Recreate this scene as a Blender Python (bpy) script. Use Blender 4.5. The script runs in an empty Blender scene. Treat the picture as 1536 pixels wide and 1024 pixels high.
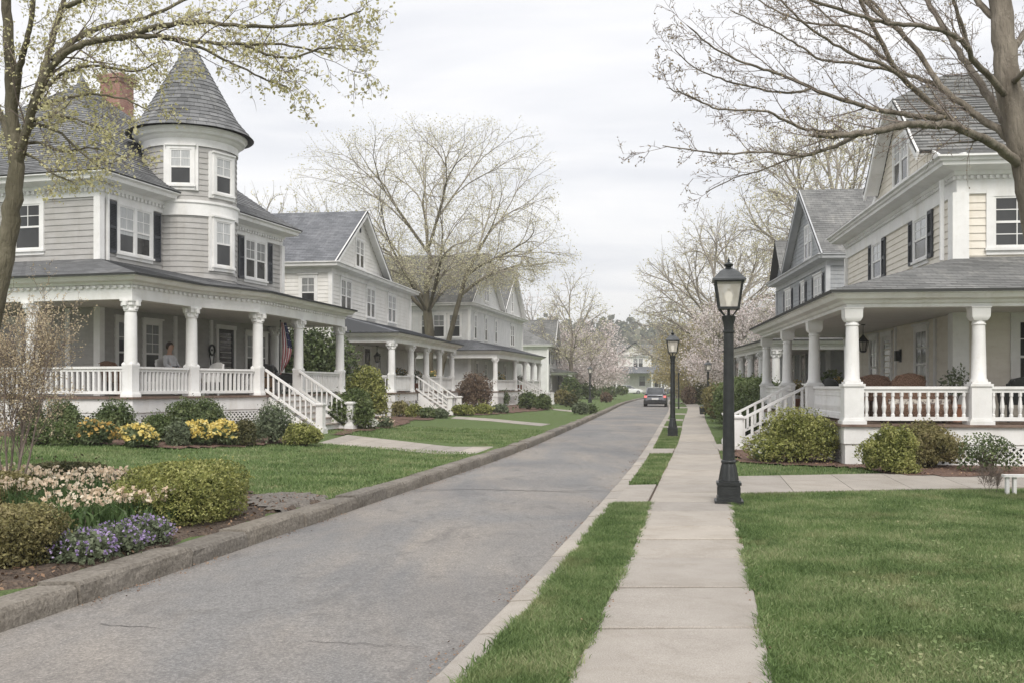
import bpy, math, random
import numpy as np
from mathutils import Vector, Matrix
PI = math.pi
R = math.radians
sc = bpy.context.scene
COL = sc.collection
rnd = random.Random(7)
F_PX, HOR, CAMZ = 1493.0, 578.0, 1.65

# ------------------------------------------------------------------ materials
def new_mat(name):
    m = bpy.data.materials.new(name); m.use_nodes = True
    nt = m.node_tree
    b = nt.nodes['Principled BSDF']
    return m, nt, b
def ramp(nt, fac, stops):
    r = nt.nodes.new('ShaderNodeValToRGB')
    el = r.color_ramp.elements
    while len(el) < len(stops): el.new(0.5)
    for e, (p, c) in zip(el, stops):
        e.position = p; e.color = (c[0], c[1], c[2], 1)
    nt.links.new(fac, r.inputs[0]); return r.outputs[0]
def noise(nt, vec, scale, detail=4, rough=0.55, stretch=None, dist=0):
    n = nt.nodes.new('ShaderNodeTexNoise')
    n.inputs['Scale'].default_value = scale; n.inputs['Detail'].default_value = detail
    n.inputs['Roughness'].default_value = rough; n.inputs['Distortion'].default_value = dist
    if stretch:
        mp = nt.nodes.new('ShaderNodeMapping'); mp.inputs['Scale'].default_value = stretch
        nt.links.new(vec, mp.inputs[0]); vec = mp.outputs[0]
    nt.links.new(vec, n.inputs['Vector']); return n.outputs[0]
def mixc(nt, fac, a, b, mode='MIX'):
    m = nt.nodes.new('ShaderNodeMix'); m.data_type = 'RGBA'; m.blend_type = mode
    for s, v in ((m.inputs[0], fac), (m.inputs[6], a), (m.inputs[7], b)):
        if isinstance(v, (int, float)): s.default_value = v
        elif isinstance(v, tuple): s.default_value = (v[0], v[1], v[2], 1)
        else: nt.links.new(v, s)
    return m.outputs[2]
def coords(nt, kind='Object'):
    return nt.nodes.new('ShaderNodeTexCoord').outputs[kind]
def wpos(nt):
    return nt.nodes.new('ShaderNodeNewGeometry').outputs['Position']
def bump(nt, b, h, strength, dist=0.02):
    bn = nt.nodes.new('ShaderNodeBump'); bn.inputs['Strength'].default_value = strength
    bn.inputs['Distance'].default_value = dist
    nt.links.new(h, bn.inputs['Height']); nt.links.new(bn.outputs[0], b.inputs['Normal'])
def nm(name, c1, c2, scale=3, rough=0.6, bs=0.0, bscale=40, spec=0.3, lo=.35, hi=.65, world=False, stretch=None, metal=0):
    m, nt, b = new_mat(name)
    v = wpos(nt) if world else coords(nt)
    n = noise(nt, v, scale, 5, .6, stretch)
    nt.links.new(ramp(nt, n, [(lo, c1), (hi, c2)]), b.inputs['Base Color'])
    b.inputs['Roughness'].default_value = rough
    b.inputs['Specular IOR Level'].default_value = spec
    b.inputs['Metallic'].default_value = metal
    if bs: bump(nt, b, noise(nt, v, bscale, 4, .6, stretch if 'bark' in name else None), bs, .06 if 'bark' in name else .02)
    return m
def k(c, f): return (c[0]*f, c[1]*f, c[2]*f)
def leafmat(name, cols, rough=.55, trans=.25, lscale=1.2):
    """per-leaf colour variation + soft clumps"""
    m, nt, b = new_mat(name)
    g = nt.nodes.new('ShaderNodeNewGeometry')
    n = noise(nt, g.outputs['Position'], lscale, 3)
    ad = nt.nodes.new('ShaderNodeMath'); ad.operation = 'MULTIPLY_ADD'
    nt.links.new(g.outputs['Random Per Island'], ad.inputs[0]); ad.inputs[1].default_value = .55
    sb = nt.nodes.new('ShaderNodeMath'); sb.operation = 'MULTIPLY_ADD'
    nt.links.new(n, sb.inputs[0]); sb.inputs[1].default_value = 1.5; sb.inputs[2].default_value = -.5
    nt.links.new(sb.outputs[0], ad.inputs[2])
    st = [(i/(len(cols)-1) if len(cols) > 1 else 0, c) for i, c in enumerate(cols)]
    st = [(.1+.8*p, c) for p, c in st]
    col = ramp(nt, ad.outputs[0], st)
    nt.links.new(col, b.inputs['Base Color'])
    b.inputs['Roughness'].default_value = rough; b.inputs['Specular IOR Level'].default_value = .25
    if trans:
        t = nt.nodes.new('ShaderNodeBsdfTranslucent'); nt.links.new(col, t.inputs[0])
        mx = nt.nodes.new('ShaderNodeMixShader'); mx.inputs[0].default_value = trans
        nt.links.new(b.outputs[0], mx.inputs[1]); nt.links.new(t.outputs[0], mx.inputs[2])
        nt.links.new(mx.outputs[0], nt.nodes['Material Output'].inputs[0])
    return m
def shingle(name, c1, c2, c3, bw=.3, bh=.14):
    m, nt, b = new_mat(name)
    uv = nt.nodes.new('ShaderNodeUVMap').outputs[0]
    br = nt.nodes.new('ShaderNodeTexBrick')
    br.inputs['Scale'].default_value = 1; br.inputs['Brick Width'].default_value = bw
    br.inputs['Row Height'].default_value = bh; br.inputs['Mortar Size'].default_value = .006
    br.inputs['Color1'].default_value = (*c1, 1); br.inputs['Color2'].default_value = (*c2, 1)
    br.inputs['Mortar'].default_value = (*k(c1, .55), 1); br.inputs['Bias'].default_value = 0
    nt.links.new(uv, br.inputs['Vector'])
    n = noise(nt, uv, .7, 6, .65, (1, .4, 1))
    w = ramp(nt, n, [(.35, (.72, .72, .72)), (.7, (1.15, 1.15, 1.13))])
    c = mixc(nt, 1.0, br.outputs[0], w, 'MULTIPLY')
    n2 = noise(nt, uv, 2.2, 5, .7, (1, .25, 1))
    st = ramp(nt, n2, [(.55, (0, 0, 0)), (.75, (1, 1, 1))])
    c = mixc(nt, st, c, c3)
    nt.links.new(c, b.inputs['Base Color']); b.inputs['Roughness'].default_value = .85
    b.inputs['Specular IOR Level'].default_value = .25
    bump(nt, b, noise(nt, uv, 60, 3), .5, .01)
    return m
M = {}
M['white'] = nm('white paint', (.66, .655, .64), (.80, .795, .78), 1.6, .5, .08, 30, .35, .25, .6)
M['white_aged'] = nm('aged white paint', (.50, .49, .47), (.74, .735, .72), 3.5, .6, .1, 30, .3, .2, .5)
M['grey_siding'] = nm('pale grey clapboard paint', (.355, .345, .33), (.44, .43, .415), 2.2, .65, .12, 50, .25, .3, .7, stretch=(1, 1, 3))
M['cream_white'] = nm('off white clapboard paint', (.64, .625, .585), (.76, .745, .71), 1.4, .6, .1, 50, .25, .25, .6)
M['white_siding2'] = nm('cool white clapboard paint', (.56, .56, .55), (.68, .68, .67), 1.4, .6, .1, 50, .25, .25, .6)
M['cream'] = nm('cream clapboard paint', (.67, .62, .535), (.77, .725, .645), 1.6, .6, .1, 50, .25, .25, .65, stretch=(1, 1, 3))
M['blue_grey'] = nm('slate grey clapboard paint', (.29, .305, .32), (.38, .395, .41), 2, .65, .1, 50, .25)
M['mid_grey'] = nm('grey trim paint', (.42, .43, .44), (.52, .53, .54), 2, .6, .1, 50, .25)
M['ceiling'] = nm('porch ceiling boards', (.62, .61, .58), (.72, .71, .68), 1.5, .6, .1, 60, .25, stretch=(1, 8, 1))
M['deck'] = nm('brown deck boards', (.13, .085, .065), (.23, .17, .135), 3, .6, .3, 30, .3, stretch=(1, 6, 1))
M['shutter'] = nm('charcoal shutter paint', (.045, .048, .055), (.075, .08, .09), 3, .5, .1, 40)
M['dark_door'] = nm('dark door paint', (.035, .035, .037), (.06, .06, .062), 3, .45)
M['deck_shade'] = nm('painted crawl space shade', (.02, .02, .018), (.035, .033, .03), 3, .9)  # near-black colour that paints the shade under the porch decks
M['concrete_base'] = nm('parged footing', (.42, .41, .38), (.58, .57, .54), 2, .85, .3, 25)
M['roof1'] = shingle('grey asphalt shingles', (.135, .138, .142), (.24, .243, .25), (.31, .305, .295), .3, .15)
M['roof2'] = shingle('blue grey asphalt shingles', (.14, .147, .16), (.21, .217, .235), (.25, .255, .265), .3, .16)
M['roof3'] = shingle('weathered asphalt shingles', (.155, .157, .155), (.245, .245, .24), (.30, .295, .27), .3, .16)
M['black_metal'] = nm('black painted cast iron', (.012, .014, .014), (.026, .029, .029), 9, .38, .25, 60, .5)
M['lamp_roof'] = nm('dark grey painted lamp metal', (.05, .054, .056), (.085, .09, .092), 6, .4, .1, 60, .5)
M['asphalt_tar'] = nm('tar seam', (.055, .052, .05), (.09, .086, .08), 20, .8)
M['bark'] = nm('grey brown bark', (.11, .092, .072), (.28, .245, .20), 5, .9, .9, 22, .2, .3, .7, stretch=(1, 1, .22))
M['bark_moss'] = nm('mossy bark', (.075, .066, .043), (.20, .18, .13), 4, .9, .9, 22, .2, .3, .7, stretch=(1, 1, .25))
M['twig'] = nm('reddish twig bark', (.15, .12, .10), (.25, .205, .18), 4, .85)
M['twig_pale'] = nm('pale twig bark', (.24, .215, .18), (.35, .315, .27), 4, .85)
M['stem'] = nm('shrub stem bark', (.07, .055, .04), (.14, .11, .085), 8, .85)
def brickmat():
    m, nt, b = new_mat('red brick')
    uv = nt.nodes.new('ShaderNodeUVMap').outputs[0]
    br = nt.nodes.new('ShaderNodeTexBrick'); br.inputs['Scale'].default_value = 1
    br.inputs['Brick Width'].default_value = .21; br.inputs['Row Height'].default_value = .07; br.inputs['Mortar Size'].default_value = .006
    br.inputs['Color1'].default_value = (.25, .10, .075, 1); br.inputs['Color2'].default_value = (.36, .17, .125, 1); br.inputs['Mortar'].default_value = (.33, .29, .26, 1)
    nt.links.new(uv, br.inputs['Vector'])
    n = noise(nt, uv, 2.5, 5)
    c = mixc(nt, .5, br.outputs[0], ramp(nt, n, [(.3, (.2, .1, .08)), (.7, (.42, .27, .21))]))
    nt.links.new(c, b.inputs['Base Color']); b.inputs['Roughness'].default_value = .85
    bump(nt, b, br.outputs['Fac'], -.5, .01); return m
M['brick'] = brickmat()
def weather(m, amt=.5, tint=(.80, .77, .70), thr=.52):
    nt = m.node_tree; b = nt.nodes['Principled BSDF']; l = b.inputs['Base Color'].links[0]; src = l.from_socket; v = coords(nt)
    s1 = ramp(nt, noise(nt, v, 2.6, 6, .65, (1, 1, .16)), [(thr, (0, 0, 0)), (thr+.2, (amt, amt, amt))])
    s2 = ramp(nt, noise(nt, v, 7., 6, .75), [(.56, (0, 0, 0)), (.74, (amt, amt, amt))])
    c = mixc(nt, s1, src, mixc(nt, 1., src, tint, 'MULTIPLY')); c = mixc(nt, s2, c, mixc(nt, 1., c, tint, 'MULTIPLY'))
    nt.links.new(c, b.inputs['Base Color'])
for q_ in ('white', 'white_aged', 'grey_siding', 'cream_white', 'white_siding2', 'cream', 'blue_grey', 'concrete_base', 'ceiling'): weather(M[q_])
def glassmat(name, c, rough):
    m, nt, b = new_mat(name)
    v = coords(nt); n = noise(nt, v, 1.3, 3, .5, (1, 1, .4))
    nt.links.new(ramp(nt, n, [(.35, k(c, .6)), (.65, k(c, 1.5))]), b.inputs['Base Color'])
    b.inputs['Roughness'].default_value = rough; b.inputs['Specular IOR Level'].default_value = .5
    bump(nt, b, noise(nt, v, 1.5, 1), .06, .05); return m
M['glass'] = glassmat('window glass over dark room', (.035, .036, .036), .06)
M['blind'] = nm('curtain behind glass', (.15, .155, .155), (.30, .305, .30), 6, .12, 0, 30, .5, .3, .7, stretch=(6, 6, .6))
M['blind_w'] = nm('white curtain behind glass', (.34, .35, .35), (.52, .53, .53), 6, .12, 0, 30, .5, .3, .7, stretch=(6, 6, .6))

# ------------------------------------------------------------------ mesh builder
def vadd(a, b): return (a[0]+b[0], a[1]+b[1], a[2]+b[2])
class MB:
    def __init__(s): s.v = []; s.f = []; s.m = []; s.uv = []; s.hasuv = False
    def add(s, vs, fs, m=0, uvs=None):
        o = len(s.v); s.v.extend([tuple(p) for p in vs])
        for i, f in enumerate(fs):
            s.f.append(tuple(o+j for j in f)); s.m.append(m)
            s.uv.append(uvs[i] if uvs else None)
        if uvs: s.hasuv = True
    def box(s, x0, x1, y0, y1, z0, z1, m=0):
        s.add([(x0,y0,z0),(x1,y0,z0),(x1,y1,z0),(x0,y1,z0),(x0,y0,z1),(x1,y0,z1),(x1,y1,z1),(x0,y1,z1)],
              [(0,3,2,1),(4,5,6,7),(0,1,5,4),(1,2,6,5),(2,3,7,6),(3,0,4,7)], m)
    def beam(s, p, q, w, h, m=0, up=(0,0,1), zoff=0):
        """box from p to q, width w, height h (centred)"""
        p = Vector(p); q = Vector(q); d = (q-p)
        if d.length < 1e-6: return
        d.normalize(); u = Vector(up); sx = d.cross(u)
        if sx.length < 1e-4: sx = Vector((1,0,0))
        sx.normalize(); u = sx.cross(d); sx *= w/2; u *= h/2
        vs = [p-sx-u, p+sx-u, p+sx+u, p-sx+u, q-sx-u, q+sx-u, q+sx+u, q-sx+u]
        s.add([tuple(a) for a in vs], [(0,1,2,3),(7,6,5,4),(0,4,5,1),(1,5,6,2),(2,6,7,3),(3,7,4,0)], m)
    def wallbox(s, p, q, z0, z1, w, m=0):
        s.beam((p[0],p[1],(z0+z1)/2), (q[0],q[1],(z0+z1)/2), w, z1-z0, m)
    def lathe(s, prof, n=16, c=(0,0,0), m=0, cap=True):
        """prof [(r,z)]"""
        vs = []
        for r, z in prof:
            for i in range(n):
                a = 2*PI*i/n; vs.append((c[0]+r*math.cos(a), c[1]+r*math.sin(a), c[2]+z))
        fs = []
        for j in range(len(prof)-1):
            for i in range(n):
                fs.append((j*n+i, j*n+(i+1) % n, (j+1)*n+(i+1) % n, (j+1)*n+i))
        if cap:
            fs.append(tuple(range(n-1, -1, -1))); fs.append(tuple((len(prof)-1)*n+i for i in range(n)))
        s.add(vs, fs, m)
    def tube(s, pts, rs, n=6, m=0):
        vs, fs = tube_arr(np.array([tuple(p) for p in pts], float), np.array(rs, float), n)
        s.add([tuple(x) for x in vs], [tuple(int(i) for i in f) for f in fs], m)
    def poly(s, pts, th=0, m=0, uvp=True):
        """flat polygon, optional thickness below"""
        pts = [Vector(p) for p in pts]
        n = (pts[1]-pts[0]).cross(pts[2]-pts[0]).normalized()
        if n.z < 0 or (abs(n.z) < 1e-5 and False): n = -n
        k_ = len(pts)
        vs = list(pts)+[p-n*th for p in pts] if th else pts
        fs = [tuple(range(k_))]
        if th:
            fs.append(tuple(range(2*k_-1, k_-1, -1)))
            for i in range(k_): fs.append((i, (i+1) % k_, k_+(i+1) % k_, k_+i))
        s.add([tuple(v) for v in vs], fs, m)
    def build(s, name, mats, parent=None, smooth=False, loc=None, planar_uv=False):
        me = bpy.data.meshes.new(name)
        me.from_pydata(s.v, [], s.f)
        if not isinstance(mats, (list, tuple)): mats = [mats]
        for m in mats: me.materials.append(M[m] if isinstance(m, str) else m)
        if len(mats) > 1: me.polygons.foreach_set('material_index', s.m)
        if s.hasuv or planar_uv:
            ul = me.uv_layers.new(name='UVMap'); data = []
            for p, u in zip(s.f, s.uv):
                if u: data.extend(u)
                else:
                    a = Vector(s.v[p[0]]); b_ = Vector(s.v[p[1]]); c_ = Vector(s.v[p[2]])
                    n = (b_-a).cross(c_-a)
                    n = n.normalized() if n.length > 1e-9 else Vector((0,0,1))
                    h = Vector((0,0,1)).cross(n)
                    h = h.normalized() if h.length > 1e-3 else Vector((1,0,0))
                    w = n.cross(h)
                    for i in p: data.append((Vector(s.v[i]).dot(h), Vector(s.v[i]).dot(w)))
            ul.data.foreach_set('uv', [c for d in data for c in d])
        if smooth: me.polygons.foreach_set('use_smooth', [True]*len(me.polygons))
        me.update()
        o = bpy.data.objects.new(name, me); COL.objects.link(o)
        if parent: o.parent = parent
        if loc: o.location = loc
        return o
def np_mesh(name, verts, faces, mat, parent=None, smooth=False, loc=None):
    """verts (N,3); faces (M,k) all the same size"""
    me = bpy.data.meshes.new(name)
    verts = np.asarray(verts, np.float32); faces = np.asarray(faces, np.int32)
    me.vertices.add(len(verts)); me.vertices.foreach_set('co', verts.ravel())
    me.loops.add(faces.size); me.loops.foreach_set('vertex_index', faces.ravel())
    kk = faces.shape[1]
    me.polygons.add(len(faces))
    me.polygons.foreach_set('loop_start', np.arange(0, faces.size, kk, dtype=np.int32))
    me.update(calc_edges=True)
    if smooth: me.polygons.foreach_set('use_smooth', np.ones(len(faces), bool))
    me.materials.append(M[mat] if isinstance(mat, str) else mat)
    o = bpy.data.objects.new(name, me); COL.objects.link(o)
    if parent: o.parent = parent
    if loc is not None: o.location = loc
    return o
def tube_arr(P, rs, n):
    T = np.gradient(P, axis=0); T /= (np.linalg.norm(T, axis=1)[:, None]+1e-9)
    ref = np.array([.37, .21, .9]) if abs(T[0] @ np.array([.37, .21, .9])) < .93 else np.array([1., 0, 0])
    A = np.cross(T, ref); A /= (np.linalg.norm(A, axis=1)[:, None]+1e-9)
    B = np.cross(T, A)
    an = np.arange(n)*2*PI/n
    V = P[:, None, :]+rs[:, None, None]*(np.cos(an)[None, :, None]*A[:, None, :]+np.sin(an)[None, :, None]*B[:, None, :])
    V = V.reshape(-1, 3); K = len(P)
    i = np.arange(n); j = np.arange(K-1)[:, None]*n
    Fq = np.stack([j+i, j+(i+1) % n, j+n+(i+1) % n, j+n+i], -1).reshape(-1, 4)
    return V, Fq
def tubes_mesh(name, tubes, mat, parent=None, loc=None):
    Vs, Fs, o = [], [], 0
    for P, rs, n in tubes:
        v, f = tube_arr(np.asarray(P, float), np.asarray(rs, float), n)
        Vs.append(v); Fs.append(f+o); o += len(v)
    return np_mesh(name, np.concatenate(Vs), np.concatenate(Fs), mat, parent, True, loc)
rng = np.random.default_rng(11)
def leaf_quads(C, size, aspect=1.6, nrm=None, bias=0.0, var=.5):
    """random diamond leaves at centres C (N,3)"""
    N = len(C)
    n = rng.normal(size=(N, 3))
    if nrm is not None: n = n/np.linalg.norm(n, axis=1)[:, None]+bias*nrm
    n /= np.linalg.norm(n, axis=1)[:, None]+1e-9
    a = np.cross(n, rng.normal(size=(N, 3))); a /= np.linalg.norm(a, axis=1)[:, None]+1e-9
    b = np.cross(n, a)
    s = (size*(1+var*rng.uniform(-1, 1, N)))[:, None]
    w = s/aspect
    V = np.stack([C-a*s*.5, C+b*w*.5+a*s*.05, C+a*s*.5, C-b*w*.5+a*s*.05], 1).reshape(-1, 3)
    Fq = np.arange(N*4).reshape(-1, 4)
    return V, Fq
def tag(o, label=None, cat=None, group=None, kind=None):
    if label: o['label'] = label
    if cat: o['category'] = cat
    if group: o['group'] = group
    if kind: o['kind'] = kind
    return o
def thing(name, label, cat, loc=(0,0,0), rz=0, group=None):
    o = bpy.data.objects.new(name, None); COL.objects.link(o)
    o.empty_display_size = .2
    o.location = loc; o.rotation_euler = (0, 0, rz); return tag(o, label, cat, group)
def copy_tree(o, parent=None):
    c = o.copy(); COL.objects.link(c); c.parent = parent
    for ch in list(o.children): copy_tree(ch, c)
    return c

# ------------------------------------------------------------------ street geometry
def ip(pts):
    ys = np.array([p[0] for p in pts]); xs = np.array([p[1] for p in pts])
    m = np.gradient(xs, ys)
    def f(y):
        y = np.asarray(y, float); i = np.clip(np.searchsorted(ys, y)-1, 0, len(ys)-2)
        h = ys[i+1]-ys[i]; t = (y-ys[i])/h
        a = (1+2*t)*(1-t)**2; b = t*(1-t)**2; c = t*t*(3-2*t); d = t*t*(t-1)
        r = a*xs[i]+b*h*m[i]+c*xs[i+1]+d*h*m[i+1]
        r = np.where(y < ys[0], xs[0]+(y-ys[0])*m[0], r)
        r = np.where(y > ys[-1], xs[-1]+(y-ys[-1])*m[-1], r)
        return r
    return f
XL = ip([(-30,-10.6),(0,-4.8),(6.67,-3.43),(10.2,-2.72),(13.5,-2.05),(21.6,-.42),(36.8,2.1),(56,5.05),(98,11.5),(130,17.5),(165,28),(200,42)])
XR = ip([(-30,-7.6),(0,-1.52),(5.52,-.41),(7.67,.05),(10.3,.566),(13.9,1.27),(18.9,2.23),(24.1,3.17),(39,5.75),(68,10.7),(98,15.3),(130,21.3),(165,32),(200,46)])
SL = ip([(-30,-6.9),(0,-.80),(5.52,.34),(8.16,.885),(13.2,1.82),(26.8,4.46),(45,7.75),(68,12.0),(98,16.9),(130,23),(165,34),(200,48)])
SR = ip([(-30,-5.8),(0,.31),(5.52,1.44),(8.16,1.95),(13.2,2.93),(26.8,5.5),(45,8.75),(68,13.05),(98,18),(130,24.1),(165,35.2),(200,49.2)])
def sm(t): t = np.clip(t, 0, 1); return t*t*(3-2*t)
def gz(x, y):
    x = np.asarray(x, float); y = np.asarray(y, float)
    l = XL(y)-.32-x; r = x-SR(y)
    zl = .145+.20*sm(l/9.)+.12*sm((l-4)/5.)*sm((29.5-y)/5.)*sm((y-12)/4.)+.003*np.clip(l-9, 0, 200)
    zr = .085+.003*np.clip(r-6, 0, 200)
    return np.where(l > 0, zl, np.where(r > -2.4, zr, 0.0))
def GP(px, py, dz=0):
    z = 0.
    for _ in range(6):
        Y = (CAMZ-z)*F_PX/(py-HOR); x = (px-768)/F_PX*Y; z = float(gz(x, Y))
    return Vector((x, Y, z+dz))
def PT(px, py, Y): return Vector(((px-768)/F_PX*Y, Y, CAMZ+(HOR-py)/F_PX*Y))
# ------------------------------------------------------------------ ground materials
def road_mat():
    m, nt, b = new_mat('worn asphalt')
    p = wpos(nt)
    fine = noise(nt, p, 52, 4, .85); mid = noise(nt, p, 9, 6, .7); big = noise(nt, p, .55, 5, .6, (1, .35, 1), .6)
    c = ramp(nt, fine, [(.30, (.055, .054, .053)), (.5, (.195, .19, .185)), (.70, (.46, .445, .43))])
    c = mixc(nt, .38, c, ramp(nt, mid, [(.3, (.15, .147, .145)), (.7, (.27, .262, .252))]))
    c = mixc(nt, ramp(nt, big, [(.42, (0,0,0)), (.66, (.9,.9,.9))]), c, mixc(nt, 1., c, (1.42, 1.30, 1.16), 'MULTIPLY'))
    st = noise(nt, p, 1.1, 7, .75, (1.6, .8, 1), 1.2)
    c = mixc(nt, ramp(nt, st, [(.52, (0,0,0)), (.70, (.6,.6,.6))]), c, (.11, .105, .10))
    c = mixc(nt, ramp(nt, noise(nt, p, .23, 3, .5), [(.45, (0,0,0)), (.6, (.35,.35,.35))]), c, (.10, .105, .115))
    vo = nt.nodes.new('ShaderNodeTexVoronoi'); vo.feature = 'DISTANCE_TO_EDGE'; vo.inputs['Scale'].default_value = .42
    wn = nt.nodes.new('ShaderNodeTexNoise'); wn.inputs['Scale'].default_value = 1.6; wn.inputs['Detail'].default_value = 5
    nt.links.new(p, wn.inputs['Vector'])
    mv = nt.nodes.new('ShaderNodeVectorMath'); mv.operation = 'MULTIPLY_ADD'
    nt.links.new(wn.outputs[1], mv.inputs[0]); mv.inputs[1].default_value = (.9, .9, 0); nt.links.new(p, mv.inputs[2])
    nt.links.new(mv.outputs[0], vo.inputs['Vector'])
    crk = ramp(nt, vo.outputs[0], [(.0, (1,1,1)), (.0045, (0,0,0))])
    msk = ramp(nt, noise(nt, p, .35, 3), [(.60, (0,0,0)), (.70, (.7,.7,.7))])
    c = mixc(nt, mixc(nt, 1., crk, msk, 'MULTIPLY'), c, (.05, .047, .043))
    nt.links.new(c, b.inputs['Base Color']); b.inputs['Roughness'].default_value = .82; b.inputs['Specular IOR Level'].default_value = .25
    bump(nt, b, fine, .6, .008); return m
M['road'] = road_mat()
def conc(name, a, bcol, stain=(.2,.185,.16)):
    m, nt, b = new_mat(name); p = wpos(nt)
    fine = noise(nt, p, 120, 3, .7); mid = noise(nt, p, 2.2, 6, .65)
    c = ramp(nt, mid, [(.3, a), (.7, bcol)])
    c = mixc(nt, .5, c, ramp(nt, fine, [(.3, k(a, .55)), (.7, k(bcol, 1.2))]))
    c = mixc(nt, ramp(nt, noise(nt, p, 4.5, 7, .75, None, .8), [(.58, (0,0,0)), (.8, (.55,.55,.55))]), c, stain)
    ri = nt.nodes.new('ShaderNodeNewGeometry').outputs['Random Per Island']
    c = mixc(nt, 1., c, ramp(nt, ri, [(0, (.84, .84, .85)), (1, (1.08, 1.06, 1.03))]), 'MULTIPLY')
    c = mixc(nt, ramp(nt, noise(nt, p, 1.3, 6, .7, None, 1.), [(.5, (0,0,0)), (.72, (.6,.6,.6))]), c, mixc(nt, 1., c, (.74, .71, .66), 'MULTIPLY'))
    nt.links.new(c, b.inputs['Base Color']); b.inputs['Roughness'].default_value = .85; b.inputs['Specular IOR Level'].default_value = .25
    bump(nt, b, fine, .4, .005); return m
M['concrete'] = conc('worn concrete', (.31, .28, .245), (.46, .425, .38), (.20, .175, .145))
M['granite'] = conc('granite kerb', (.13, .115, .095), (.30, .275, .24), (.06,.052,.036))
M['kerb_conc'] = conc('pale kerb concrete', (.33, .30, .265), (.44, .41, .37), (.17,.15,.12))
nt_ = M['granite'].node_tree; nt_.nodes['Bump'].inputs['Strength'].default_value = 1.; nt_.nodes['Bump'].inputs['Distance'].default_value = .02
for n_ in nt_.nodes:
    if n_.type == 'TEX_NOISE' and n_.inputs['Scale'].default_value > 100: n_.inputs['Scale'].default_value = 26
def lawn_mat():
    m, nt, b = new_mat('lawn turf'); p = wpos(nt)
    c = ramp(nt, noise(nt, p, 38, 5, .75), [(.3, (.05, .068, .026)), (.5, (.115, .158, .058)), (.75, (.21, .25, .115))])
    c = mixc(nt, ramp(nt, noise(nt, p, .8, 5, .6), [(.35, (0,0,0)), (.7, (.6,.6,.6))]), c, (.12, .18, .064))
    c = mixc(nt, ramp(nt, noise(nt, p, 2.6, 5, .7), [(.58, (0,0,0)), (.8, (.5,.5,.5))]), c, (.20, .20, .10))
    nt.links.new(c, b.inputs['Base Color']); b.inputs['Roughness'].default_value = .9; b.inputs['Specular IOR Level'].default_value = .15
    bump(nt, b, noise(nt, p, 60, 3), 1., .03); return m
M['lawn'] = lawn_mat()
def mulch_mat(name, c1, c2, c3):
    m, nt, b = new_mat(name); p = wpos(nt)
    vo = nt.nodes.new('ShaderNodeTexVoronoi'); vo.inputs['Scale'].default_value = 34
    nt.links.new(p, vo.inputs['Vector'])
    c = ramp(nt, vo.outputs[1], [(.1, c1), (.5, c2), (.9, c3)])
    c = mixc(nt, .4, c, ramp(nt, noise(nt, p, 3, 5), [(.3, c1), (.7, c2)]))
    nt.links.new(c, b.inputs['Base Color']); b.inputs['Roughness'].default_value = .95
    bump(nt, b, vo.outputs[0], .9, .03); return m
M['mulch'] = mulch_mat('bark mulch', (.075, .042, .03), (.17, .10, .072), (.27, .175, .13))
M['soil'] = mulch_mat('dark soil and leaf litter', (.045, .032, .024), (.105, .075, .055), (.19, .14, .10))
M['gravel'] = mulch_mat('bare gritty soil', (.12, .105, .09), (.20, .18, .155), (.29, .26, .23))
M['litter'] = leafmat('fallen leaf litter', [(.10, .06, .04), (.20, .125, .08), (.33, .22, .14)], .8, 0)

def yst(a, b_, n, p=1.0): return a+(b_-a)*(np.linspace(0, 1, n)**p)
YS = np.concatenate([np.arange(-30, 40, .8), np.arange(40, 200, 3), np.array([200, 230])])
def loft(name, fx, offs, zf, mat, ys=YS):
    V = []; 
    for y in ys:
        for o in offs: 
            x = float(fx(y))+o; V.append((x, y, float(zf(x, y, o))))
    n = len(offs); Fc = [(j*n+i, j*n+i+1, (j+1)*n+i+1, (j+1)*n+i) for j in range(len(ys)-1) for i in range(n-1)]
    return tag(np_mesh(name, V, Fc, mat, None, True), kind='structure')
def between(name, fa, fb, z, mat, ys=YS, n=4, crown=0):
    V = []
    for y in ys:
        a, b_ = float(fa(y)), float(fb(y))
        for i in range(n):
            t = i/(n-1); V.append((a+(b_-a)*t, y, z+crown*4*t*(1-t)))
    Fc = [(j*n+i, j*n+i+1, (j+1)*n+i+1, (j+1)*n+i) for j in range(len(ys)-1) for i in range(n-1)]
    return tag(np_mesh(name, V, Fc, mat, None, True), kind='structure')
mb = MB(); mb.add([(-1200,-60,-.12),(1200,-60,-.12),(1200,1200,-.12),(-1200,1200,-.12)], [(0,1,2,3)])
tag(mb.build('ground', 'lawn'), kind='structure')
between('road', XL, XR, 0., 'road', n=9, crown=.03)
loft('lawn', XL, [-.30-v for v in (0, .25, .6, 1.2, 2, 3, 4.5, 6, 8, 10, 14, 20, 40, 90, 200)],
     lambda x, y, o: gz(x, y) if o < -.31 else .14, 'lawn')
loft('lawn', SR, [.0, .3, 1, 2, 4, 6, 10, 20, 50, 120, 220], lambda x, y, o: max(.085, float(gz(x, y)))-.0, 'lawn')
between('grass_verge', lambda y: XR(y)+.2, lambda y: SL(y)-.0, .075, 'lawn', n=4, crown=.02)
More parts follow.
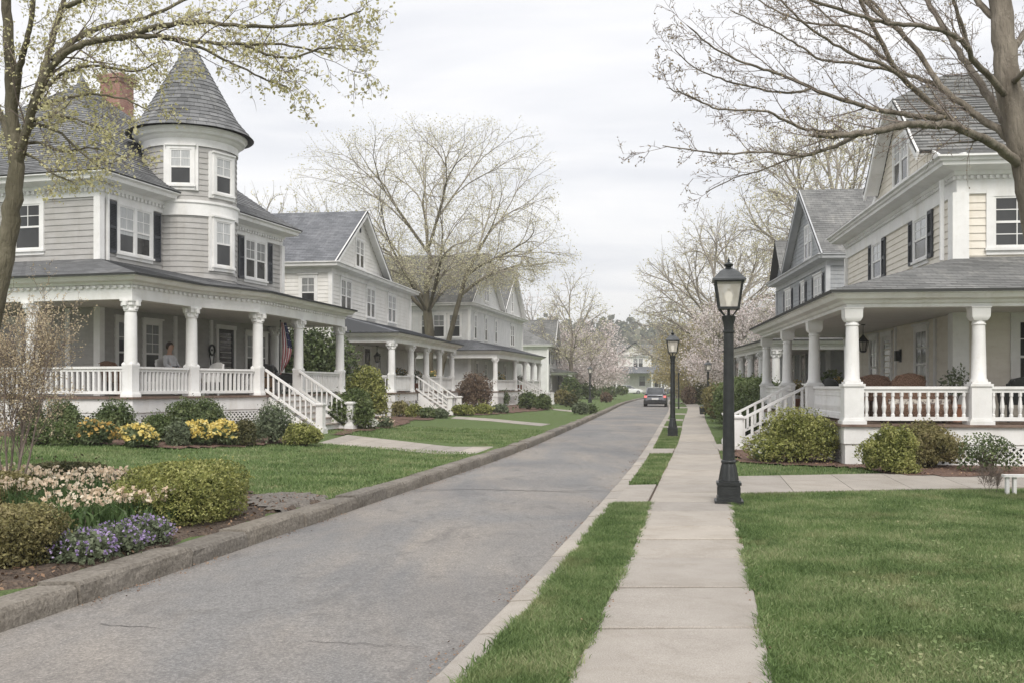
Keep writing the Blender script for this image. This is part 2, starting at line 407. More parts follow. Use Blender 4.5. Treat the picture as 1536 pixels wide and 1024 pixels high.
# left kerb: separate rough granite stones
mb = MB(); y = -6.
while y < 150:
    L = rnd.uniform(.7, 1.7) if y < 60 else 4.
    h = .165+rnd.uniform(-.014, .014); inn = rnd.uniform(-.012, .012); lat = .30+rnd.uniform(-.012, .02)
    if y > 100: h = .15
    ns = max(2, int(L/.22)) if y < 25 else 2
    vs = []
    for i in range(ns+1):
        yy = y+.018+(L-.036)*i/ns; x = float(XL(yy)); j = (lambda a: rnd.uniform(-a*.5, a*.5)) if y < 25 else (lambda a: 0)
        # face, arris, top, back
        vs += [(x+inn+.01+j(.008), yy, -.03), (x+inn+.004+j(.014), yy, h*.5+j(.01)), (x+inn-.006+j(.006), yy, h-.028+j(.006)), (x+inn-.03+j(.006), yy, h+j(.004)),
               (x-lat*.6, yy, h+.002+j(.005)), (x-lat, yy, h-.004+j(.004)), (x-lat-.005, yy, -.03)]
    fs = [(i*7+q, i*7+q+1, (i+1)*7+q+1, (i+1)*7+q) for i in range(ns) for q in range(6)]
    fs += [tuple(range(7)), tuple(ns*7+q for q in range(6, -1, -1))]
    mb.add(vs, fs); y += L
tag(mb.build('kerb', 'granite'), kind='structure')
# right kerb: low concrete strips
mb = MB(); y = -6.
while y < 150:
    L = .95 if y < 60 else 4
    a, b_ = y+.006, y+L-.006; h = .07+rnd.uniform(-.006, .006)
    xa, xb = float(XR(a)), float(XR(b_)); w = .21+rnd.uniform(-.006, .006)
    mb.add([(xa,a,-.03),(xa+.005,a,h-.01),(xa+.02,a,h),(xa+w,a,h+.01),(xa+w,a,-.03),(xb,b_,-.03),(xb+.005,b_,h-.01),(xb+.02,b_,h),(xb+w,b_,h+.01),(xb+w,b_,-.03)],
           [(0,1,6,5),(1,2,7,6),(2,3,8,7),(3,4,9,8),(4,3,2,1,0),(5,6,7,8,9)])
    y += L
tag(mb.build('kerb', 'kerb_conc'), kind='structure')
# sidewalk slabs
mb = MB(); joints = [-8, -6.6, -5.2, -3.8, -2.4, -1, .4, 1.7, 3.1, 3.85, 5.1, 6.37, 7.64, 8.98, 10.03, 10.95, 12.3, 13.3, 14.5, 15.7]
while joints[-1] < 150: joints.append(joints[-1]+(1.35 if joints[-1] < 40 else 3))
for a, b_ in zip(joints[:-1], joints[1:]):
    g = .024 if a < 14 else .014; tl = rnd.uniform(-.008, .006); tr = rnd.uniform(-.008, .006); z = .105
    xa, xb, xc, xd = float(SL(a)), float(SR(a)), float(SR(b_)), float(SL(b_))
    ja, jb = rnd.uniform(-.012, .012), rnd.uniform(-.012, .012)
    lo = [(xa+ja, a+g, -.02), (xb+jb, a+g, -.02), (xc+jb, b_-g, -.02), (xd+ja, b_-g, -.02)]
    md = [(p[0], p[1], z-.008+tl) for p in lo]
    e = .01
    up = [(xa+ja+e, a+g+e, z+tl), (xb+jb-e, a+g+e, z+tr), (xc+jb-e, b_-g-e, z+tr), (xd+ja+e, b_-g-e, z+tl)]
    vs = lo+md+up
    fs = [(8,9,10,11)]+[(i, (i+1) % 4, 4+(i+1) % 4, 4+i) for i in range(4)]+[(4+i, 4+(i+1) % 4, 8+(i+1) % 4, 8+i) for i in range(4)]
    mb.add(vs, fs)
tag(mb.build('sidewalk', 'concrete'), kind='structure')
between('ground', lambda y: SL(y)-.06, lambda y: SR(y)+.03, .078, 'soil', ys=YS[:80], n=2)
# flat slabs from pixel outlines on the ground
def patch(name, pts, mat, dz=.006, sub=0, thick=0, label=None, kind='structure'):
    P = [GP(a, b_) for a, b_ in pts]
    P2 = []
    for i, p in enumerate(P):       # subdivide the edges so the sheet follows the slope of the lawn
        q = P[(i+1) % len(P)]
        nseg = max(1, int((q-p).length/.7))
        for s in range(nseg):
            r = p.lerp(q, s/nseg); P2.append((r.x, r.y, float(gz(r.x, r.y))+dz))
    from mathutils.geometry import tessellate_polygon
    tris = tessellate_polygon([[Vector(p) for p in P2]])
    mb = MB(); mb.add(P2, [tuple(t) for t in tris])
    return tag(mb.build(name, mat), kind=kind)
def bed(name, pts, mat, dz=.02):
    """mulch bed: gridded sheet clipped to an outline, bumpy"""
    P = [GP(a, b_) if not isinstance(a, tuple) else Vector((a[0], a[1], 0)) for a, b_ in pts]
    poly = [(p.x, p.y) for p in P]
    xs = [p[0] for p in poly]; ys = [p[1] for p in poly]
    step = max(.12, min(.4, (max(ys)-min(ys))/60))
    def inside(x, y):
        c = False; n = len(poly)
        for i in range(n):
            x1, y1 = poly[i]; x2, y2 = poly[(i+1) % n]
            if (y1 > y) != (y2 > y) and x < (x2-x1)*(y-y1)/(y2-y1)+x1: c = not c
        return c
    V, Fc, idx = [], [], {}
    def vid(i, j):
        if (i, j) not in idx:
            x = min(xs)+i*step+rnd.uniform(-.3, .3)*step; y = min(ys)+j*step+rnd.uniform(-.3, .3)*step
            idx[(i, j)] = len(V); V.append((x, y, float(gz(x, y))+dz+rnd.uniform(0, .02)))
        return idx[(i, j)]
    for i in range(int((max(xs)-min(xs))/step)+1):
        for j in range(int((max(ys)-min(ys))/step)+1):
            if inside(min(xs)+(i+.5)*step, min(ys)+(j+.5)*step):
                Fc.append((vid(i, j), vid(i+1, j), vid(i+1, j+1), vid(i, j+1)))
    o = tag(np_mesh(name, V, Fc, mat, None, True), kind='structure')
    return o, poly, inside
def slab_path(name, pts, n=1, z=.012):
    """path given as left edge/right edge pixel pairs: a thin raised slab per piece"""
    mb = MB()
    for (a, b_), (c, d) in zip(pts[:-1], pts[1:]):
        A, B, C, D = GP(*a), GP(*b_), GP(*d), GP(*c)
        for s in range(n):
            def L_(p, q, t): 
                r = p.lerp(q, t); r.z = float(gz(r.x, r.y))+z; return r
            g = .012/n
            q4 = [L_(A, D, s/n+g), L_(B, C, s/n+g), L_(B, C, (s+1)/n-g), L_(A, D, (s+1)/n-g)]
            lo = [(p.x, p.y, p.z-.08) for p in q4]
            mb.add(lo+[tuple(p) for p in q4], [(4,5,6,7)]+[(i, (i+1) % 4, 4+(i+1) % 4, 4+i) for i in range(4)])
    return tag(mb.build(name, 'concrete'), kind='structure')
# cross walk in the foreground: from the kerb across the sidewalk to the right-hand porch
def world_slab(name, quads, z, mat='concrete'):
    mb = MB()
    for q in quads:
        lo = [(x, y, z-.09) for x, y in q]; up = [(x, y, z) for x, y in q]
        mb.add(lo+up, [(4,5,6,7)]+[(i, (i+1) % 4, 4+(i+1) % 4, 4+i) for i in range(4)])
    return tag(mb.build(name, mat), kind='structure')
def xr(y): return float(XR(y))
def sl(y): return float(SL(y))
def sr(y): return float(SR(y))
world_slab('path', [((xr(13.25)+.215, 13.25), (sl(13.25)-.02, 13.3), (sl(15.65)-.02, 15.65), (xr(15.6)+.215, 15.55))], .103)
fq = []
for i in range(7):      # front walk running off to the right
    a, b_ = i/7., (i+1)/7.
    def LN(t, near):
        y = (14.35+1.25*t) if near else (17.0+1.3*t)
        x = (sr(14.35)+.02 if near else sr(17)+.02)+t*6.6
        return (x, y)
    fq.append((LN(a+.0008, True), LN(b_-.0008, True), LN(b_-.0008, False), LN(a+.0008, False)))
world_slab('path', fq, .107)
for y0, y1 in ((22.6, 24.6), (36.5, 38.2), (44.5, 46.3), (54, 56), (70, 73), (90, 93)):
    world_slab('path', [((xr(y0)+.215, y0), (sl(y0)-.02, y0), (sl(y1)-.02, y1), (xr(y1)+.215, y1))], .103)
world_slab('path', [((sr(23.9)+.02, 23.9), (5.65, 24.05), (5.95, 26.6), (sr(25.7)+.02, 26.4))], .107)
slab_path('path', [((477, 664), (521, 652)), ((560, 671), (600, 661)), ((650, 680), (680, 670)), ((737, 690), (766, 678))], n=3)
slab_path('path', [((676, 627), (684, 624)), ((735, 631), (745, 628)), ((812, 638.5), (826, 635.5))], n=3)
slab_path('path', [((828, 614), (832, 612.6)), ((893, 620), (903, 618))], n=3)
# road seam across the street and one long crack
mb = MB()
def ribbon(pts, w, z=.034):
    for (x0, y0), (x1, y1) in zip(pts[:-1], pts[1:]):
        d = Vector((x1-x0, y1-y0)).normalized(); nx, ny = -d.y*w/2, d.x*w/2
        mb.add([(x0-nx,y0-ny,z),(x1-nx,y1-ny,z),(x1+nx,y1+ny,z),(x0+nx,y0+ny,z)], [(0,1,2,3)])
y = 15.45; n = 26
ribbon([(float(XL(y))+.1+(float(XR(y))-float(XL(y))-.15)*i/n, y+rnd.uniform(-.03, .03)+.15*math.sin(i*.25)) for i in range(n+1)], .03, .0345)
def crk(x0, y0, x1, y1, n, a):
    out = []
    for i in range(n+1):
        q = ((x0+(x1-x0)*i/n)-768)/F_PX; py = y0+(y1-y0)*i/n+rnd.uniform(-a, a); Y_ = CAMZ*F_PX/(py-HOR); out.append((q*Y_, Y_))
    return out
ribbon(crk(150, 940, 470, 968, 22, 1.6), .009, .026); ribbon(crk(470, 968, 640, 975, 12, 2.2), .006, .026)
tag(mb.build('road', 'asphalt_tar'), kind='structure')
# planting beds
bed1, poly1, in1 = bed('flower_bed', [(-260, 1010), (-60, 955), (0, 905), (110, 868), (240, 828), (350, 797), (432, 775), (470, 762), (500, 752), (465, 742), (395, 748), (370, 738), (300, 716), (200, 706), (100, 700), (0, 716), (-160, 740)], 'soil', .022)
bed2, poly2, in2 = bed('flower_bed', [(18, 655), (60, 659), (150, 667), (260, 673), (360, 670), (440, 664), (480, 659), (470, 640), (380, 636), (200, 634), (20, 636), (-80, 640), (-60, 655)], 'mulch', .025)
bed3, poly3, in3 = bed('flower_bed', [(1094, 682), (1110, 694), (1180, 698), (1300, 703), (1320, 711), (1420, 716), (1540, 716), (1640, 716), (1640, 690), (1300, 680), (1215, 655), (1130, 656)], 'mulch', .022)
bed('bare_soil', [(372, 750), (400, 742), (440, 741), (505, 748), (480, 760), (440, 770), (405, 768), (378, 762)], 'gravel', .034)
bed4, poly4, in4 = bed('flower_bed', [(505, 652), (560, 645), (600, 640), (640, 622), (600, 610), (540, 620), (512, 640)], 'mulch', .015)
bed5, poly5, in5 = bed('flower_bed', [(585, 628), (640, 630), (672, 624), (680, 612), (640, 608), (590, 612)], 'mulch', .015)
bed6, poly6, in6 = bed('flower_bed', [(672, 622), (730, 622), (780, 618), (826, 614), (820, 603), (740, 604), (680, 608)], 'mulch', .015)
# leaf litter in beds and gutters
def scatter_in(poly, ins, n, zoff):
    xs = [p[0] for p in poly]; ys = [p[1] for p in poly]; out = []
    while len(out) < n:
        x, y = rnd.uniform(min(xs), max(xs)), rnd.uniform(min(ys), max(ys))
        if ins(x, y): out.append((x, y, float(gz(x, y))+zoff+rnd.uniform(0, .02)))
    return np.array(out)
C = [scatter_in(poly1, in1, 3500, .035), scatter_in(poly3, in3, 1800, .035), scatter_in(poly2, in2, 1500, .035)]
V, Fq = leaf_quads(np.concatenate(C), .04, 1.5, np.array([0, 0, 1.]), 1.3)
tag(np_mesh('leaf_litter', V, Fq, 'litter'), kind='stuff')
g = []
for _ in range(3400):
    y = 4.5+26*rnd.random()**1.4; 
    if rnd.random() < .5:
        cl = math.sin(y*1.7)+math.sin(y*4.1+1)
        if cl < -.1: continue
        g.append((float(XL(y))+.03+abs(rnd.gauss(0, .09)), y, .012+.01*rnd.random()))
    else:
        cl = math.sin(y*2.3+2)+math.sin(y*3.3)
        if cl < .0: continue
        g.append((float(XR(y))-.01-abs(rnd.gauss(0, .09)), y, .015+.01*rnd.random()))
for _ in range(500):
    y = 4.5+20*rnd.random(); e = SL if rnd.random() < .5 else SR
    g.append((float(e(y))+rnd.gauss(0, .05), y, .112+.01*rnd.random()))
V, Fq = leaf_quads(np.array(g), .017, 1.6, np.array([0, 0, 1.]), 1.6, .6)
tag(np_mesh('leaf_litter', V, Fq, 'litter'), kind='stuff')
# grass blades
def blades(name, XY, Z, h, w, mat, lean=.5):
    N = len(XY); a = rng.uniform(0, 2*PI, N); b_ = rng.uniform(0, 2*PI, N)
    hh = h*rng.uniform(.55, 1.3, N); ww = w*rng.uniform(.7, 1.3, N)
    P = np.stack([XY[:, 0], XY[:, 1], Z-.005], 1)
    side = np.stack([np.cos(a), np.sin(a), 0*a], 1)*ww[:, None]*.5
    ln = np.stack([np.cos(b_), np.sin(b_), 0*b_], 1)*(hh*lean*rng.uniform(0, 1.3, N))[:, None]
    up = np.stack([0*a, 0*a, hh], 1)
    mid = P+up*.6+ln*.35; tip = P+up+ln
    V = np.stack([P-side, P+side, mid+side*.75, mid-side*.75, tip], 1).reshape(-1, 3)
    i = np.arange(N)*5
    Fc = np.concatenate([np.stack([i, i+1, i+2], 1), np.stack([i, i+2, i+3], 1), np.stack([i+3, i+2, i+4], 1)])
    return tag(np_mesh(name, V, Fc, mat), kind='stuff')
M['blade'] = leafmat('grass blades', [(.07, .112, .036), (.135, .198, .072), (.21, .28, .115), (.35, .36, .20)], .55, .3, 1.4)
nt = M['blade'].node_tree; b = nt.nodes['Principled BSDF']; src = b.inputs['Base Color'].links[0].from_socket; p_ = wpos(nt)
f1 = ramp(nt, noise(nt, p_, .9, 6, .7), [(.55, (0,0,0)), (.72, (.75,.75,.75))]); f2 = ramp(nt, noise(nt, p_, .45, 4, .6), [(.35, (1,1,1)), (.6, (0,0,0))])
c_ = mixc(nt, f1, src, (.33, .30, .16)); c_ = mixc(nt, mixc(nt, .5, (0,0,0), f2), c_, mixc(nt, 1., c_, (.72, .86, .62), 'MULTIPLY'))
nt.links.new(c_, b.inputs['Base Color']); nt.links.new(c_, [n for n in nt.nodes if n.type == 'BSDF_TRANSLUCENT'][0].inputs[0])
def sample(n, y0, y1, fa, fb, pw=1.0):
    y = y0+(y1-y0)*rng.uniform(0, 1, n)**pw
    t = rng.uniform(0, 1, n); a, b_ = fa(y), fb(y)
    return np.stack([a+(b_-a)*t, y], 1)
def path_mask(P):
    x, y = P[:, 0], P[:, 1]; r = x-SR(y)
    yn = 14.35+1.25*(r/6.6); yf = 17.0+1.3*(r/6.6)
    return ~((y > yn-.0) & (y < yf+.0))
near = sample(260000, 3.6, 14.9, lambda y: SR(y)+.0, lambda y: y*.56+.3, 1.35)
near = near[path_mask(near)]
blades('grass', near, gz(near[:, 0], near[:, 1]), .042, .0062, 'blade', .9)
v = sample(75000, 3.6, 13.2, lambda y: XR(y)+.215, lambda y: SL(y)+.01, 1.25)
blades('grass', v, np.full(len(v), .085), .045, .0062, 'blade', .9)
v = sample(26000, 15.65, 40, lambda y: XR(y)+.23, lambda y: SL(y)-.0)
for a, b_ in ((22.6, 24.6), (36.5, 38.2)): v = v[~((v[:, 1] > a) & (v[:, 1] < b_))]
blades('grass', v, np.full(len(v), .085), .06, .016, 'blade')
v = sample(16000, 16.5, 30, lambda y: SR(y)+.02, lambda y: SR(y)+4.5)
keep = np.array([not in3(x, y) and not (23.8 < y < 26.7) for x, y in v]) & path_mask(v)
v = v[keep]; blades('grass', v, gz(v[:, 0], v[:, 1]), .055, .014, 'blade')
def lx(p, y):  # inside the front walk of the turreted house?
    return False
A1, B1, A2, B2 = GP(477, 664), GP(737, 690), GP(521, 652), GP(766, 678)
def inwalk(x, y):
    def side(P, Q): return (Q.x-P.x)*(y-P.y)-(Q.y-P.y)*(x-P.x)
    return side(A1, B1) > 0 and side(A2, B2) < 0
v = sample(120000, 10.5, 34, lambda y: y*-.56, lambda y: XL(y)-.3)
keep = np.array([not in1(x, y) and not in2(x, y) and not inwalk(x, y) for x, y in v])
v = v[keep]; blades('grass', v, gz(v[:, 0], v[:, 1]), .048, .016, 'blade', .9)
# ragged edges: tufts leaning over the slabs and kerb
for fx, z_, y0, y1, n_ in ((SL, .092, 4.5, 13.2, 5000), (SR, .092, 4.5, 14.2, 6000), (lambda y: XR(y)+.21, .08, 4.5, 13.2, 4000), (lambda y: XL(y)-.31, .15, 13.5, 30, 3500)):
    y = rng.uniform(y0, y1, n_); cl = np.sin(y*5.1)+np.sin(y*2.3+1)+np.sin(y*11.7)
    y = y[cl > -.6]; x = fx(y)+rng.normal(0, .022, len(y))
    blades('grass', np.stack([x, y], 1), np.full(len(x), z_), .05, .008, 'blade', 1.3)
# clover leaves and weeds make the near lawn uneven
v = sample(5000, 4.5, 14, lambda y: SR(y)+.05, lambda y: y*.55+.2, 1.3); m_ = (np.sin(v[:, 0]*2.1+v[:, 1])*np.cos(v[:, 1]*1.7)) > .1; v = v[m_ & path_mask(v)]
V, Fq = leaf_quads(np.column_stack([v, gz(v[:, 0], v[:, 1])+.02+.02*rng.random(len(v))]), .022, 1.1, np.array([0, 0, 1.]), 1.5)
tag(np_mesh('clover', V, Fq, 'blade'), kind='stuff')
# ------------------------------------------------------------------ house kit
class Fr:
    """wall frame: O origin, e along the wall, n outward (all horizontal)"""
    def __init__(s, O, e, n):
        s.O = Vector((O[0], O[1], 0)); s.e = Vector((e[0], e[1], 0)).normalized(); s.n = Vector((n[0], n[1], 0)).normalized()
    def p(s, a, z, o=0): 
        q = s.O+s.e*a+s.n*o; return (q.x, q.y, z)
    def box(s, mb, a0, a1, z0, z1, o0, o1, m=0):
        vs = [s.p(a0,z0,o0), s.p(a1,z0,o0), s.p(a1,z0,o1), s.p(a0,z0,o1), s.p(a0,z1,o0), s.p(a1,z1,o0), s.p(a1,z1,o1), s.p(a0,z1,o1)]
        mb.add(vs, [(0,3,2,1),(4,5,6,7),(0,1,5,4),(1,2,6,5),(2,3,7,6),(3,0,4,7)], m)
def clap(mb, F, a0, a1, z0, z1, exp=.16, clip=None, lip=.018, m=0):
    z = z0
    while z < z1-1e-4:
        t = min(z+exp, z1)
        if clip: l0, r0 = clip(z); l1, r1 = clip(t-1e-4)
        else: l0, r0, l1, r1 = a0, a1, a0, a1
        if r0-l0 > .02:
            if r1 < l1: l1 = r1 = (l1+r1)/2
            mb.add([F.p(l0,z,0), F.p(r0,z,0), F.p(r0,z,lip), F.p(l0,z,lip), F.p(r1,t,.002), F.p(l1,t,.002)],
                   [(0,1,2,3), (3,2,4,5)], m)
        z = t
def window(par, F, a, z0, z1, w, pair=False, cas=.11, shut=0, blind='blind', mun=(2, 2), low=False, cap=True, both=False, gap=.09, shade=.5):
    mb = MB(); g = MB(); bl = MB()
    W = w*2+gap if pair else w
    L, Rr = a-W/2, a+W/2
    F.box(mb, L-cas, L, z0, z1, .0, .055); F.box(mb, Rr, Rr+cas, z0, z1, 0, .055)
    F.box(mb, L-cas, Rr+cas, z1, z1+cas, 0, .057)
    if cap: F.box(mb, L-cas-.04, Rr+cas+.04, z1+cas, z1+cas+.05, 0, .10)
    F.box(mb, L-cas-.03, Rr+cas+.03, z0-.06, z0, 0, .095); F.box(mb, L-cas, Rr+cas, z0-.15, z0-.06, 0, .045)
    secs = [(L, L+w), (Rr-w, Rr)] if pair else [(L, Rr)]
    if pair: F.box(mb, L+w, Rr-w, z0, z1, 0, .053)
    zm = (z0+z1)/2
    for x0, x1 in secs:
        t = .042
        F.box(mb, x0, x0+t, z0, z1, .015, .040); F.box(mb, x1-t, x1, z0, z1, .015, .040)
        F.box(mb, x0+t, x1-t, z1-t, z1, .015, .040); F.box(mb, x0+t, x1-t, z0, z0+.06, .015, .036)
        F.box(mb, x0+t, x1-t, zm-.025, zm+.025, .015, .044)
        for lo, hi, on in ((zm+.025, z1-t, True), (z0+.06, zm-.025, both)):
            if not on: continue
            for i in range(1, mun[0]): 
                c = x0+t+(x1-x0-2*t)*i/mun[0]; F.box(mb, c-.010, c+.010, lo, hi, .015, .034)
            for i in range(1, mun[1]):
                c = lo+(hi-lo)*i/mun[1]; F.box(mb, x0+t, x1-t, c-.010, c+.010, .015, .032)
        F.box(g, x0+t, x1-t, z0+.06, z1-t, .004, .022)
        if shade: F.box(bl, x0+t, x1-t, z1-t-(z1-t-z0-.06)*shade, z1-t, .0222, .0245)
    wo = mb.build('window', 'white', par)
    g.build('pane', 'glass', wo)
    if shade: bl.build('curtain', blind, wo)
    if shut:
        for x0 in (L-cas-.02-shut, Rr+cas+.02):
            sm_ = MB(); x1 = x0+shut; t = .045
            for q in (x0, x1-t): F.box(sm_, q, q+t, z0-.05, z1+.05, .02, .065)
            for lo, hi in ((z0-.05, z0+.05), (zm-.04, zm+.04), (z1-.03, z1+.05)): F.box(sm_, x0+t, x1-t, lo, hi, .02, .062)
            F.box(sm_, x0+t, x1-t, z0, z1, .018, .026)
            zz = z0+.07
            while zz < z1-.06:
                if abs(zz-zm) > .06:
                    vs = [F.p(x0+t, zz, .055), F.p(x1-t, zz, .055), F.p(x1-t, zz+.03, .028), F.p(x0+t, zz+.03, .028)]
                    sm_.add(vs, [(0,1,2,3)])
                zz += .045
            sm_.build('shutter', 'shutter', par)
    return wo
def opath(path, o, sg):
    n = []
    for a, b_ in zip(path[:-1], path[1:]):
        dx, dy = b_[0]-a[0], b_[1]-a[1]; l = math.hypot(dx, dy); n.append((sg*dy/l, -sg*dx/l))
    out = []
    for i, p in enumerate(path):
        if i == 0: m = n[0]
        elif i == len(path)-1: m = n[-1]
        else:
            a, b_ = n[i-1], n[i]; d = 1+a[0]*b_[0]+a[1]*b_[1]; m = ((a[0]+b_[0])/d, (a[1]+b_[1])/d)
        out.append((p[0]+m[0]*o, p[1]+m[1]*o))
    return out
def sweep(mb, path, prof, sg, m=0, closed=True):
    rows = [opath(path, o, sg) for o, z in prof]; n = len(prof); vs = []
    for i in range(len(path)):
        for j in range(n): vs.append((rows[j][i][0], rows[j][i][1], prof[j][1]))
    fs = []
    rg = range(n) if closed else range(n-1)
    for i in range(len(path)-1):
        for j in rg: fs.append((i*n+j, i*n+(j+1) % n, (i+1)*n+(j+1) % n, (i+1)*n+j))
    if closed: fs += [tuple(range(n)), tuple((len(path)-1)*n+j for j in range(n-1, -1, -1))]
    mb.add(vs, fs, m)
def clip_band(P, V, lo, hi):
    """clip polygon P (Vectors) by lo<=V(p)<=hi"""
    def half(P, f):
        out = []
        for i in range(len(P)):
            a, b_ = P[i], P[(i+1) % len(P)]; fa, fb = f(a), f(b_)
            if fa >= 0: out.append(a)
            if (fa >= 0) != (fb >= 0): out.append(a.lerp(b_, fa/(fa-fb)))
        return out
    P = half(P, lambda p: V(p)-lo)
    return half(P, lambda p: hi-V(p)) if len(P) > 2 else []
def courses(mb, pts, exp=.15, lip=.008, th=.05, m=0):
    """roof plane laid in shingle courses, with UVs in metres"""
    P = [Vector(p) for p in pts]
    n = Vector((0, 0, 0))
    for i in range(len(P)): n += P[i].cross(P[(i+1) % len(P)])
    n.normalize()
    if n.z < 0: n = -n; P = P[::-1]
    h = Vector((0,0,1)).cross(n).normalized(); w = n.cross(h)
    V = lambda p: p.dot(w)
    vs = [V(p) for p in P]; lo, hi = min(vs), max(vs)
    uo = rnd.uniform(0, 10)
    z = lo
    while z < hi-1e-3:
        t = min(z+exp, hi); q = clip_band(P, V, z, t)
        if len(q) > 2:
            up = [p+n*(lip*(t-V(p))/exp) for p in q]
            uv = [(p.dot(h)+uo, p.dot(w)-lo) for p in q]
            mb.add([tuple(p) for p in up], [tuple(range(len(q)))], m, [uv])
            b_ = [p for p in q if V(p)-z < 1e-4]
            if len(b_) >= 2:
                a_, c_ = min(b_, key=lambda p: p.dot(h)), max(b_, key=lambda p: p.dot(h))
                mb.add([tuple(a_), tuple(c_), tuple(c_+n*lip), tuple(a_+n*lip)], [(0,1,2,3)], m, [[(0,0),(1,0),(1,.1),(0,.1)]])
        z = t
    k_ = len(P)
    mb.add([tuple(p-n*.004) for p in P]+[tuple(p-n*th) for p in P],
           [tuple(range(2*k_-1, k_-1, -1))]+[(i, (i+1) % k_, k_+(i+1) % k_, k_+i) for i in range(k_)], m,
           [[(0, 0)]*k_]+[[(0, 0)]*4]*k_)
CORN = lambda z: [(-.02, z-.42), (.05, z-.42), (.06, z-.22), (.12, z-.20), (.30, z-.17), (.42, z-.16), (.44, z-.05), (.50, z-.02), (.50, z+.02), (-.02, z+.02)]
def dentils(mb, path, sg, o0, o1, z0, z1, sp=.2, w=.09):
    pin = opath(path, (o0+o1)/2, sg)
    for a, b_ in zip(pin[:-1], pin[1:]):
        L = math.hypot(b_[0]-a[0], b_[1]-a[1]); n = int(L/sp)
        if n > 80: n = 80
        for i in range(n):
            t0 = (i+.5)/n*L-w/2; t1 = t0+w; ux, uy = (b_[0]-a[0])/L, (b_[1]-a[1])/L
            mb.beam((a[0]+ux*t0, a[1]+uy*t0, (z0+z1)/2), (a[0]+ux*t1, a[1]+uy*t1, (z0+z1)/2), o1-o0, z1-z0)
def railing(par, p, q, zd, h=.72, sp=.125, bw=.042, panel=False, turned=False):
    mb = MB(); P = Vector((p[0], p[1], 0)); Q = Vector((q[0], q[1], 0)); L = (Q-P).length
    if L < .15: return
    mb.wallbox(p, q, zd+h-.035, zd+h+.02, .12); mb.wallbox(p, q, zd+h-.10, zd+h-.037, .06)
    mb.wallbox(p, q, zd+.07, zd+.145, .07)
    n = max(1, int(L/sp))
    for i in range(n):
        c = P.lerp(Q, (i+.5)/n)
        if turned:
            mb.lathe([(bw*.5, .145), (bw*.5, .19), (bw*.34, .21), (bw*.62, .33), (bw*.4, .48), (bw*.34, .53), (bw*.5, .55), (bw*.5, h-.10)], 6, (c.x, c.y, zd), cap=False)
        else:
            d = (Q-P).normalized()*bw/2
            mb.wallbox(c-d, c+d, zd+.145, zd+h-.10, bw)
    if panel: mb.wallbox(p, q, zd+.16, zd+h-.10, .018)
    return mb.build('railing', 'white', par)
def lattice(par, F, a0, a1, z0, z1, sp=.13, w=.038, flip=False):
    mb = MB(); H = z1-z0
    for s_, o in ((1, .012), (-1, .024)):
        c = a0-H if s_ > 0 else a0
        while c < (a1 if s_ > 0 else a1+H):
            # line a = c + s*(z-z0)
            lo, hi = 0., H
            if s_ > 0: lo = max(lo, a0-c); hi = min(hi, a1-c)
            else: lo = max(lo, c-a1); hi = min(hi, c-a0)
            if hi-lo > .03:
                A = Vector(F.p(c+s_*lo, z0+lo, o)); B = Vector(F.p(c+s_*hi, z0+hi, o))
                mb.beam(A, B, .008, w, up=(0, 0, 1))
            c += sp
    for (b0, b1, y0, y1) in ((a0, a1, z1-.02, z1+.05), (a0, a1, z0-.06, z0+.02), (a0-.06, a0+.02, z0, z1), (a1-.02, a1+.06, z0, z1)):
        F.box(mb, b0, b1, y0, y1, .0, .034)
    lo_ = mb.build('lattice', 'white', par)
    vb = MB(); F.box(vb, a0, a1, z0, z1, -.10, -.06); vb.build('shade_panel', 'deck_shade', lo_)  # added dark panel behind the slats, under-deck shade put into its colour
    return lo_
def column_mb(kind, zd, zt):
    mb = MB(); H = zt-zd
    def sq(w, z0, z1): mb.box(-w/2, w/2, -w/2, w/2, z0, z1)
    if kind == 'round':       # square pedestal, tapered shaft, bracketed capital
        mb.lathe([(.24, .0), (.24, .06), (.215, .10), (.195, .13), (.195, .72), (.21, .76), (.21, .80), (.165, .84)], 4, (0, 0, 0), cap=True)
        mb.v = [(x*math.cos(PI/4)-y*math.sin(PI/4), x*math.sin(PI/4)+y*math.cos(PI/4), z) for x, y, z in mb.v]
        mb.lathe([(.155, .80), (.15, 1.2), (.145, H-.42), (.135, H-.30), (.16, H-.285), (.16, H-.25), (.13, H-.235), (.125, H-.18), (.15, H-.14)], 20)
        sq(.30, H-.14, H-.05); sq(.36, H-.05, H)
        for a in range(4):    # scrolled corner brackets
            c, s = math.cos(a*PI/2), math.sin(a*PI/2)
            for r0, z0, z1 in ((.16, H-.24, H-.14), (.22, H-.16, H-.05)):
                x0, x1 = r0-.06, r0+.03
                pts = [(x0, -.045), (x1, -.045), (x1, .045), (x0, .045)]
                pts = [(x*c-y*s, x*s+y*c) for x, y in pts]
                mb.add([(x, y, z0) for x, y in pts]+[(x, y, z1) for x, y in pts], [(0,3,2,1),(4,5,6,7),(0,1,5,4),(1,2,6,5),(2,3,7,6),(3,0,4,7)])
    else:                     # tall square pedestal, flared square cap
        w = .37
        sq(w+.09, 0, .07); sq(w+.04, .07, .11); sq(w, .11, .74); sq(w+.05, .74, .79); sq(w-.03, .79, .83)
        mb.lathe([(.165, .83), (.165, .865), (.14, .90), (.133, 1.3), (.118, H-.36), (.135, H-.345), (.135, H-.325), (.118, H-.31), (.118, H-.27)], 22)
        r2 = math.sqrt(.5)
        o = len(mb.v)
        mb.lathe([(.125/r2, H-.27), (.145/r2, H-.24), (.168/r2, H-.19), (.172/r2, H-.03), (.185/r2, H-.025), (.185/r2, H)], 4)
        for i in range(o, len(mb.v)):
            x, y, z = mb.v[i]; mb.v[i] = ((x-y)*r2, (x+y)*r2, z)
    mb.v = [(x, y, z+zd) for x, y, z in mb.v]
    return mb
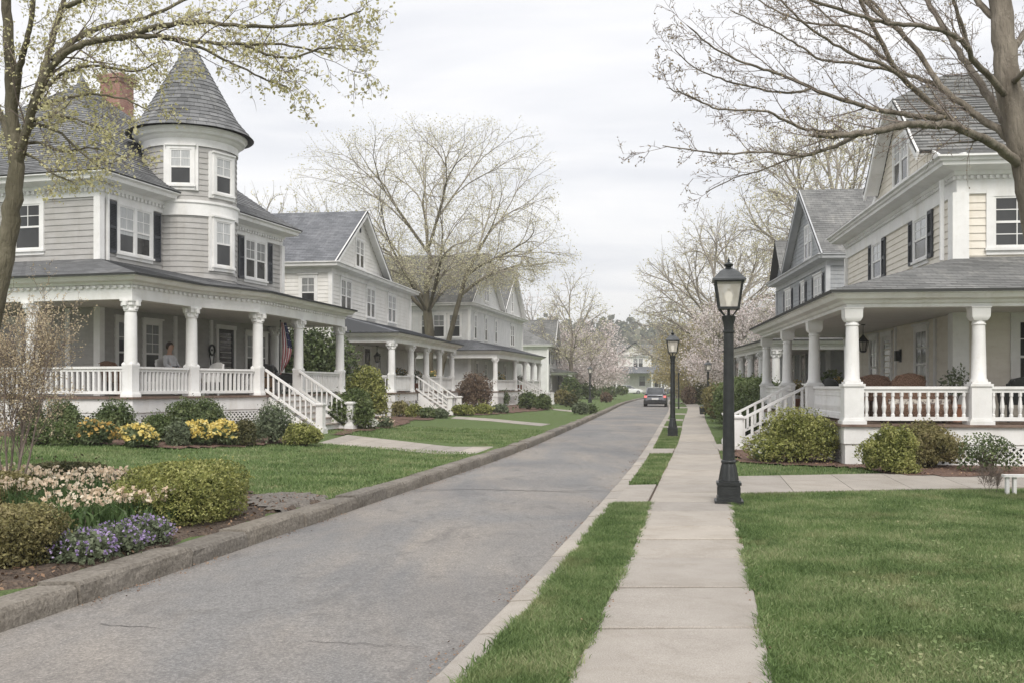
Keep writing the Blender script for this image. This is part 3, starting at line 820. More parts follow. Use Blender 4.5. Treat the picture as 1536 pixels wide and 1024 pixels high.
def smooth_part(o, ang=40):
    o.data.polygons.foreach_set('use_smooth', [True]*len(o.data.polygons))
    try: o.data.set_sharp_from_angle(angle=R(ang))
    except Exception: pass
def porch(par, s, path, zd, zt, zc, zr, inner, cols, gaps, kind='round', roofm='roof1', sg=1, rails=True, trim='white', dent=False, panels=(), sp=.125, turned=False, latt=(), zg=.1, bw=.042):
    """path: column centreline (plan). inner: wall polyline with as many points. cols: list of (segment, t). gaps: rail spans left open (pairs of column indices)."""
    out = opath(path, .20, sg)
    # deck
    mb = MB(); edge = opath(path, .26, sg)
    for i in range(len(path)-1):
        a, b_, c, d = edge[i], edge[i+1], inner[i+1], inner[i]
        mb.add([(*a, zd), (*b_, zd), (*c, zd), (*d, zd), (*a, zd-.045), (*b_, zd-.045), (*c, zd-.045), (*d, zd-.045)],
               [(0,1,2,3), (4,5,6,7), (0,1,5,4), (1,2,6,5), (3,0,4,7)])
    mb.build('deck', 'deck', par)
    mb = MB(); sweep(mb, path, [(.13, zd-.045), (.20, zd-.045), (.20, zd-.38), (.13, zd-.38)], sg)
    mb.build('skirt_board', trim, par)
    for (sgm, a0, a1) in latt:
        a, b_ = Vector((*out[sgm], 0)), Vector((*out[sgm+1], 0)); L = (b_-a).length; e = (b_-a)/L
        n = Vector((sg*e.y, -sg*e.x, 0)); F = Fr(a-n*.06, e, n)
        lattice(par, F, a0*L+.04, a1*L-.04, zg+.06, zd-.43)
    # beam + cornice
    mb = MB()
    sweep(mb, path, [(-.13, zt), (.14, zt), (.14, zc-.24), (.20, zc-.22), (.22, zc-.17), (.36, zc-.14), (.42, zc-.06), (.46, zc-.05), (.46, zc), (-.13, zc)], sg)
    if dent: dentils(mb, path, sg, .142, .20, zc-.31, zc-.25, .19, .085)
    mb.build('cornice', trim, par)
    mb = MB(); e2 = opath(path, -.12, sg)
    for i in range(len(path)-1):
        mb.add([(*e2[i], zt+.05), (*e2[i+1], zt+.05), (*inner[i+1], zt+.05), (*inner[i], zt+.05)], [(0,1,2,3)])
    mb.build('porch_ceiling', 'ceiling', par)
    mb = MB(); eo = opath(path, .50, sg)
    for i in range(len(path)-1):
        a, b_, c, d = eo[i], eo[i+1], inner[i+1], inner[i]
        courses(mb, [(*a, zc+.012), (*b_, zc+.012), (*c, zr), (*d, zr)], .15)
    mb.build('porch_roof', roofm, par)
    # columns
    cm = column_mb(kind, zd, zt); c0 = None; pos = []
    for sgm, t in cols:
        a, b_ = path[sgm], path[sgm+1]; pos.append((a[0]+(b_[0]-a[0])*t, a[1]+(b_[1]-a[1])*t))
    for pxy in pos:
        pr = MB(); pr.box(pxy[0]-.17, pxy[0]+.17, pxy[1]-.17, pxy[1]+.17, zg-.15, zd-.05); pr.build('pier', trim, par)
    for i, pxy in enumerate(pos):
        if c0 is None:
            c0 = cm.build('column', trim, par); smooth_part(c0); c = c0
        else: c = c0.copy(); COL.objects.link(c); c.parent = par
        a, b_ = path[cols[i][0]], path[cols[i][0]+1]
        c.location = (pxy[0], pxy[1], 0); c.rotation_euler = (0, 0, math.atan2(b_[1]-a[1], b_[0]-a[0]))
    if rails:
        for i in range(len(pos)-1):
            if i in gaps: continue
            a, b_ = Vector((*pos[i], 0)), Vector((*pos[i+1], 0)); d = (b_-a).normalized()*.19
            railing(par, a+d, b_-d, zd, sp=sp, bw=bw, panel=(i in panels), turned=turned)
    return pos
def stairs(par, F, a0, a1, zg, zd, run, n, rail=True, wid=.10, o0=.26, sp=.15, bw=.045):
    """F frame with n outward from the porch edge; treads descend outwards"""
    mb = MB(); w = MB(); rise = (zd-zg)/(n+0.0); tr = run/n
    for i in range(n-0):
        z = zd-rise*(i+1) if i < n else zg
        if i == n-1: break
        x0 = o0+tr*i; x1 = x0+tr
        F.box(mb, a0, a1, z-.035, z, x0-.0, x1+.035)
    for i in range(n):
        z = zd-rise*i
        F.box(w, a0+.02, a1-.02, z-rise+.0 if i == n-1 else z-rise, z-.036, o0+tr*i-.025, o0+tr*i-.002)
    st = mb.build('steps', 'deck2', par); w.build('riser', 'white_aged', st)
    for a in (a0-.03, a1+.03):
        g = MB()
        vs = [F.p(a-.025, zd-.03, o0-.02), F.p(a-.025, zg+.0, o0+run+.03), F.p(a-.025, zg-.1, o0+run+.03), F.p(a-.025, zg-.1, o0-.02)]
        vs += [F.p(a+.025, zd-.03, o0-.02), F.p(a+.025, zg+.0, o0+run+.03), F.p(a+.025, zg-.1, o0+run+.03), F.p(a+.025, zg-.1, o0-.02)]
        g.add(vs, [(0,1,2,3), (7,6,5,4), (0,4,5,1), (1,5,6,2), (2,6,7,3), (3,7,4,0)]); g.build('stringer', 'white', par)
        if rail:
            r = MB(); zt_ = zd+.74; ze = zg+.72; x0, x1 = o0-.12, o0+run+.10
            A = Vector(F.p(a, zt_, x0)); B = Vector(F.p(a, ze, x1)); r.beam(A, B, .085, .06)
            r.beam(A-Vector((0,0,.58)), B-Vector((0,0,.58)), .06, .07)
            m_ = int((run+.2)/sp)
            for i in range(m_):
                t = (i+.6)/m_; p = A.lerp(B, t); q = (A-Vector((0,0,.58))).lerp(B-Vector((0,0,.58)), t)
                r.beam(p, q, bw, bw, up=(F.e.x, F.e.y, 0))
            r.build('stair_rail', 'white', par)
            nb = MB(); c = F.p(a, 0, x1+.06)
            for wv, z0, z1 in ((.30, zg-.05, zg+.10), (.25, zg+.10, zg+.14), (.20, zg+.14, ze+.02), (.25, ze+.02, ze+.05), (.29, ze+.05, ze+.09), (.2, ze+.09, ze+.115)):
                nb.box(c[0]-wv/2, c[0]+wv/2, c[1]-wv/2, c[1]+wv/2, z0, z1)
            nb.build('newel_post', 'white', par)
M['deck2'] = nm('worn tread boards', (.25, .20, .165), (.45, .41, .37), 4, .7, .3, 30, .3)
def corner_board(mb, p, s, z0, z1, w=.16):
    mb.box(p[0]-w/2, p[0]+w/2, p[1]-w/2, p[1]+w/2, z0, z1)
def chimney(par, p, w, d, z0, z1, pots=1, flash=True):
    mb = MB()
    mb.box(p[0]-w/2, p[0]+w/2, p[1]-d/2, p[1]+d/2, z0, z1-.35)
    mb.box(p[0]-w/2-.04, p[0]+w/2+.04, p[1]-d/2-.04, p[1]+d/2+.04, z1-.35, z1-.22)
    mb.box(p[0]-w/2-.08, p[0]+w/2+.08, p[1]-d/2-.08, p[1]+d/2+.08, z1-.22, z1-.08)
    o = mb.build('chimney', 'brick', par, planar_uv=True)
    c = MB(); c.box(p[0]-w/2-.05, p[0]+w/2+.05, p[1]-d/2-.05, p[1]+d/2+.05, z1-.08, z1-.01)
    c.lathe([(.17, z1-.01), (.17, z1+.18), (.2, z1+.2), (.2, z1+.23)], 12, (p[0], p[1], 0)); c.build('chimney_cap', 'concrete_base', o)
def plain_glass_door(par, F, a, z0, z1, w, mat='dark_door', glass=True):
    mb = MB(); c = .12
    F.box(mb, a-w/2-c, a-w/2, z0, z1, 0, .06); F.box(mb, a+w/2, a+w/2+c, z0, z1, 0, .06); F.box(mb, a-w/2-c-.03, a+w/2+c+.03, z1, z1+.14, 0, .07)
    F.box(mb, a-w/2, a+w/2, z0-.02, z0+.03, 0, .07)
    fo = mb.build('door_frame', 'white', par)
    d = MB(); x0, x1 = a-w/2, a+w/2
    if glass:
        F.box(d, x0, x0+.11, z0+.03, z1, .004, .035); F.box(d, x1-.11, x1, z0+.03, z1, .004, .035)
        F.box(d, x0+.11, x1-.11, z1-.12, z1, .004, .035); F.box(d, x0+.11, x1-.11, z0+.03, z0+.75, .004, .03)
        F.box(d, x0+.2, x1-.2, z0+.15, z0+.62, .03, .036)
    else: F.box(d, x0, x1, z0+.03, z1, .004, .035)
    do = d.build('door', mat, par)
    if glass:
        g = MB(); F.box(g, x0+.11, x1-.11, z0+.75, z1-.12, .006, .018); g.build('pane', 'glass', do)
    hd = MB(); c_ = F.p(x0+.06, z0+1.0, .05); hd.lathe([(.0, -.03), (.025, -.02), (.03, 0), (.025, .02), (0, .03)], 8, c_, cap=False)
    F.box(hd, x0+.035, x0+.085, z0+.92, z0+1.12, .036, .042); hd.build('door_handle', 'mid_grey', do)

def gable_house(name, label, x, y, slope, s, L, W, eave, gables, wall, roofm, trim, wins, zg=.3, porch_=None, hip=None, gwin=None, exp=.17, blind='blind', chim=None, group=None):
    a = math.atan(slope)
    H = thing(name, label, 'house', (x, y, 0), -a, group)
    st = Fr((0, 0), (0, 1), (-s, 0)); nr = Fr((0, 0), (s, 0), (0, -1))
    bk = Fr((s*W, 0), (0, 1), (s, 0)); fr_ = Fr((0, L), (s, 0), (0, 1))
    mb = MB()
    clap(mb, st, 0, L, zg-.2, eave-.38, exp); clap(mb, nr, 0, W, zg-.2, eave-.38, exp); clap(mb, fr_, 0, W, zg-.2, eave-.38, .5); clap(mb, bk, 0, L, zg-.2, eave-.38, .5)
    oh = .40
    for g0, g1, za in gables:
        mid = (g0+g1)/2; hw = (g1-g0)/2; sl_ = (za-eave)/(hw+oh)
        clap(mb, st, g0, g1, eave-.02, za-.25, exp, clip=lambda z, mid=mid, hw=hw, sl_=sl_, za=za: (mid-(za-.12-z)/sl_, mid+(za-.12-z)/sl_))
    mb.build('wall', wall, H)
    t = MB()
    for p in ((0, 0), (0, L), (s*W, 0), (s*W, L)): corner_board(t, p, s, zg, eave-.41, .17)
    pth = [(s*W, 0), (0, 0), (0, L), (s*W, L)]; sg = 1 if s < 0 else -1
    # orientation: outward test
    tst = opath(pth, 1, 1); sg = 1 if (tst[1][1] < 0) else -1
    sweep(t, pth, CORN(eave), sg); t.build('cornice', trim, H)
    rf = MB(); rk = MB()
    for g0, g1, za in gables:
        mid = (g0+g1)/2
        e0, e1 = g0-oh, g1+oh; d0, d1 = -.38, W+.3
        for ee in (e0, e1):
            courses(rf, [(s*d0, ee, eave+.03), (s*d1, ee, eave+.03), (s*d1, mid, za), (s*d0, mid, za)], .17, th=.08)
            A = Vector((s*(d0+.03), ee, eave-.08)); B = Vector((s*(d0+.03), mid, za-.13)); rk.beam(A, B, .05, .24)
            A = Vector((s*(d0/2), ee+(.1 if ee < mid else -.1), eave-.02)); B = Vector((s*(d0/2), mid, za-.12)); rk.beam(A, B, .34, .03)
    if hip:
        h0, h1, zh = hip; e1 = h1+.45; m_ = (W)/2
        rid0 = h0-2; rid1 = max(h0+.2, e1-(W/2)*.75)
        courses(rf, [(s*-.45, rid0, eave+.03), (s*-.45, e1, eave+.03), (s*m_, rid1, zh), (s*m_, rid0, zh)], .17, th=.08)
        courses(rf, [(s*-.45, e1, eave+.03), (s*(W+.45), e1, eave+.03), (s*m_, rid1, zh)], .17, th=.08)
        courses(rf, [(s*(W+.45), rid0, eave+.03), (s*(W+.45), e1, eave+.03), (s*m_, rid1, zh), (s*m_, rid0, zh)], .17, th=.08)
    ro = rf.build('roof', roofm, H); rk.build('rake_board', trim, H)
    if chim: chimney(ro, (s*chim[0], chim[1]), chim[2], chim[3], eave+.3, chim[4])
    for F_, aa, z0, z1, w, pr, sh in wins:
        window(H, {'s': st, 'n': nr}[F_], aa, z0, z1, w, pr, shut=sh, blind=blind)
    for aa, z0, z1, w, pr in (gwin or []): window(H, st, aa, z0, z1, w, pr, cas=.09, cap=False, blind=blind)
    return H, st, nr, sg
# ================================================================== turreted grey house (left foreground)
def house1():
    s = -1; L, W = 10., 9.; zg = .3; zd = 1.38; ev = 7.35
    H = thing('turreted_house', 'pale grey clapboard house with a round turret, cone roof and wraparound white porch', 'house', (-11.2, 27., 0), -math.atan(.28))
    st = Fr((0, 0), (0, 1), (1, 0)); nr = Fr((0, 0), (-1, 0), (0, -1)); fr_ = Fr((0, L), (-1, 0), (0, 1)); bk = Fr((-W, 0), (0, 1), (-1, 0))
    mb = MB()
    clap(mb, st, 0, L, zg-.2, ev-.58, .165, lip=.022); clap(mb, nr, 0, W, zg-.2, ev-.58, .165, lip=.022); clap(mb, fr_, 0, W, zg-.2, ev-.58, .3); clap(mb, bk, 0, L, 0, ev-.58, .5)
    mb.build('wall', 'grey_siding', H)
    t = MB(); 
    for p in ((0, 0), (0, L), (-W, 0), (-W, L)): corner_board(t, p, s, zg, ev-.59, .2)
    path = [(-W, 0), (0, 0), (0, L), (-W, L)]
    sg = 1 if opath(path, 1, 1)[1][1] < 0 else -1
    sweep(t, path, [(-.02, ev-.58), (.045, ev-.58), (.05, ev-.36), (.10, ev-.34), (.12, ev-.25), (.32, ev-.2), (.46, ev-.17), (.48, ev-.07), (.56, ev-.03), (.56, ev+.02), (-.02, ev+.02)], sg)
    dentils(t, [(-W, 0), (0, 0), (0, L)], sg, .051, .12, ev-.44, ev-.35, .17, .08)
    t.box(.04, .12, .2, .28, 5.0, ev-.3)   # downpipe by the corner
    t.build('cornice', 'white', H)
    # hipped roof, slightly bell-cast at the eaves
    rf = MB(); o = .58; ap = Vector((-4.7, 5.1, 11.75)); base = [Vector((o, -o, ev+.03)), Vector((o, L+o, ev+.03)), Vector((-W-o, L+o, ev+.03)), Vector((-W-o, -o, ev+.03))]
    for i in range(4):
        a, b_ = base[i], base[(i+1) % 4]
        m1 = a.lerp(ap, .14); m1.z -= .14; m2 = b_.lerp(ap, .14); m2.z -= .14
        t1 = a.lerp(ap, .93); t2 = b_.lerp(ap, .93); t1.z -= .06; t2.z -= .06
        courses(rf, [a, b_, m2, m1], .15, .016, .08); courses(rf, [m1, m2, t2, t1], .15, .016, .08); courses(rf, [t1, t2, ap], .15, .016, .06)
    rf.lathe([(.16, 11.62), (.12, 11.8), (.05, 11.95), (0, 12.05)], 8, (-4.7, 5.1, 0))
    ro = rf.build('roof', 'roof1', H)
    chimney(ro, (-5.6, 8.1), .82, .8, 8.2, 12.95)
    cr = MB(); cr.box(-4.9, -4.45, 7.35, 7.8, 10.0, 11.0); cr.build('roof_cricket', 'mid_grey', ro)
    # turret
    c = (0.05, 4.2, 0); r = 1.38; TW = thing('turret', None, None, (0, 0, 0)); TW.parent = H
    w = MB()
    def saw(z0, z1, e=.165):
        pr = []; z = z0
        while z < z1-1e-3:
            tt = min(z+e, z1); pr += [(r+.022, z), (r+.002, tt)]; z = tt
        return pr
    w.lathe(saw(4.2, 6.75), 40, c, cap=False); w.lathe(saw(7.15, 8.85), 40, c, cap=False)
    w.build('turret_wall', 'grey_siding', TW)
    tb = MB()
    tb.lathe([(r, 6.72), (r+.06, 6.72), (r+.06, 7.06), (r+.10, 7.10), (r+.10, 7.17), (r, 7.19)], 40, c, cap=False)
    tb.lathe([(r, 8.80), (r+.06, 8.80), (r+.06, 9.02), (r+.12, 9.05), (r+.16, 9.12), (r+.26, 9.16), (r+.28, 9.24), (r+.34, 9.28), (r+.34, 9.33), (.3, 9.35)], 40, c, cap=False)
    o_ = tb.build('turret_trim', 'white', TW); smooth_part(o_, 35)
    cone = MB(); z0, z1 = 9.33, 12.45; n = 34; R0 = r+.35; nsh = 24
    prev = None
    def rad(z):
        t_ = (z-z0)/(z1-z0); return R0*(1-t_)**1.02*(1+.10*max(0, .18-t_)/.18)
    z = z0; ns = 40
    while z < z1-.22:
        zt = min(z+.135, z1-.20); r0, r1 = rad(z)+.018, rad(zt)
        sl_ = math.hypot(r0-r1, zt-z)
        vs = []; 
        for rr, zz in ((r0-.02, z), (r0, z+.002), (r1, zt)):
            for i in range(ns): vs.append((c[0]+rr*math.cos(2*PI*i/ns), c[1]+rr*math.sin(2*PI*i/ns), zz+(rnd.uniform(-.006, .006) if rr == r0 else 0)))
        fs, uv = [], []
        row = round((z-z0)/.135)*.15
        for j in range(2):
            for i in range(ns):
                fs.append((j*ns+i, j*ns+(i+1) % ns, (j+1)*ns+(i+1) % ns, (j+1)*ns+i))
                u0, u1 = i/ns*2*PI*(r0), (i+1)/ns*2*PI*r0
                uv.append([(u0+row*3, row), (u1+row*3, row), (u1+row*3, row+.14), (u0+row*3, row+.14)])
        cone.add(vs, fs, 0, uv); z = zt
    co = cone.build('turret_roof', 'roof1', TW)
    fin = MB(); fin.lathe([(rad(z1-.34)+.035, z1-.36), (rad(z1-.34)+.03, z1-.33), (.05, z1-.05), (.075, z1-.02), (.075, z1+.02), (.04, z1+.05), (.075, z1+.10), (.075, z1+.14), (.035, z1+.19), (.02, z1+.26), (0, z1+.34)], 14, c)
    o_ = fin.build('finial', 'white_aged', co); smooth_part(o_)
    for ang, z0, z1 in ((-68, 7.62, 8.68), (-14, 7.45, 8.55), (-14, 5.25, 6.62)):
        A = R(ang); n = (math.cos(A), math.sin(A)); F = Fr((c[0]+n[0]*(r-.09), c[1]+n[1]*(r-.09)), (-n[1], n[0]), n)
        q = MB(); F.box(q, -.50, .50, z0-.16, z1+.13, -.05, .095); q.build('window_surround', 'white', TW)
        F2 = Fr((c[0]+n[0]*(r+.006), c[1]+n[1]*(r+.006)), (-n[1], n[0]), n)
        window(TW, F2, 0, z0, z1, .62, cas=.10, shade=.5, blind='blind_w')
    # windows
    window(H, nr, 2.3, 5.4, 6.66, .84, shade=.0, cas=.12, cap=False)
    window(H, st, 1.5, 5.35, 6.68, .66, True, cap=False, shut=.34, shade=.62, blind='blind_w')
    window(H, st, 8.15, 5.35, 6.68, .62, True, cap=False, shut=.34, shade=.5)
    window(H, st, 1.05, 1.72, 3.45, .62, shade=.3); window(H, st, 2.3, 1.72, 3.45, .68, shade=.5, mun=(2, 3))
    plain_glass_door(H, st, 6.25, zd, 3.5, .92)
    window(H, st, 8.2, 1.85, 3.4, .6, True, shade=.5); window(H, nr, 2.6, 1.75, 3.4, .9, True, shade=.4); window(H, nr, 6, 1.75, 3.4, .9, shade=.4)
    for F_, a_ in ((st, 3.35), (st, 5.3), (nr, .9)): q = MB(); F_.box(q, a_, a_+.15, zd, 3.75, 0, .06); q.build('pilaster', 'white', H)
    # porch
    pth = [(-9.6, -2.32), (2.72, -2.32), (2.72, .15), (3.35, 2.42), (2.75, 9.2), (0.1, 9.2)]
    inn = [(-9.6, -.02), (.02, -.02), (.02, .2), (.02, 2.42), (.02, 9.2), (.02, 9.2)]
    # far end closes square against the wall
    psg = 1 if opath(pth, 1, 1)[1][1] < -2.32 else -1
    inn[4] = (.02, 7.2); inn[5] = (.02, 9.2)
    cols = [(0, .28), (0, .52), (0, .768), (1, 0.0), (2, .02), (3, .02), (3, .455), (4, .0), (4, .97)]
    pos = porch(H, s, pth, zd, 3.72, 4.30, 5.08, inn, cols, {5}, 'round', 'roof1', psg, dent=True, panels=(), sp=.15, bw=.055,
          latt=((0, .02, .98), (1, .03, .97), (2, .03, .97), (3, .04, .06)), zg=.3)
    a, b_ = Vector((*pos[5], 0)), Vector((*pos[6], 0)); e = (b_-a).normalized(); n = Vector((e.y, -e.x, 0))
    F = Fr((a.x, a.y), (e.x, e.y), (n.x, n.y)); Ls = (b_-a).length
    stairs(H, F, .26, Ls-.26, .33, zd, 1.42, 6, o0=.24, sp=.16)
    lt = MB(); 
    Lx = (Vector((*pth[4], 0))-Vector((*pth[3], 0))).length
    o1, o2 = opath(pth, .20, psg)[3:5]; a = Vector((*o1, 0)); b_ = Vector((*o2, 0)); e = (b_-a).normalized(); n = Vector((e.y, -e.x, 0))
    lattice(H, Fr(a-n*.06, e, n), Ls+.5, Lx-.1, .36, zd-.43)
    return H
H1 = house1()
# ================================================================== cream house with wraparound porch (right foreground)
def house_r1():
    s = 1; L, W = 11.15, 10.5; zd = .90; ev = 6.52
    H = thing('cream_house', 'cream clapboard house with white porch and bell-cast gable at the right edge', 'house', (9.71, 21.65, 0), -math.atan(.12))
    st = Fr((0, 0), (0, 1), (-1, 0)); nr = Fr((0, 0), (1, 0), (0, -1)); fr_ = Fr((0, L), (1, 0), (0, 1)); bk = Fr((W, 0), (0, 1), (1, 0))
    mb = MB()
    for F, w_ in ((st, L), (nr, W), (fr_, W)): clap(mb, F, 0, w_, 0, ev-.70, .165, lip=.022)
    clap(mb, bk, 0, L, 0, ev-.7, .5)
    hwz = [(6.5, 4.35), (6.72, 3.4), (7.1, 2.6), (7.6, 2.0), (8.1, 1.5), (8.5, 1.0), (8.9, .45), (9.3, .0)]
    def hw(z):
        for (z0, h0), (z1, h1) in zip(hwz[:-1], hwz[1:]):
            if z0 <= z <= z1: return h0+(h1-h0)*(z-z0)/(z1-z0)
        return 0 if z > 9 else 4.35
    gm = 4.4
    clap(mb, st, 0, 9, ev-.02, 8.85, .165, clip=lambda z: (gm-hw(z)+.04, gm+hw(z)-.04), lip=.022)
    mb.build('wall', 'cream', H)
    t = MB(); path = [(W, 0), (0, 0), (0, L), (W, L)]; sg = 1 if opath(path, 1, 1)[1][1] < 0 else -1
    for p in path: corner_board(t, p, s, .2, ev-.71, .34 if p == (0, 0) else .2)
    sweep(t, path, [(-.02, ev-.72), (.05, ev-.72), (.055, ev-.34), (.11, ev-.32), (.13, ev-.24), (.34, ev-.2), (.46, ev-.17), (.47, ev-.10), (.52, ev-.08), (.53, ev-.03), (.60, ev-.01), (.60, ev+.03), (-.02, ev+.03)], sg)
    dentils(t, [(W, 0), (0, 0), (0, L)], sg, .056, .12, ev-.41, ev-.335, .13, .06)
    t.box(-.30, -.22, .25, .33, 4.4, ev-.35)
    t.build('cornice', 'white', H)
    rf = MB(); rk = MB()
    d0 = -.42
    prof = [(hw(z)+.10, z+.06) for z, _ in hwz[:-1]]; prof[0] = (4.95, ev+.04)
    for sd in (-1, 1):
        for (h0, z0), (h1, z1) in zip(prof[:-1], prof[1:]):
            x0 = d0 if h0 < 3.3 else -.02
            courses(rf, [(x0, gm+sd*h0, z0), (W+.5, gm+sd*h0, z0), (W+.5, gm+sd*h1, z1), (x0, gm+sd*h1, z1)], .15, .018, .06)
            if h0 < 3.3:
                rk.beam((d0+.03, gm+sd*h0, z0-.12), (d0+.03, gm+sd*h1, z1-.12), .05, .22)
                rk.beam((d0/2, gm+sd*(h0-.08), z0-.07), (d0/2, gm+sd*(h1-.06), z1-.07), .36, .03)
            else:
                rk.beam((-.04, gm+sd*h0, z0-.04), (-.04, gm+sd*h1, z1-.07), .06, .14)
        h1, z1 = prof[-1]
        courses(rf, [(d0, gm+sd*h1, z1), (W+.5, gm+sd*h1, z1), (W+.5, gm, 9.70), (1.0, gm, 9.70)], .15, .018, .06)
    h1, z1 = prof[-1]
    courses(rf, [(d0, gm-h1, z1), (d0, gm+h1, z1), (1.0, gm, 9.70)], .15, .018, .06)
    rk.beam((d0+.03, gm-h1, z1-.06), (d0+.03, gm+h1, z1-.06), .06, .12)
    # far part of the roof
    courses(rf, [(-.58, 8.3, ev+.04), (-.58, L+.58, ev+.04), (4.5, L-2.6, 8.7), (4.5, 7.0, 8.7)], .15, .018, .06)
    courses(rf, [(-.58, L+.58, ev+.04), (W+.5, L+.58, ev+.04), (W-4, L-2.6, 8.7), (4.5, L-2.6, 8.7)], .15, .018, .06)
    rf.build('roof', 'roof3', H); rk.build('rake_board', 'white', H)
    q = MB(); q.beam((1.0, .25, 6.72), (6.5, .25, 6.72), .06, .06); q.box(1.0, 1.35, .1, .4, 6.6, 6.74); q.build('roof_vent_pipe', 'white_aged', H)
    window(H, st, gm+.15, 6.95, 8.15, .62, True, cas=.10, cap=False, shade=.5, mun=(2, 2), blind='blind_w', gap=.12)
    window(H, st, 7.1, 4.72, 5.98-.25, .95, shut=.36, shade=.5, blind='blind_w', cap=False); window(H, st, 2.75, 4.72, 5.98-.25, 1.02, shut=.36, shade=.5, blind='blind_w', cap=False)
    window(H, nr, 1.2, 4.62, 5.73, .95, shade=.0, both=True, cap=False, cas=.16)
    window(H, st, 2.7, 1.35, 3.0, .95, shade=.2); window(H, nr, 1.75, 1.5, 3.05, 1.05, shade=.0, cas=.16); window(H, nr, 5.2, 1.5, 3.05, 1.0, shade=.4)
    window(H, st, 7.5, 1.35, 3.0, .8, shade=.3); plain_glass_door(H, st, 6.0, zd, 3.0, .9, 'white_aged')
    for a_ in (1.5, 5.0): q = MB(); st.box(q, a_, a_+.12, zd, 3.2, .0, .06); q.build('pilaster', 'white', H)
    pth = [(9.5, -2.39), (-2.745, -2.39), (-2.745, 10.1), (-.02, 10.1)]
    inn = [(9.5, -.02), (-.02, -.02), (-.02, 8.4), (-.02, 10.1)]
    psg = 1 if opath(pth, 1, 1)[1][1] < -2.39 else -1
    Lf = 12.245; Ls_ = 12.49
    cols = [(0, .08), (0, (9.5-5.0)/Lf), (0, (9.5-2.15)/Lf), (0, (9.5+.37)/Lf), (1, 0.), (1, 4.1/Ls_), (1, 8.2/Ls_), (1, 1.0), (2, .95)]
    pos = porch(H, s, pth, zd, 3.17, 3.47, 4.42, inn, cols, {5}, 'square', 'roof3', psg, panels=(4, 6, 7), sp=.16, turned=True, bw=.075,
                latt=((0, .02, .985), (1, .02, .335)), zg=.06)
    a, b_ = Vector((*pos[5], 0)), Vector((*pos[6], 0)); e = (b_-a).normalized(); n = Vector((-e.y, e.x, 0))
    F = Fr((a.x, a.y), (e.x, e.y), (n.x, n.y)); Ls = (b_-a).length
    stairs(H, F, .30, Ls-1.2, .11, zd, 1.35, 5, o0=.24, sp=.19, bw=.06)
    d = Vector((*pos[6], 0))-e*.19; railing(H, d-e*.75, d, zd, sp=.19)
    fb = MB()
    for i, (sg_, a0, a1) in enumerate(((0, .0, 1.), (1, 0., 1.))):
        p, q_ = pth[sg_], pth[sg_+1]; fb.wallbox(p, q_, -.05, .14, .30)
    fb.build('footing', 'concrete_base', H)
    return H
HR1 = house_r1()
# ================================================================== further houses
def side_porch(H, s, sg_unused, pth, inn, zd, zt, zc, zr, cols, gaps, kind, roofm, stair, zg, panels=(), latt=(), trim='white'):
    yy = pth[0][1]
    psg = 1 if opath(pth, 1, 1)[0][1] < yy else -1
    pos = porch(H, s, pth, zd, zt, zc, zr, inn, cols, gaps, kind, roofm, psg, panels=panels, latt=latt, zg=zg, trim=trim, sp=.16)
    if stair is not None:
        i, a0, a1, run, n_ = stair
        a, b_ = Vector((*pos[i], 0)), Vector((*pos[i+1], 0)); e = (b_-a).normalized(); n = Vector((-s*abs(e.y), 0, 0)); n = Vector((e.y, -e.x, 0))*(1 if (e.y*(-s)) > 0 else -1)
        stairs(H, Fr((a.x, a.y), (e.x, e.y), (n.x, n.y)), a0, a1, zg, zd, run, n_, sp=.2)
    return pos
H2, st, nr, sg = gable_house('gabled_house', 'off white house with blue grey gable roof behind the turreted house', -7.7, 42.3, .15, -1, 13.4, 9.5, 6.85,
    [(0, 8.2, 9.75)], 'cream_white', 'roof2', 'white',
    [('n', 1.0, 4.95, 6.25, .62, False, 0), ('s', 2.0, 4.9, 6.3, .66, True, 0), ('s', 5.8, 4.9, 6.3, .60, True, 0), ('s', 9.6, 4.9, 6.3, .66, True, 0),
     ('s', 2.0, 1.75, 3.3, .66, True, 0), ('s', 9.5, 1.75, 3.3, .66, True, 0), ('n', 2.4, 1.75, 3.3, .7, False, 0), ('s', 7.2, 1.75, 3.3, .6, False, 0)],
    hip=(8.0, 13.4, 8.5), gwin=[(4.05, 7.1, 8.35, .55, True)], blind='blind')
q = MB(); q.beam((.03, 4.1, 8.75), (.03, 4.1, 9.05), .06, .12); q.build('attic_vent', 'shutter', H2)
plain_glass_door(H2, st, 5.2, 1.36, 3.4, .9)
side_porch(H2, -1, 0, [(.1, .6), (2.5, .6), (2.5, 13.4), (.1, 13.4)], [(.02, .6), (.02, 2.6), (.02, 11.4), (.02, 13.4)], 1.36, 3.5, 3.9, 4.7,
    [(0, .06), (0, 1), (1, .255), (1, .49), (1, .72), (1, .96), (2, .95)], {2}, 'round', 'roof2', (2, .5, 2.5, 1.35, 6), .33, latt=((0, .02, .98), (1, .01, .24)), panels=(1, 3))
H3, st, nr, sg = gable_house('twin_gabled_house', 'white house with two street gables beyond the big maple', -2.83, 66., .21, -1, 17.8, 10, 7.1,
    [(0, 9.7, 11.0), (10.0, 17.6, 10.7)], 'white_siding2', 'roof3', 'white',
    [('n', 1.0, 4.85, 6.35, .75, False, 0), ('n', 2.5, 4.85, 6.35, .75, True, 0), ('s', 1.6, 4.8, 6.4, .6, False, 0), ('s', 4.7, 4.8, 6.4, .6, False, 0), ('s', 7.9, 4.8, 6.4, .6, False, 0),
     ('s', 13.8, 4.8, 6.4, .6, True, 0), ('s', 2.0, 1.7, 3.2, .6, False, 0), ('s', 4.6, 1.7, 3.2, .6, False, 0), ('s', 11, 1.7, 3.2, .6, False, 0), ('s', 14.5, 1.7, 3.2, .6, True, 0)],
    gwin=[(4.85, 7.6, 9.2, .62, True), (13.8, 7.5, 9.0, .55, False)])
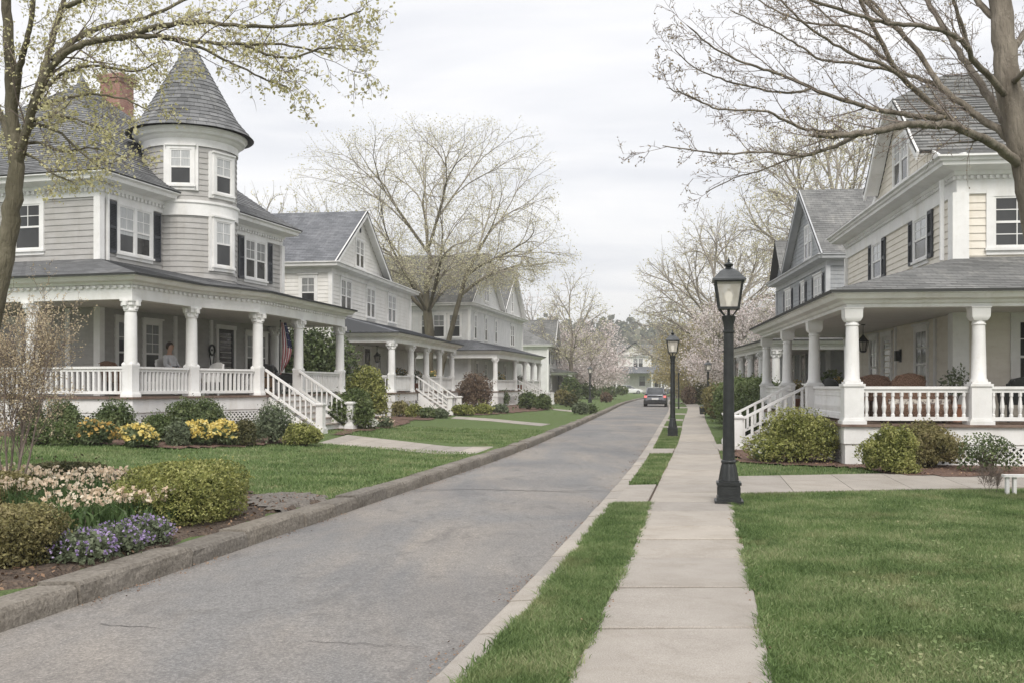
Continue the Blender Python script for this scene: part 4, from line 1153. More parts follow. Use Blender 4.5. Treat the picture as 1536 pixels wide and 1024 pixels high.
plain_glass_door(H3, st, 7.5, 1.3, 3.3, .9)
side_porch(H3, -1, 0, [(-7.5, -1.0), (2.0, -1.0), (2.0, 14.8), (.1, 14.8)], [(-7.5, -.02), (.02, -.02), (.02, 13), (.02, 14.8)], 1.3, 3.45, 3.95, 4.65,
    [(0, .3), (0, .62), (1, 0), (1, .40), (1, .62), (1, .82), (1, 1)], {3}, 'round', 'roof2', (3, .4, 2.8, 1.8, 6), .33, latt=((0, .02, .98), (1, .01, .37)))
H4, st, nr, sg = gable_house('shuttered_house', 'low white house with dark shutters and green grey roof beyond the twin gabled house', 3.6, 100., .17, -1, 11.5, 9, 5.75,
    [(3.6, 8.0, 8.6)], 'white_siding2', 'roof3', 'white',
    [('s', 1.6, 3.9, 5.1, .6, False, .35), ('s', 4.4, 3.9, 5.1, .6, False, .35), ('s', 7.2, 3.9, 5.1, .6, False, .35), ('s', 10, 3.9, 5.1, .6, False, .35), ('n', 3, 3.7, 5.0, .7, False, 0),
     ('s', 2, 1.3, 2.7, .7, False, .3), ('s', 9, 1.3, 2.7, .7, False, .3)],
    hip=(6, 11.5, 8.0), gwin=[(5.8, 6.5, 7.6, .6, False)])
q = MB(); courses(q, [(.45, -.45, 5.78), (-9.45, -.45, 5.78), (-4.5, 3.2, 8.3)], .17); courses(q, [(.45, -.45, 5.78), (.45, 4, 5.78), (-4.5, 4, 8.3), (-4.5, 3.2, 8.3)], .17); q.build('roof', 'roof3', H4)
side_porch(H4, -1, 0, [(.1, 2.0), (2.0, 2.0), (2.0, 11.0), (.1, 11.0)], [(.02, 2), (.02, 3), (.02, 10), (.02, 11)], .9, 2.75, 3.05, 3.5,
    [(0, 1), (1, .33), (1, .66), (1, 1)], {0}, 'round', 'roof3', None, .33)
H5, st, nr, sg = gable_house('end_house', 'pale two storey house closing the far end of the street', 21.0, 196., .14, 1, 12, 6.3, 7.6,
    [(0, 12, 10.0)], 'cream_white', 'roof3', 'white', [('n', 3.8, 5.3, 7.0, .9, True, 0), ('n', 4.6, 1.6, 3.6, 1.2, False, 0), ('s', 3, 5.3, 7, .9, False, 0)], zg=.6)
# its street-facing gable
q = MB(); clap(q, Fr((0, 0), (1, 0), (0, -1)), 0, 6.3, 7.5, 9.9, .2, clip=lambda z: (3.15-(9.95-z)*1.35, 3.15+(9.95-z)*1.35)); q.build('gable_wall', 'cream_white', H5)
q = MB()
for e_ in (-.5, 6.8): courses(q, [(e_, -.6, 7.55), (e_, 6, 7.55), (3.15, 6, 10.1), (3.15, -.6, 10.1)], .25)
courses(q, [(-.6, -3.2, 4.1), (13.5, -3.2, 4.1), (12.5, 0, 5.4), (0, 0, 5.4)], .25); courses(q, [(6.3, 1, 5.4), (13.5, -3.2, 4.1), (13.5, 8, 4.1), (9, 4, 6.6)], .25)
q.build('porch_roof', 'roof2', H5)
q = MB(); clap(q, Fr((6.2, -.05), (1, 0), (0, -1)), 0, 6.5, .4, 4.2, .2)
q.build('wing_wall', 'cream_white', H5)
for x_ in (-.3, 6.5, 8.3, 10.1, 11.9, 13.2): q = MB(); q.lathe([(.16, .3), (.14, 3.9)], 8, (x_, -3.0, 0)); q.build('column', 'white', H5)
window(H5, Fr((6.2, -.05), (1, 0), (0, -1)), 1.6, 1.4, 3.5, .8, True); window(H5, Fr((6.2, -.05), (1, 0), (0, -1)), 4.6, 1.4, 3.5, .8, True)
HR2, st, nr, sg = gable_house('slate_grey_house', 'slate grey house with gabled shingle roof and brick chimney past the cream house', 12.5, 39.4, .085, 1, 11.0, 12, 6.8,
    [(-.1, 7.9, 10.15)], 'blue_grey', 'roof3', 'mid_grey',
    [('s', 1.6, 4.7, 6.1, .6, True, .3), ('s', 4.6, 4.7, 6.1, .6, False, .3), ('s', 8.0, 4.7, 6.1, .6, True, .3), ('n', 2.2, 4.5, 6.1, .9, False, 0),
     ('s', 2.0, 1.6, 3.1, .6, True, 0), ('s', 7.2, 1.6, 3.1, .6, True, 0), ('n', 1.6, 1.6, 3.1, .8, False, 0)],
    hip=(7.5, 11, 8.2), gwin=[(3.5, 7.1, 8.5, .6, True)], chim=(3.9, 4.2, 1.0, .8, 11.0), zg=.1, blind='blind_w')
plain_glass_door(HR2, st, 4.6, 1.0, 3.1, .9, 'white_aged')
q = MB()   # small far gable
clap(q, Fr((-.05, 8.2), (0, 1), (-1, 0)), 0, 2.6, 6.8, 8.5, .17, clip=lambda z: (1.3-(8.5-z)*.85, 1.3+(8.5-z)*.85)); q.build('dormer_wall', 'blue_grey', HR2)
q = MB()
for e_ in (7.9, 11.1): courses(q, [(-.4, e_, 6.85), (4, e_, 6.85), (4, 9.5, 8.75), (-.4, 9.5, 8.75)], .17)
q.build('dormer_roof', 'roof3', HR2)
q = MB(); q.lathe([(.03, 10.1), (.02, 11.6), (0, 11.9)], 8, (3.0, 3.9, 0)); q.lathe([(0, 11.22), (.1, 11.32), (0, 11.42)], 8, (3.0, 3.9, 0), cap=False)
q.beam((2.7, 3.9, 11.3), (3.3, 3.9, 11.3), .03, .05); q.beam((3.0, 3.6, 11.15), (3.0, 4.2, 11.15), .03, .03); q.build('weather_vane', nm('verdigris blue', (.10, .22, .30), (.16, .30, .38), 9, .5), HR2)
side_porch(HR2, 1, 0, [(9.5, -2.2), (-2.4, -2.2), (-2.4, 9.5), (-.1, 9.5)], [(9.5, -.02), (-.02, -.02), (-.02, 8), (-.02, 9.5)], 1.0, 3.0, 3.35, 4.2,
    [(0, .15), (0, .42), (0, .7), (1, 0), (1, .27), (1, .52), (1, .76), (1, 1)], {4}, 'round', 'roof3', None, .1)
HR3, st, nr, sg = gable_house('columned_house', 'pale house with tall white porch columns behind the clipped hedge', 17.2, 60., .16, 1, 12, 10, 6.6,
    [(0, 9, 9.6)], 'white_siding2', 'roof3', 'white',
    [('s', 2, 4.5, 5.9, .7, True, 0), ('s', 7, 4.5, 5.9, .7, True, 0), ('s', 2, 1.6, 3.1, .7, True, 0), ('n', 2, 1.6, 3.1, .7, True, 0), ('n', 3, 4.5, 5.9, .7, True, 0)],
    hip=(8.5, 12, 8.3), zg=.1)
side_porch(HR3, 1, 0, [(7.5, -2.2), (-2.4, -2.2), (-2.4, 11), (-.1, 11)], [(7.5, -.02), (-.02, -.02), (-.02, 9.5), (-.02, 11)], .9, 3.0, 3.4, 4.2,
    [(0, .1), (0, .4), (0, .7), (1, 0), (1, .2), (1, .4), (1, .6), (1, .8), (1, 1)], {5}, 'round', 'roof3', (5, .3, 2.2, 1.3, 5), .1)
HR4, st, nr, sg = gable_house('distant_house', 'distant white house past the far hedges on the right side', 22.5, 92., .16, 1, 12, 9, 6.2,
    [(0, 12, 9.2)], 'cream_white', 'roof3', 'white',
    [('s', 3, 4.2, 5.6, .7, True, 0), ('s', 8, 4.2, 5.6, .7, True, 0), ('s', 3, 1.4, 2.9, .7, True, 0), ('n', 3, 1.6, 3.1, .7, True, 0), ('n', 3, 4.2, 5.6, .7, True, 0)], zg=.1)
side_porch(HR4, 1, 0, [(7.5, -2.2), (-2.4, -2.2), (-2.4, 11), (-.1, 11)], [(7.5, -.02), (-.02, -.02), (-.02, 9.5), (-.02, 11)], .8, 2.8, 3.1, 3.8,
    [(0, .1), (0, .5), (1, 0), (1, .33), (1, .66), (1, 1)], {3}, 'round', 'roof3', None, .1)
# ------------------------------------------------------------------ trees
def rvec(): 
    v = Vector((rnd.gauss(0,1), rnd.gauss(0,1), rnd.gauss(0,1))); return v.normalized()
def grow(T, p, d, L, r, lev, P):
    n = P['n'][lev]; pts = [p.copy()]; rs = [r]; last = lev == len(P['n'])-1
    rend = r*P.get('taper', .35) if not last else r*.35
    d = d.normalized(); dirs = [d.copy()]
    for i in range(n):
        d = (d+rvec()*P['wig'][lev]+Vector((0, 0, P['trop'][lev]))).normalized()
        p = p+d*(L/n); pts.append(p.copy()); dirs.append(d.copy()); rs.append(r+(rend-r)*(i+1)/n)
    T['t'].append((np.array([tuple(q) for q in pts]), np.array(rs), 7 if lev == 0 else (5 if lev == 1 else 3)))
    if lev >= P.get('leaf', 99) or last: 
        for i in range(1, len(pts)): T['tips'].append((tuple(pts[i]), lev))
    if not last: spawn(T, pts, rs, L, lev, P)
def spawn(T, pts, rs, L, lev, P, lo=None, k_=None, lscale=1., side=None):
    kk = k_ or P['k'][lev]; lo = P['lo'][lev] if lo is None else lo
    az = rnd.uniform(0, 6.28); N = len(pts)-1
    for j in range(kk):
        f = lo+(1-lo)*(j+rnd.random())/kk; f = min(f, .999)
        i = int(f*N); t = f*N-i; q = pts[i].lerp(pts[i+1], t); dd = (pts[i+1]-pts[i]).normalized()
        az += 2.4+rnd.uniform(-.4, .4)
        A = dd.orthogonal().normalized(); B = dd.cross(A)
        an = R(rnd.uniform(*P['ang'][lev]))
        nd = dd*math.cos(an)+(A*math.cos(az)+B*math.sin(az))*math.sin(an)
        if side is not None: nd = (nd+side*.4).normalized()
        if nd.z < P.get('minz', -1): nd.z = abs(nd.z)*.3
        rr = (rs[i]+(rs[i+1]-rs[i])*t)
        Lc = L*P['lr'][lev]*(1-P.get('fall', .5)*f)*rnd.uniform(.75, 1.2)*lscale
        grow(T, q, nd, Lc, max(P.get('rmin', .004), min(rr*rnd.uniform(.38, .58), Lc*.014)), lev+1, P)
def finish_tree(name, label, cat, T, base, bark, leaf=None, group=None, trunk_lev=None, twigm=None, crown=None):
    """T['t'] tubes: first T['nt'] tubes are the trunk and main limbs"""
    o = thing(name, label, cat, base, 0, group)
    off = np.array(tuple(base))
    nt_ = T['nt']
    tubes_mesh('trunk', [(P-off, r, n) for P, r, n in T['t'][:nt_]], bark, o)
    cr = tubes_mesh('crown', [(P-off, r, n) for P, r, n in T['t'][nt_:]], twigm or bark, o)
    if leaf:
        mat, size, per, spread, nm_ = leaf[:5]
        C = np.array([t[0] for t in T['tips']])-off
        if per < 1: C = C[rng.uniform(0, 1, len(C)) < per]; per = 1
        C = np.repeat(C, int(per), axis=0); C = C+rng.normal(0, spread, C.shape)
        if len(leaf) > 5: C = C[rng.uniform(0, 1, len(C)) < leaf[5]]
        V, Fq = leaf_quads(C, size, 1.4, var=.5)
        np_mesh(nm_, V, Fq, mat, cr)
    return o
def limb(T, pts, r0, r1, n=7, sub=5):
    """smooth limb through given points, gently knotted"""
    pts = [Vector(p) for p in pts]; out = []
    for i in range(len(pts)-1):
        p0 = pts[max(i-1, 0)]; p1 = pts[i]; p2 = pts[i+1]; p3 = pts[min(i+2, len(pts)-1)]
        for s in range(sub):
            t = s/sub
            q = 0.5*((2*p1)+(p2-p0)*t+(2*p0-5*p1+4*p2-p3)*t*t+(3*p1-p0-3*p2+p3)*t**3)
            out.append(q)
    out.append(pts[-1]); N = len(out)
    L = sum((out[i+1]-out[i]).length for i in range(N-1))
    out = [out[0]]+[q+rvec()*min(.02, L/N*.10) for q in out[1:-1]]+[out[-1]]
    rs = [r0+(r1-r0)*(i/(N-1))**.8 for i in range(N)]
    rs = [r*(1+rnd.uniform(-.06, .06)) for r in rs]; rs[-1] = min(rs[-1], .004)
    T['t'].append((np.array([tuple(q) for q in out]), np.array(rs), n)); return out, rs, L
M['bud'] = leafmat('young yellow green leaves', [(.42, .40, .18), (.56, .53, .28), (.68, .64, .42)], .6, .4)
M['bud_pale'] = leafmat('pale spring buds', [(.46, .44, .26), (.60, .57, .37), (.74, .69, .51)], .6, .4)
M['bud_brown'] = leafmat('brown buds', [(.20, .15, .09), (.32, .26, .17), (.42, .36, .24)], .7, .2)
M['blossom'] = leafmat('pale pink blossom', [(.62, .51, .50), (.75, .67, .65), (.84, .79, .77)], .6, .3)
M['gold'] = leafmat('golden green young leaves', [(.30, .25, .11), (.42, .35, .17), (.52, .46, .27)], .6, .35)

# ---- big bare maple leaning in from the right
def tree_right():
    T = {'t': [], 'tips': []}
    Y = 12.2
    g = float(gz(9.0, 12.6))
    tr, rr, _ = limb(T, [(7.95, 12.6, g-.1), (7.2, 12.45, 1.3), (6.72, 12.3, 2.8), PT(1556, 330, Y), PT(1540, 255, Y), PT(1527, 190, Y), PT(1510, 110, Y+.1), PT(1502, 20, Y+.2), PT(1492, -90, Y+.3), PT(1500, -220, Y+.4)], .34, .14, 12)
    T['t'][0][1][:] = [.36, .33, .30, .28, .26, .245, .235, .225, .218, .212]+list(np.linspace(.208, .10, len(T['t'][0][1])-10))
    W = lambda L_, y0, y1: [PT(a, b_, y0+(y1-y0)*i/(len(L_)-1)) for i, (a, b_) in enumerate(L_)]
    limbs = [
     ([(1530,250),(1500,222),(1465,205),(1432,190),(1400,188),(1360,188),(1310,197),(1266,203),(1215,205)], 12.2, 9.3, .125, .04),
     ([(1465,206),(1432,186),(1400,158),(1364,127),(1338,95),(1318,55),(1292,5),(1280,-60)], 11.9, 11.0, .085, .03),
     ([(1528,225),(1500,196),(1475,182),(1448,160),(1412,131),(1382,85),(1349,47),(1297,2),(1250,-60)], 12.2, 13.2, .115, .035),
     ([(1524,205),(1500,172),(1472,130),(1449,95),(1421,50),(1392,2),(1370,-70)], 12.3, 14.5, .125, .05),
     ([(1520,155),(1490,122),(1461,92),(1447,66),(1414,47),(1372,38),(1331,35),(1270,18),(1200,-6)], 12.3, 10.0, .085, .025),
     ([(1454,74),(1440,30),(1430,-5),(1426,-70)], 11.8, 11.4, .05, .03),
     ([(1412,177),(1385,176),(1356,172),(1316,165),(1270,152),(1215,132),(1172,112),(1125,98),(1072,73),(1030,38)], 11.6, 9.6, .075, .010),
     ([(1410,130),(1378,118),(1342,108),(1287,97),(1233,90),(1197,68),(1154,43),(1095,15)], 12.9, 11.8, .06, .010),
     ([(1280,203),(1245,198),(1204,193),(1170,178),(1143,166),(1080,164),(1036,146),(1000,132)], 10.0, 8.6, .042, .008),
     ([(1286,203),(1258,218),(1236,225),(1204,234),(1153,229),(1088,231),(1040,225),(994,219)], 9.9, 9.0, .045, .008),
     ([(1236,226),(1210,234),(1182,240),(1135,258),(1100,268),(1058,289)], 9.7, 9.5, .028, .007),
     ([(1364,127),(1330,100),(1290,86),(1240,60),(1190,20),(1150,-30)], 11.5, 10.4, .05, .015),
     ([(1338,95),(1290,60),(1240,25),(1190,-20)], 11.4, 12.5, .04, .015),
     ([(1495,30),(1470,5),(1450,-30),(1420,-80)], 12.4, 13, .09, .05),
     ([(1215,134),(1180,140),(1130,132),(1080,118),(1040,100),(1012,74)], 10.6, 9.9, .03, .008),
     ([(1318,60),(1270,40),(1210,35),(1150,8),(1110,-20)], 11.3, 12.2, .035, .012),
     ([(1349,47),(1300,-5),(1270,-50)], 13, 14, .045, .02),
     ([(1505,90),(1536,50),(1580,-10)], 12.3, 13.5, .11, .05),
     ([(1510,130),(1560,90),(1640,30)], 12.3, 11, .09, .03),
    ]
    lm = []
    for L_, y0, y1, r0, r1 in limbs: lm.append(limb(T, W(L_, y0, y1), r0*.52, r1*.6, 8))
    T['nt'] = len(T['t'])
    P = {'n': [6, 6, 5, 4, 3], 'wig': [.1, .17, .2, .26, .3], 'trop': [.0, .03, .035, .03, .0], 'k': [5, 7, 6, 4], 'lo': [.2, .12, .15, .2],
         'ang': [(25, 50), (22, 48), (25, 55), (30, 65)], 'lr': [.5, .46, .48, .5], 'rmin': .0032, 'taper': .3, 'fall': .35}
    side = Vector((-.9, -.1, .05))
    for i, (o, rs, L) in enumerate(lm):
        kk = max(5, int(L*4.2)); spawn(T, o, rs, min(2.2, max(1.2, L*.45)), 1, dict(P, k=[0, kk, 6, 4], ang=[None, (18, 46), (25, 52), (30, 60)]), lo=.18, side=side)
    return finish_tree('maple_tree', 'large bare maple reaching over the cream house from the right edge', 'tree', T, (7.95, 12.6, g), 'bark', ('bud_brown', .020, 1, .01, 'buds', .42), twigm='twig')
tree_right()
# ---- budding maple at the left edge
def tree_left():
    T = {'t': [], 'tips': []}
    b_ = Vector((-5.75, 9.9, float(gz(-5.75, 9.9))))
    limb(T, [b_-Vector((0, 0, .1)), (-5.5, 9.9, 1.3), PT(-14, 470, 9.9), PT(2, 400, 9.9), PT(15, 330, 9.9), PT(26, 250, 9.9), PT(18, 160, 9.9), PT(14, 60, 9.9), PT(6, -60, 9.8), PT(0, -200, 9.8)], .22, .05, 12)
    n = len(T['t'][0][1]); T['t'][0][1][:] = np.interp(np.linspace(0, 1, n), [0, .1, .3, .5, .62, 1], [.18, .14, .10, .082, .062, .032])
    W = lambda L_, y0, y1: [PT(a, b_, y0+(y1-y0)*i/(len(L_)-1)) for i, (a, b_) in enumerate(L_)]
    limbs = [
     ([(26,250),(38,205),(52,160),(72,110),(105,76),(146,62),(190,57),(240,55),(300,64),(365,66),(437,69),(500,84)], 9.9, 8.2, .048, .006),
     ([(34,215),(55,140),(73,80),(84,38),(95,2),(99,-60)], 9.9, 10.4, .045, .022),
     ([(20,170),(28,110),(38,70),(48,25),(54,-60)], 9.9, 9.3, .04, .02),
     ([(80,92),(110,62),(157,40),(219,26),(275,2),(330,-30)], 9.5, 10.4, .035, .01),
     ([(180,58),(235,42),(292,33),(365,40),(437,40),(505,30),(545,14)], 9.0, 7.9, .03, .006),
     ([(38,186),(66,178),(91,175),(120,181),(160,196)], 9.9, 9.0, .022, .006),
     ([(36,190),(62,188),(92,201),(128,235),(150,252)], 9.9, 9.3, .022, .006),
     ([(240,56),(300,72),(350,96),(400,120),(432,132)], 8.9, 8.4, .018, .005),
     ([(22,240),(8,190),(-10,150),(-40,90)], 9.9, 10.6, .05, .02),
     ([(95,10),(140,-5),(200,-20)], 10, 9.5, .03, .012),
     ([(60,140),(100,108),(150,100),(200,108),(240,92)], 9.9, 9.2, .022, .006),
     ([(34,215),(60,215),(95,228),(140,222),(190,238)], 9.9, 9.4, .018, .005),
     ([(30,230),(56,240),(80,262),(110,272)], 9.9, 9.5, .016, .005),
     ([(50,165),(90,150),(140,142),(190,150),(225,168)], 9.8, 9.0, .02, .005),
     ([(365,66),(400,82),(440,86),(490,72),(548,78)], 8.4, 8.0, .015, .005),
    ]
    lm = [limb(T, W(L_, y0, y1), r0, r1, 8) for L_, y0, y1, r0, r1 in limbs]
    T['nt'] = len(T['t'])
    P = {'n': [6, 5, 5, 4, 3], 'wig': [.1, .2, .24, .28, .3], 'trop': [.0, .01, .01, .0, .0], 'k': [5, 7, 6, 4], 'lo': [.2, .12, .12, .15],
         'ang': [(25, 50), (25, 55), (28, 60), (30, 65)], 'lr': [.5, .44, .5, .5], 'rmin': .0026, 'taper': .3, 'leaf': 3, 'fall': .3}
    side = Vector((.6, -.1, -.05))
    for i, (o, rs, L) in enumerate(lm):
        kk = max(5, int(L*4.5)); spawn(T, o, rs, max(1.1, L*.42), 1, dict(P, k=[0, kk, 6, 4]), lo=.1, side=side)
    return finish_tree('maple_tree', 'budding maple with small yellow green leaves at the left edge before the turreted house', 'tree', T, b_, 'bark_moss', ('bud', .030, 2, .028, 'leaves', .55), twigm='twig')
tree_left()
# ---- free-standing trees: limbs divide again and again to fill a crown envelope
def divide_tree(T, p0, d0, S, rmin, inert=.75, pw=.42, f=.30, wob=.06, rbase=None):
    stack = [(np.array(p0, float), np.array(d0, float), S, None)]; big = []
    N0 = len(S)
    while stack:
        p, d, S, r0 = stack.pop(); pts = [p]; rs = [min(rmin*len(S)**pw, r0) if r0 else rmin*len(S)**pw]; n0 = len(S)
        while True:
            n = len(S); c = S.mean(0); v = c-p; dist = np.linalg.norm(v)
            if n <= 1 or dist < .05:
                pts.append(p+v*.55+rng.normal(0, wob*dist*.4, 3)); pts.append(S[0]); rs += [rmin*.85, rmin*.5]; break
            ff = f if n > 6 else .45
            ine = inert if n > 12 else inert*.6
            nd = d*ine+v/dist+rng.normal(0, wob, 3); nd /= np.linalg.norm(nd)
            q = p+nd*dist*ff; pts.append(q); rs.append(rmin*n**pw)
            X = S-c; cov = X.T@X+np.eye(3)*1e-6; w_, ev = np.linalg.eigh(cov)
            ax = ev[:, 2]+rng.normal(0, .25, 3); t = X@ax
            cut = np.quantile(t, rng.uniform(.32, .68)); A = S[t <= cut]; B = S[t > cut]
            if len(A) == 0 or len(B) == 0: A, B = S[:1], S[1:]
            def sc_(G): g = G.mean(0)-q; g /= np.linalg.norm(g)+1e-9; return g@nd+.25*len(G)/n
            if sc_(B) > sc_(A): A, B = B, A
            stack.append((q, nd, B, rmin*n**pw*.9)); p, d, S = q, nd, A
        T['t'].append((np.array(pts), np.array(rs), 8 if n0 > 250 else (5 if n0 > 12 else 3)))
        T['tips'].append((tuple(pts[-1]), 4)); T['tips'].append((tuple(pts[-2]), 4))
        if len(pts) > 3: T['tips'].append((tuple(pts[-3]), 4))
        big.append(n0)
    return big
def auto_tree(name, label, base, h, spread, seed, n=700, r=None, bot=.25, nl=9, zf_=.30, shape='dome', fork=.22, stems=1, bark='bark', twigm='twig_pale', leaf=None, group=None, rmin=.012, pw=.42, cx=0, shell=.5):
    global rng
    keep = rng; rng = np.random.default_rng(seed); rnd.seed(seed)
    b_ = np.array(base, float); T = {'t': [], 'tips': []}
    u = rng.normal(size=(n*3, 3)); u /= np.linalg.norm(u, axis=1)[:, None]
    rad = rng.uniform(shell**3, 1, len(u))**(1/3.)
    lump = 1+.10*np.sin(u[:, 0]*4+seed)*np.cos(u[:, 1]*5+seed*2)+.07*np.sin(u[:, 2]*9+seed)
    z0 = h*bot
    P = u*(rad*lump)[:, None]
    if shape == 'dome':      # wide at two fifths, rounded top, flattish drooping underside
        zc = h*(bot+zf_*(1-bot)); up = h-zc; dn = zc-z0
        P[:, 2] = np.where(P[:, 2] > 0, P[:, 2]*up, P[:, 2]*dn)
    elif shape == 'vase':
        zc = h*.62; up = h-zc; dn = zc-z0
        P[:, 2] = np.where(P[:, 2] > 0, P[:, 2]*up, P[:, 2]*dn)
        sc_ = np.clip(.45+.55*(P[:, 2]+dn)/dn, 0, 1); P[:, 0] *= sc_; P[:, 1] *= sc_
    P[:, 0] *= spread; P[:, 1] *= spread; P[:, 2] += zc; P[:, 0] += cx
    P = P[:n]+b_
    zf = h*fork
    top = b_+np.array([rng.normal(0, .01)*h, rng.normal(0, .01)*h, zf])
    # leader: a slightly wandering trunk; limbs leave it at different heights, each filling its own part of the crown
    N = len(P); K = P[rng.choice(N, nl, replace=False)].copy()
    for _ in range(8):
        lab_ = ((P[:, None, :]-K[None])**2).sum(2).argmin(1)
        for q in range(nl):
            if (lab_ == q).any(): K[q] = P[lab_ == q].mean(0)
    ztop = h*.60; lead = [b_-np.array([0, 0, .2]), b_+np.array([0, 0, .35])]; zs = [-.2, .35]
    for q in range(1, 9):
        z = zf*.5+(ztop-zf*.5)*q/8; w_ = .010*h*min(1, q/3)
        lead.append(b_+np.array([rng.normal(0, w_*.5), rng.normal(0, w_*.5), z])); zs.append(z)
    lead = np.array(lead); zs = np.array(zs)
    def onlead(z): return np.array([np.interp(z, zs, lead[:, 0]), np.interp(z, zs, lead[:, 1]), np.interp(z, zs, lead[:, 2])])
    att = []
    for q in range(nl):
        hor = np.linalg.norm(K[q][:2]-b_[:2]); z = zf+max(0, (K[q][2]-b_[2]-zf))*.62-hor*.30
        att.append(float(np.clip(z, zf, ztop*.98))+rng.uniform(-.01, .01)*h)
    cnt = np.bincount(lab_, minlength=nl); second = []
    if stems == 2: second = [q for q in range(nl) if K[q][0]-b_[0] > spread*.42 and K[q][2]-b_[2] < h*.72]
    rz_ = []
    for z in zs:
        above = sum(cnt[q] for q in range(nl) if att[q] > z-1e-6 and q not in second); rz_.append(rmin*max(above, 8)**pw*1.02)
    rz_[0] *= 1.6; rz_[1] *= 1.18
    T['t'].append((lead, np.array(rz_), 12))
    if second:
        n2 = sum(cnt[q] for q in second); r2_ = rmin*n2**pw; l2 = np.array([b_+np.array(v) for v in ((.35, -.2, -.2), (.5, -.25, .5), (1.0, -.3, zf*.6), (1.9, -.4, zf*1.35), (2.6, -.4, zf*1.9))])
        T['t'].append((l2, np.array([r2_*1.5, r2_*1.2, r2_*1.05, r2_*.95, r2_*.6]), 10))
    for q in range(nl):
        if cnt[q] == 0: continue
        if q in second:
            f_ = rng.uniform(.45, 1); s0 = l2[2]+(l2[4]-l2[2])*f_
        else: s0 = onlead(att[q])
        d0 = K[q]-s0; d0 /= np.linalg.norm(d0)+1e-9; d0 = d0+np.array([0, 0, .55]); d0 /= np.linalg.norm(d0)
        T2 = {'t': [], 'tips': T['tips']}; divide_tree(T2, s0, d0, P[lab_ == q], rmin, pw=pw, inert=.9); T['t'] += T2['t']
    tr = [t for t in T['t'] if t[2] >= 8]; cr = [t for t in T['t'] if t[2] < 8]
    T['t'] = tr+cr; T['nt'] = len(tr)
    o = finish_tree(name, label, 'tree', T, tuple(b_), bark, leaf, group, twigm=twigm)
    rng = keep; return o
def gp(x, y): return (x, y, float(gz(x, y)))
auto_tree('maple_tree', 'tall two stemmed maple with wide domed crown of fine buds between the white houses', gp(-5.45, 64.6), 19.3, 9.4, 21, 5600, stems=2, nl=13, zf_=.22,
          leaf=('bud_pale', .082, 4, .17, 'leaves', .95), bark='bark_moss', rmin=.0070, bot=.36, pw=.45, fork=.24, shell=.15)
far = 'blossoming and bare trees further along the street'
auto_tree('street_tree', 'tall pale leafing tree above the pink cherry on the left side of the street', gp(6.2, 104), 13.8, 4.6, 31, 700, leaf=('bud_pale', .15, 2, .2, 'leaves', .9), rmin=.014, group=far)
auto_tree('street_tree', 'hazy rosy tree behind the low shuttered house', gp(3.0, 118), 13.0, 5.0, 32, 600, leaf=('blossom', .16, 2, .22, 'blossom', .7), rmin=.016, group=far)
auto_tree('cherry_tree', 'pink blossoming cherry hanging over the left kerb beyond the shuttered house', gp(8.6, 108), 8.9, 4.3, 33, 700, leaf=('blossom', .18, 6, .26, 'blossom'), rmin=.012, group=far, bot=.12, fork=.15)
auto_tree('cherry_tree', 'farther pink cherry in front of the end house', gp(11.6, 138), 7.6, 4.0, 34, 500, leaf=('blossom', .2, 4, .25, 'blossom'), rmin=.016, group=far, bot=.12, fork=.15)
auto_tree('street_tree', 'bare tree showing above the far end of the turreted house', gp(-17., 72), 16.6, 4.6, 35, 900, leaf=('bud_pale', .12, 2, .1, 'leaves', .6), rmin=.014, group=far)
auto_tree('street_tree', 'wide golden budding tree rising behind the slate grey house', gp(20.0, 62), 19.5, 6.8, 41, 2200, leaf=('bud_pale', .11, 3, .16, 'leaves', .9), rmin=.0125, group=far, shape='vase')
auto_tree('street_tree', 'tall bare tree with spreading grey limbs over the right sidewalk', gp(17.2, 84), 16.5, 7.4, 42, 1500, leaf=('bud_pale', .12, 2, .16, 'leaves', .9), rmin=.015, group=far, bot=.3, fork=.15)
auto_tree('street_tree', 'second bare tree behind the spreading one on the right', gp(23, 102), 18.5, 8, 43, 1300, leaf=('gold', .15, 2, .2, 'leaves', .8), rmin=.017, group=far, shape='vase')
auto_tree('street_tree', 'lower bare tree leaning over the far sidewalk', gp(21.0, 125), 14, 7.5, 44, 800, leaf=('bud_pale', .17, 1, .12, 'leaves', .8), rmin=.02, group=far)
auto_tree('cherry_tree', 'pink cherry in blossom behind the near street lamp', gp(15.0, 52.5), 7.0, 3.3, 45, 900, leaf=('blossom', .085, 6, .15, 'blossom'), rmin=.008, group=far, bot=.18, fork=.16)
auto_tree('cherry_tree', 'pale cherry in blossom over the clipped hedges', gp(16.8, 74), 8.6, 4.4, 46, 900, leaf=('blossom', .12, 6, .2, 'blossom'), rmin=.010, group=far, bot=.15, fork=.16)
auto_tree('young_tree', 'small golden green tree beside the far sidewalk', gp(15.9, 88), 7.8, 3.2, 47, 500, leaf=('gold', .16, 6, .26, 'leaves'), rmin=.012, group=far, bot=.1, fork=.12)
auto_tree('young_tree', 'yellowish tree standing right of the end house', gp(24., 140), 9, 5, 48, 500, leaf=('gold', .22, 4, .28, 'leaves'), rmin=.018, group=far, bot=.1, fork=.12)
auto_tree('street_tree', 'thin bare tree behind the chimney of the slate grey house', gp(29, 66), 18.5, 5.5, 49, 1000, leaf=('bud_brown', .08, 1, .1, 'leaves', .5), rmin=.011, group=far, shape='vase')
auto_tree('street_tree', 'bushy budding tree left of the slate grey house roof', gp(17.6, 54), 15.0, 4.6, 50, 1300, leaf=('bud_pale', .10, 2, .1, 'leaves', .8), rmin=.0105, group=far, shape='vase')
auto_tree('street_tree', 'hazy bare tree at the bend of the street', gp(31, 170), 15, 8, 51, 600, leaf=('bud_brown', .24, 2, .3, 'leaves', .9), rmin=.026, group=far)
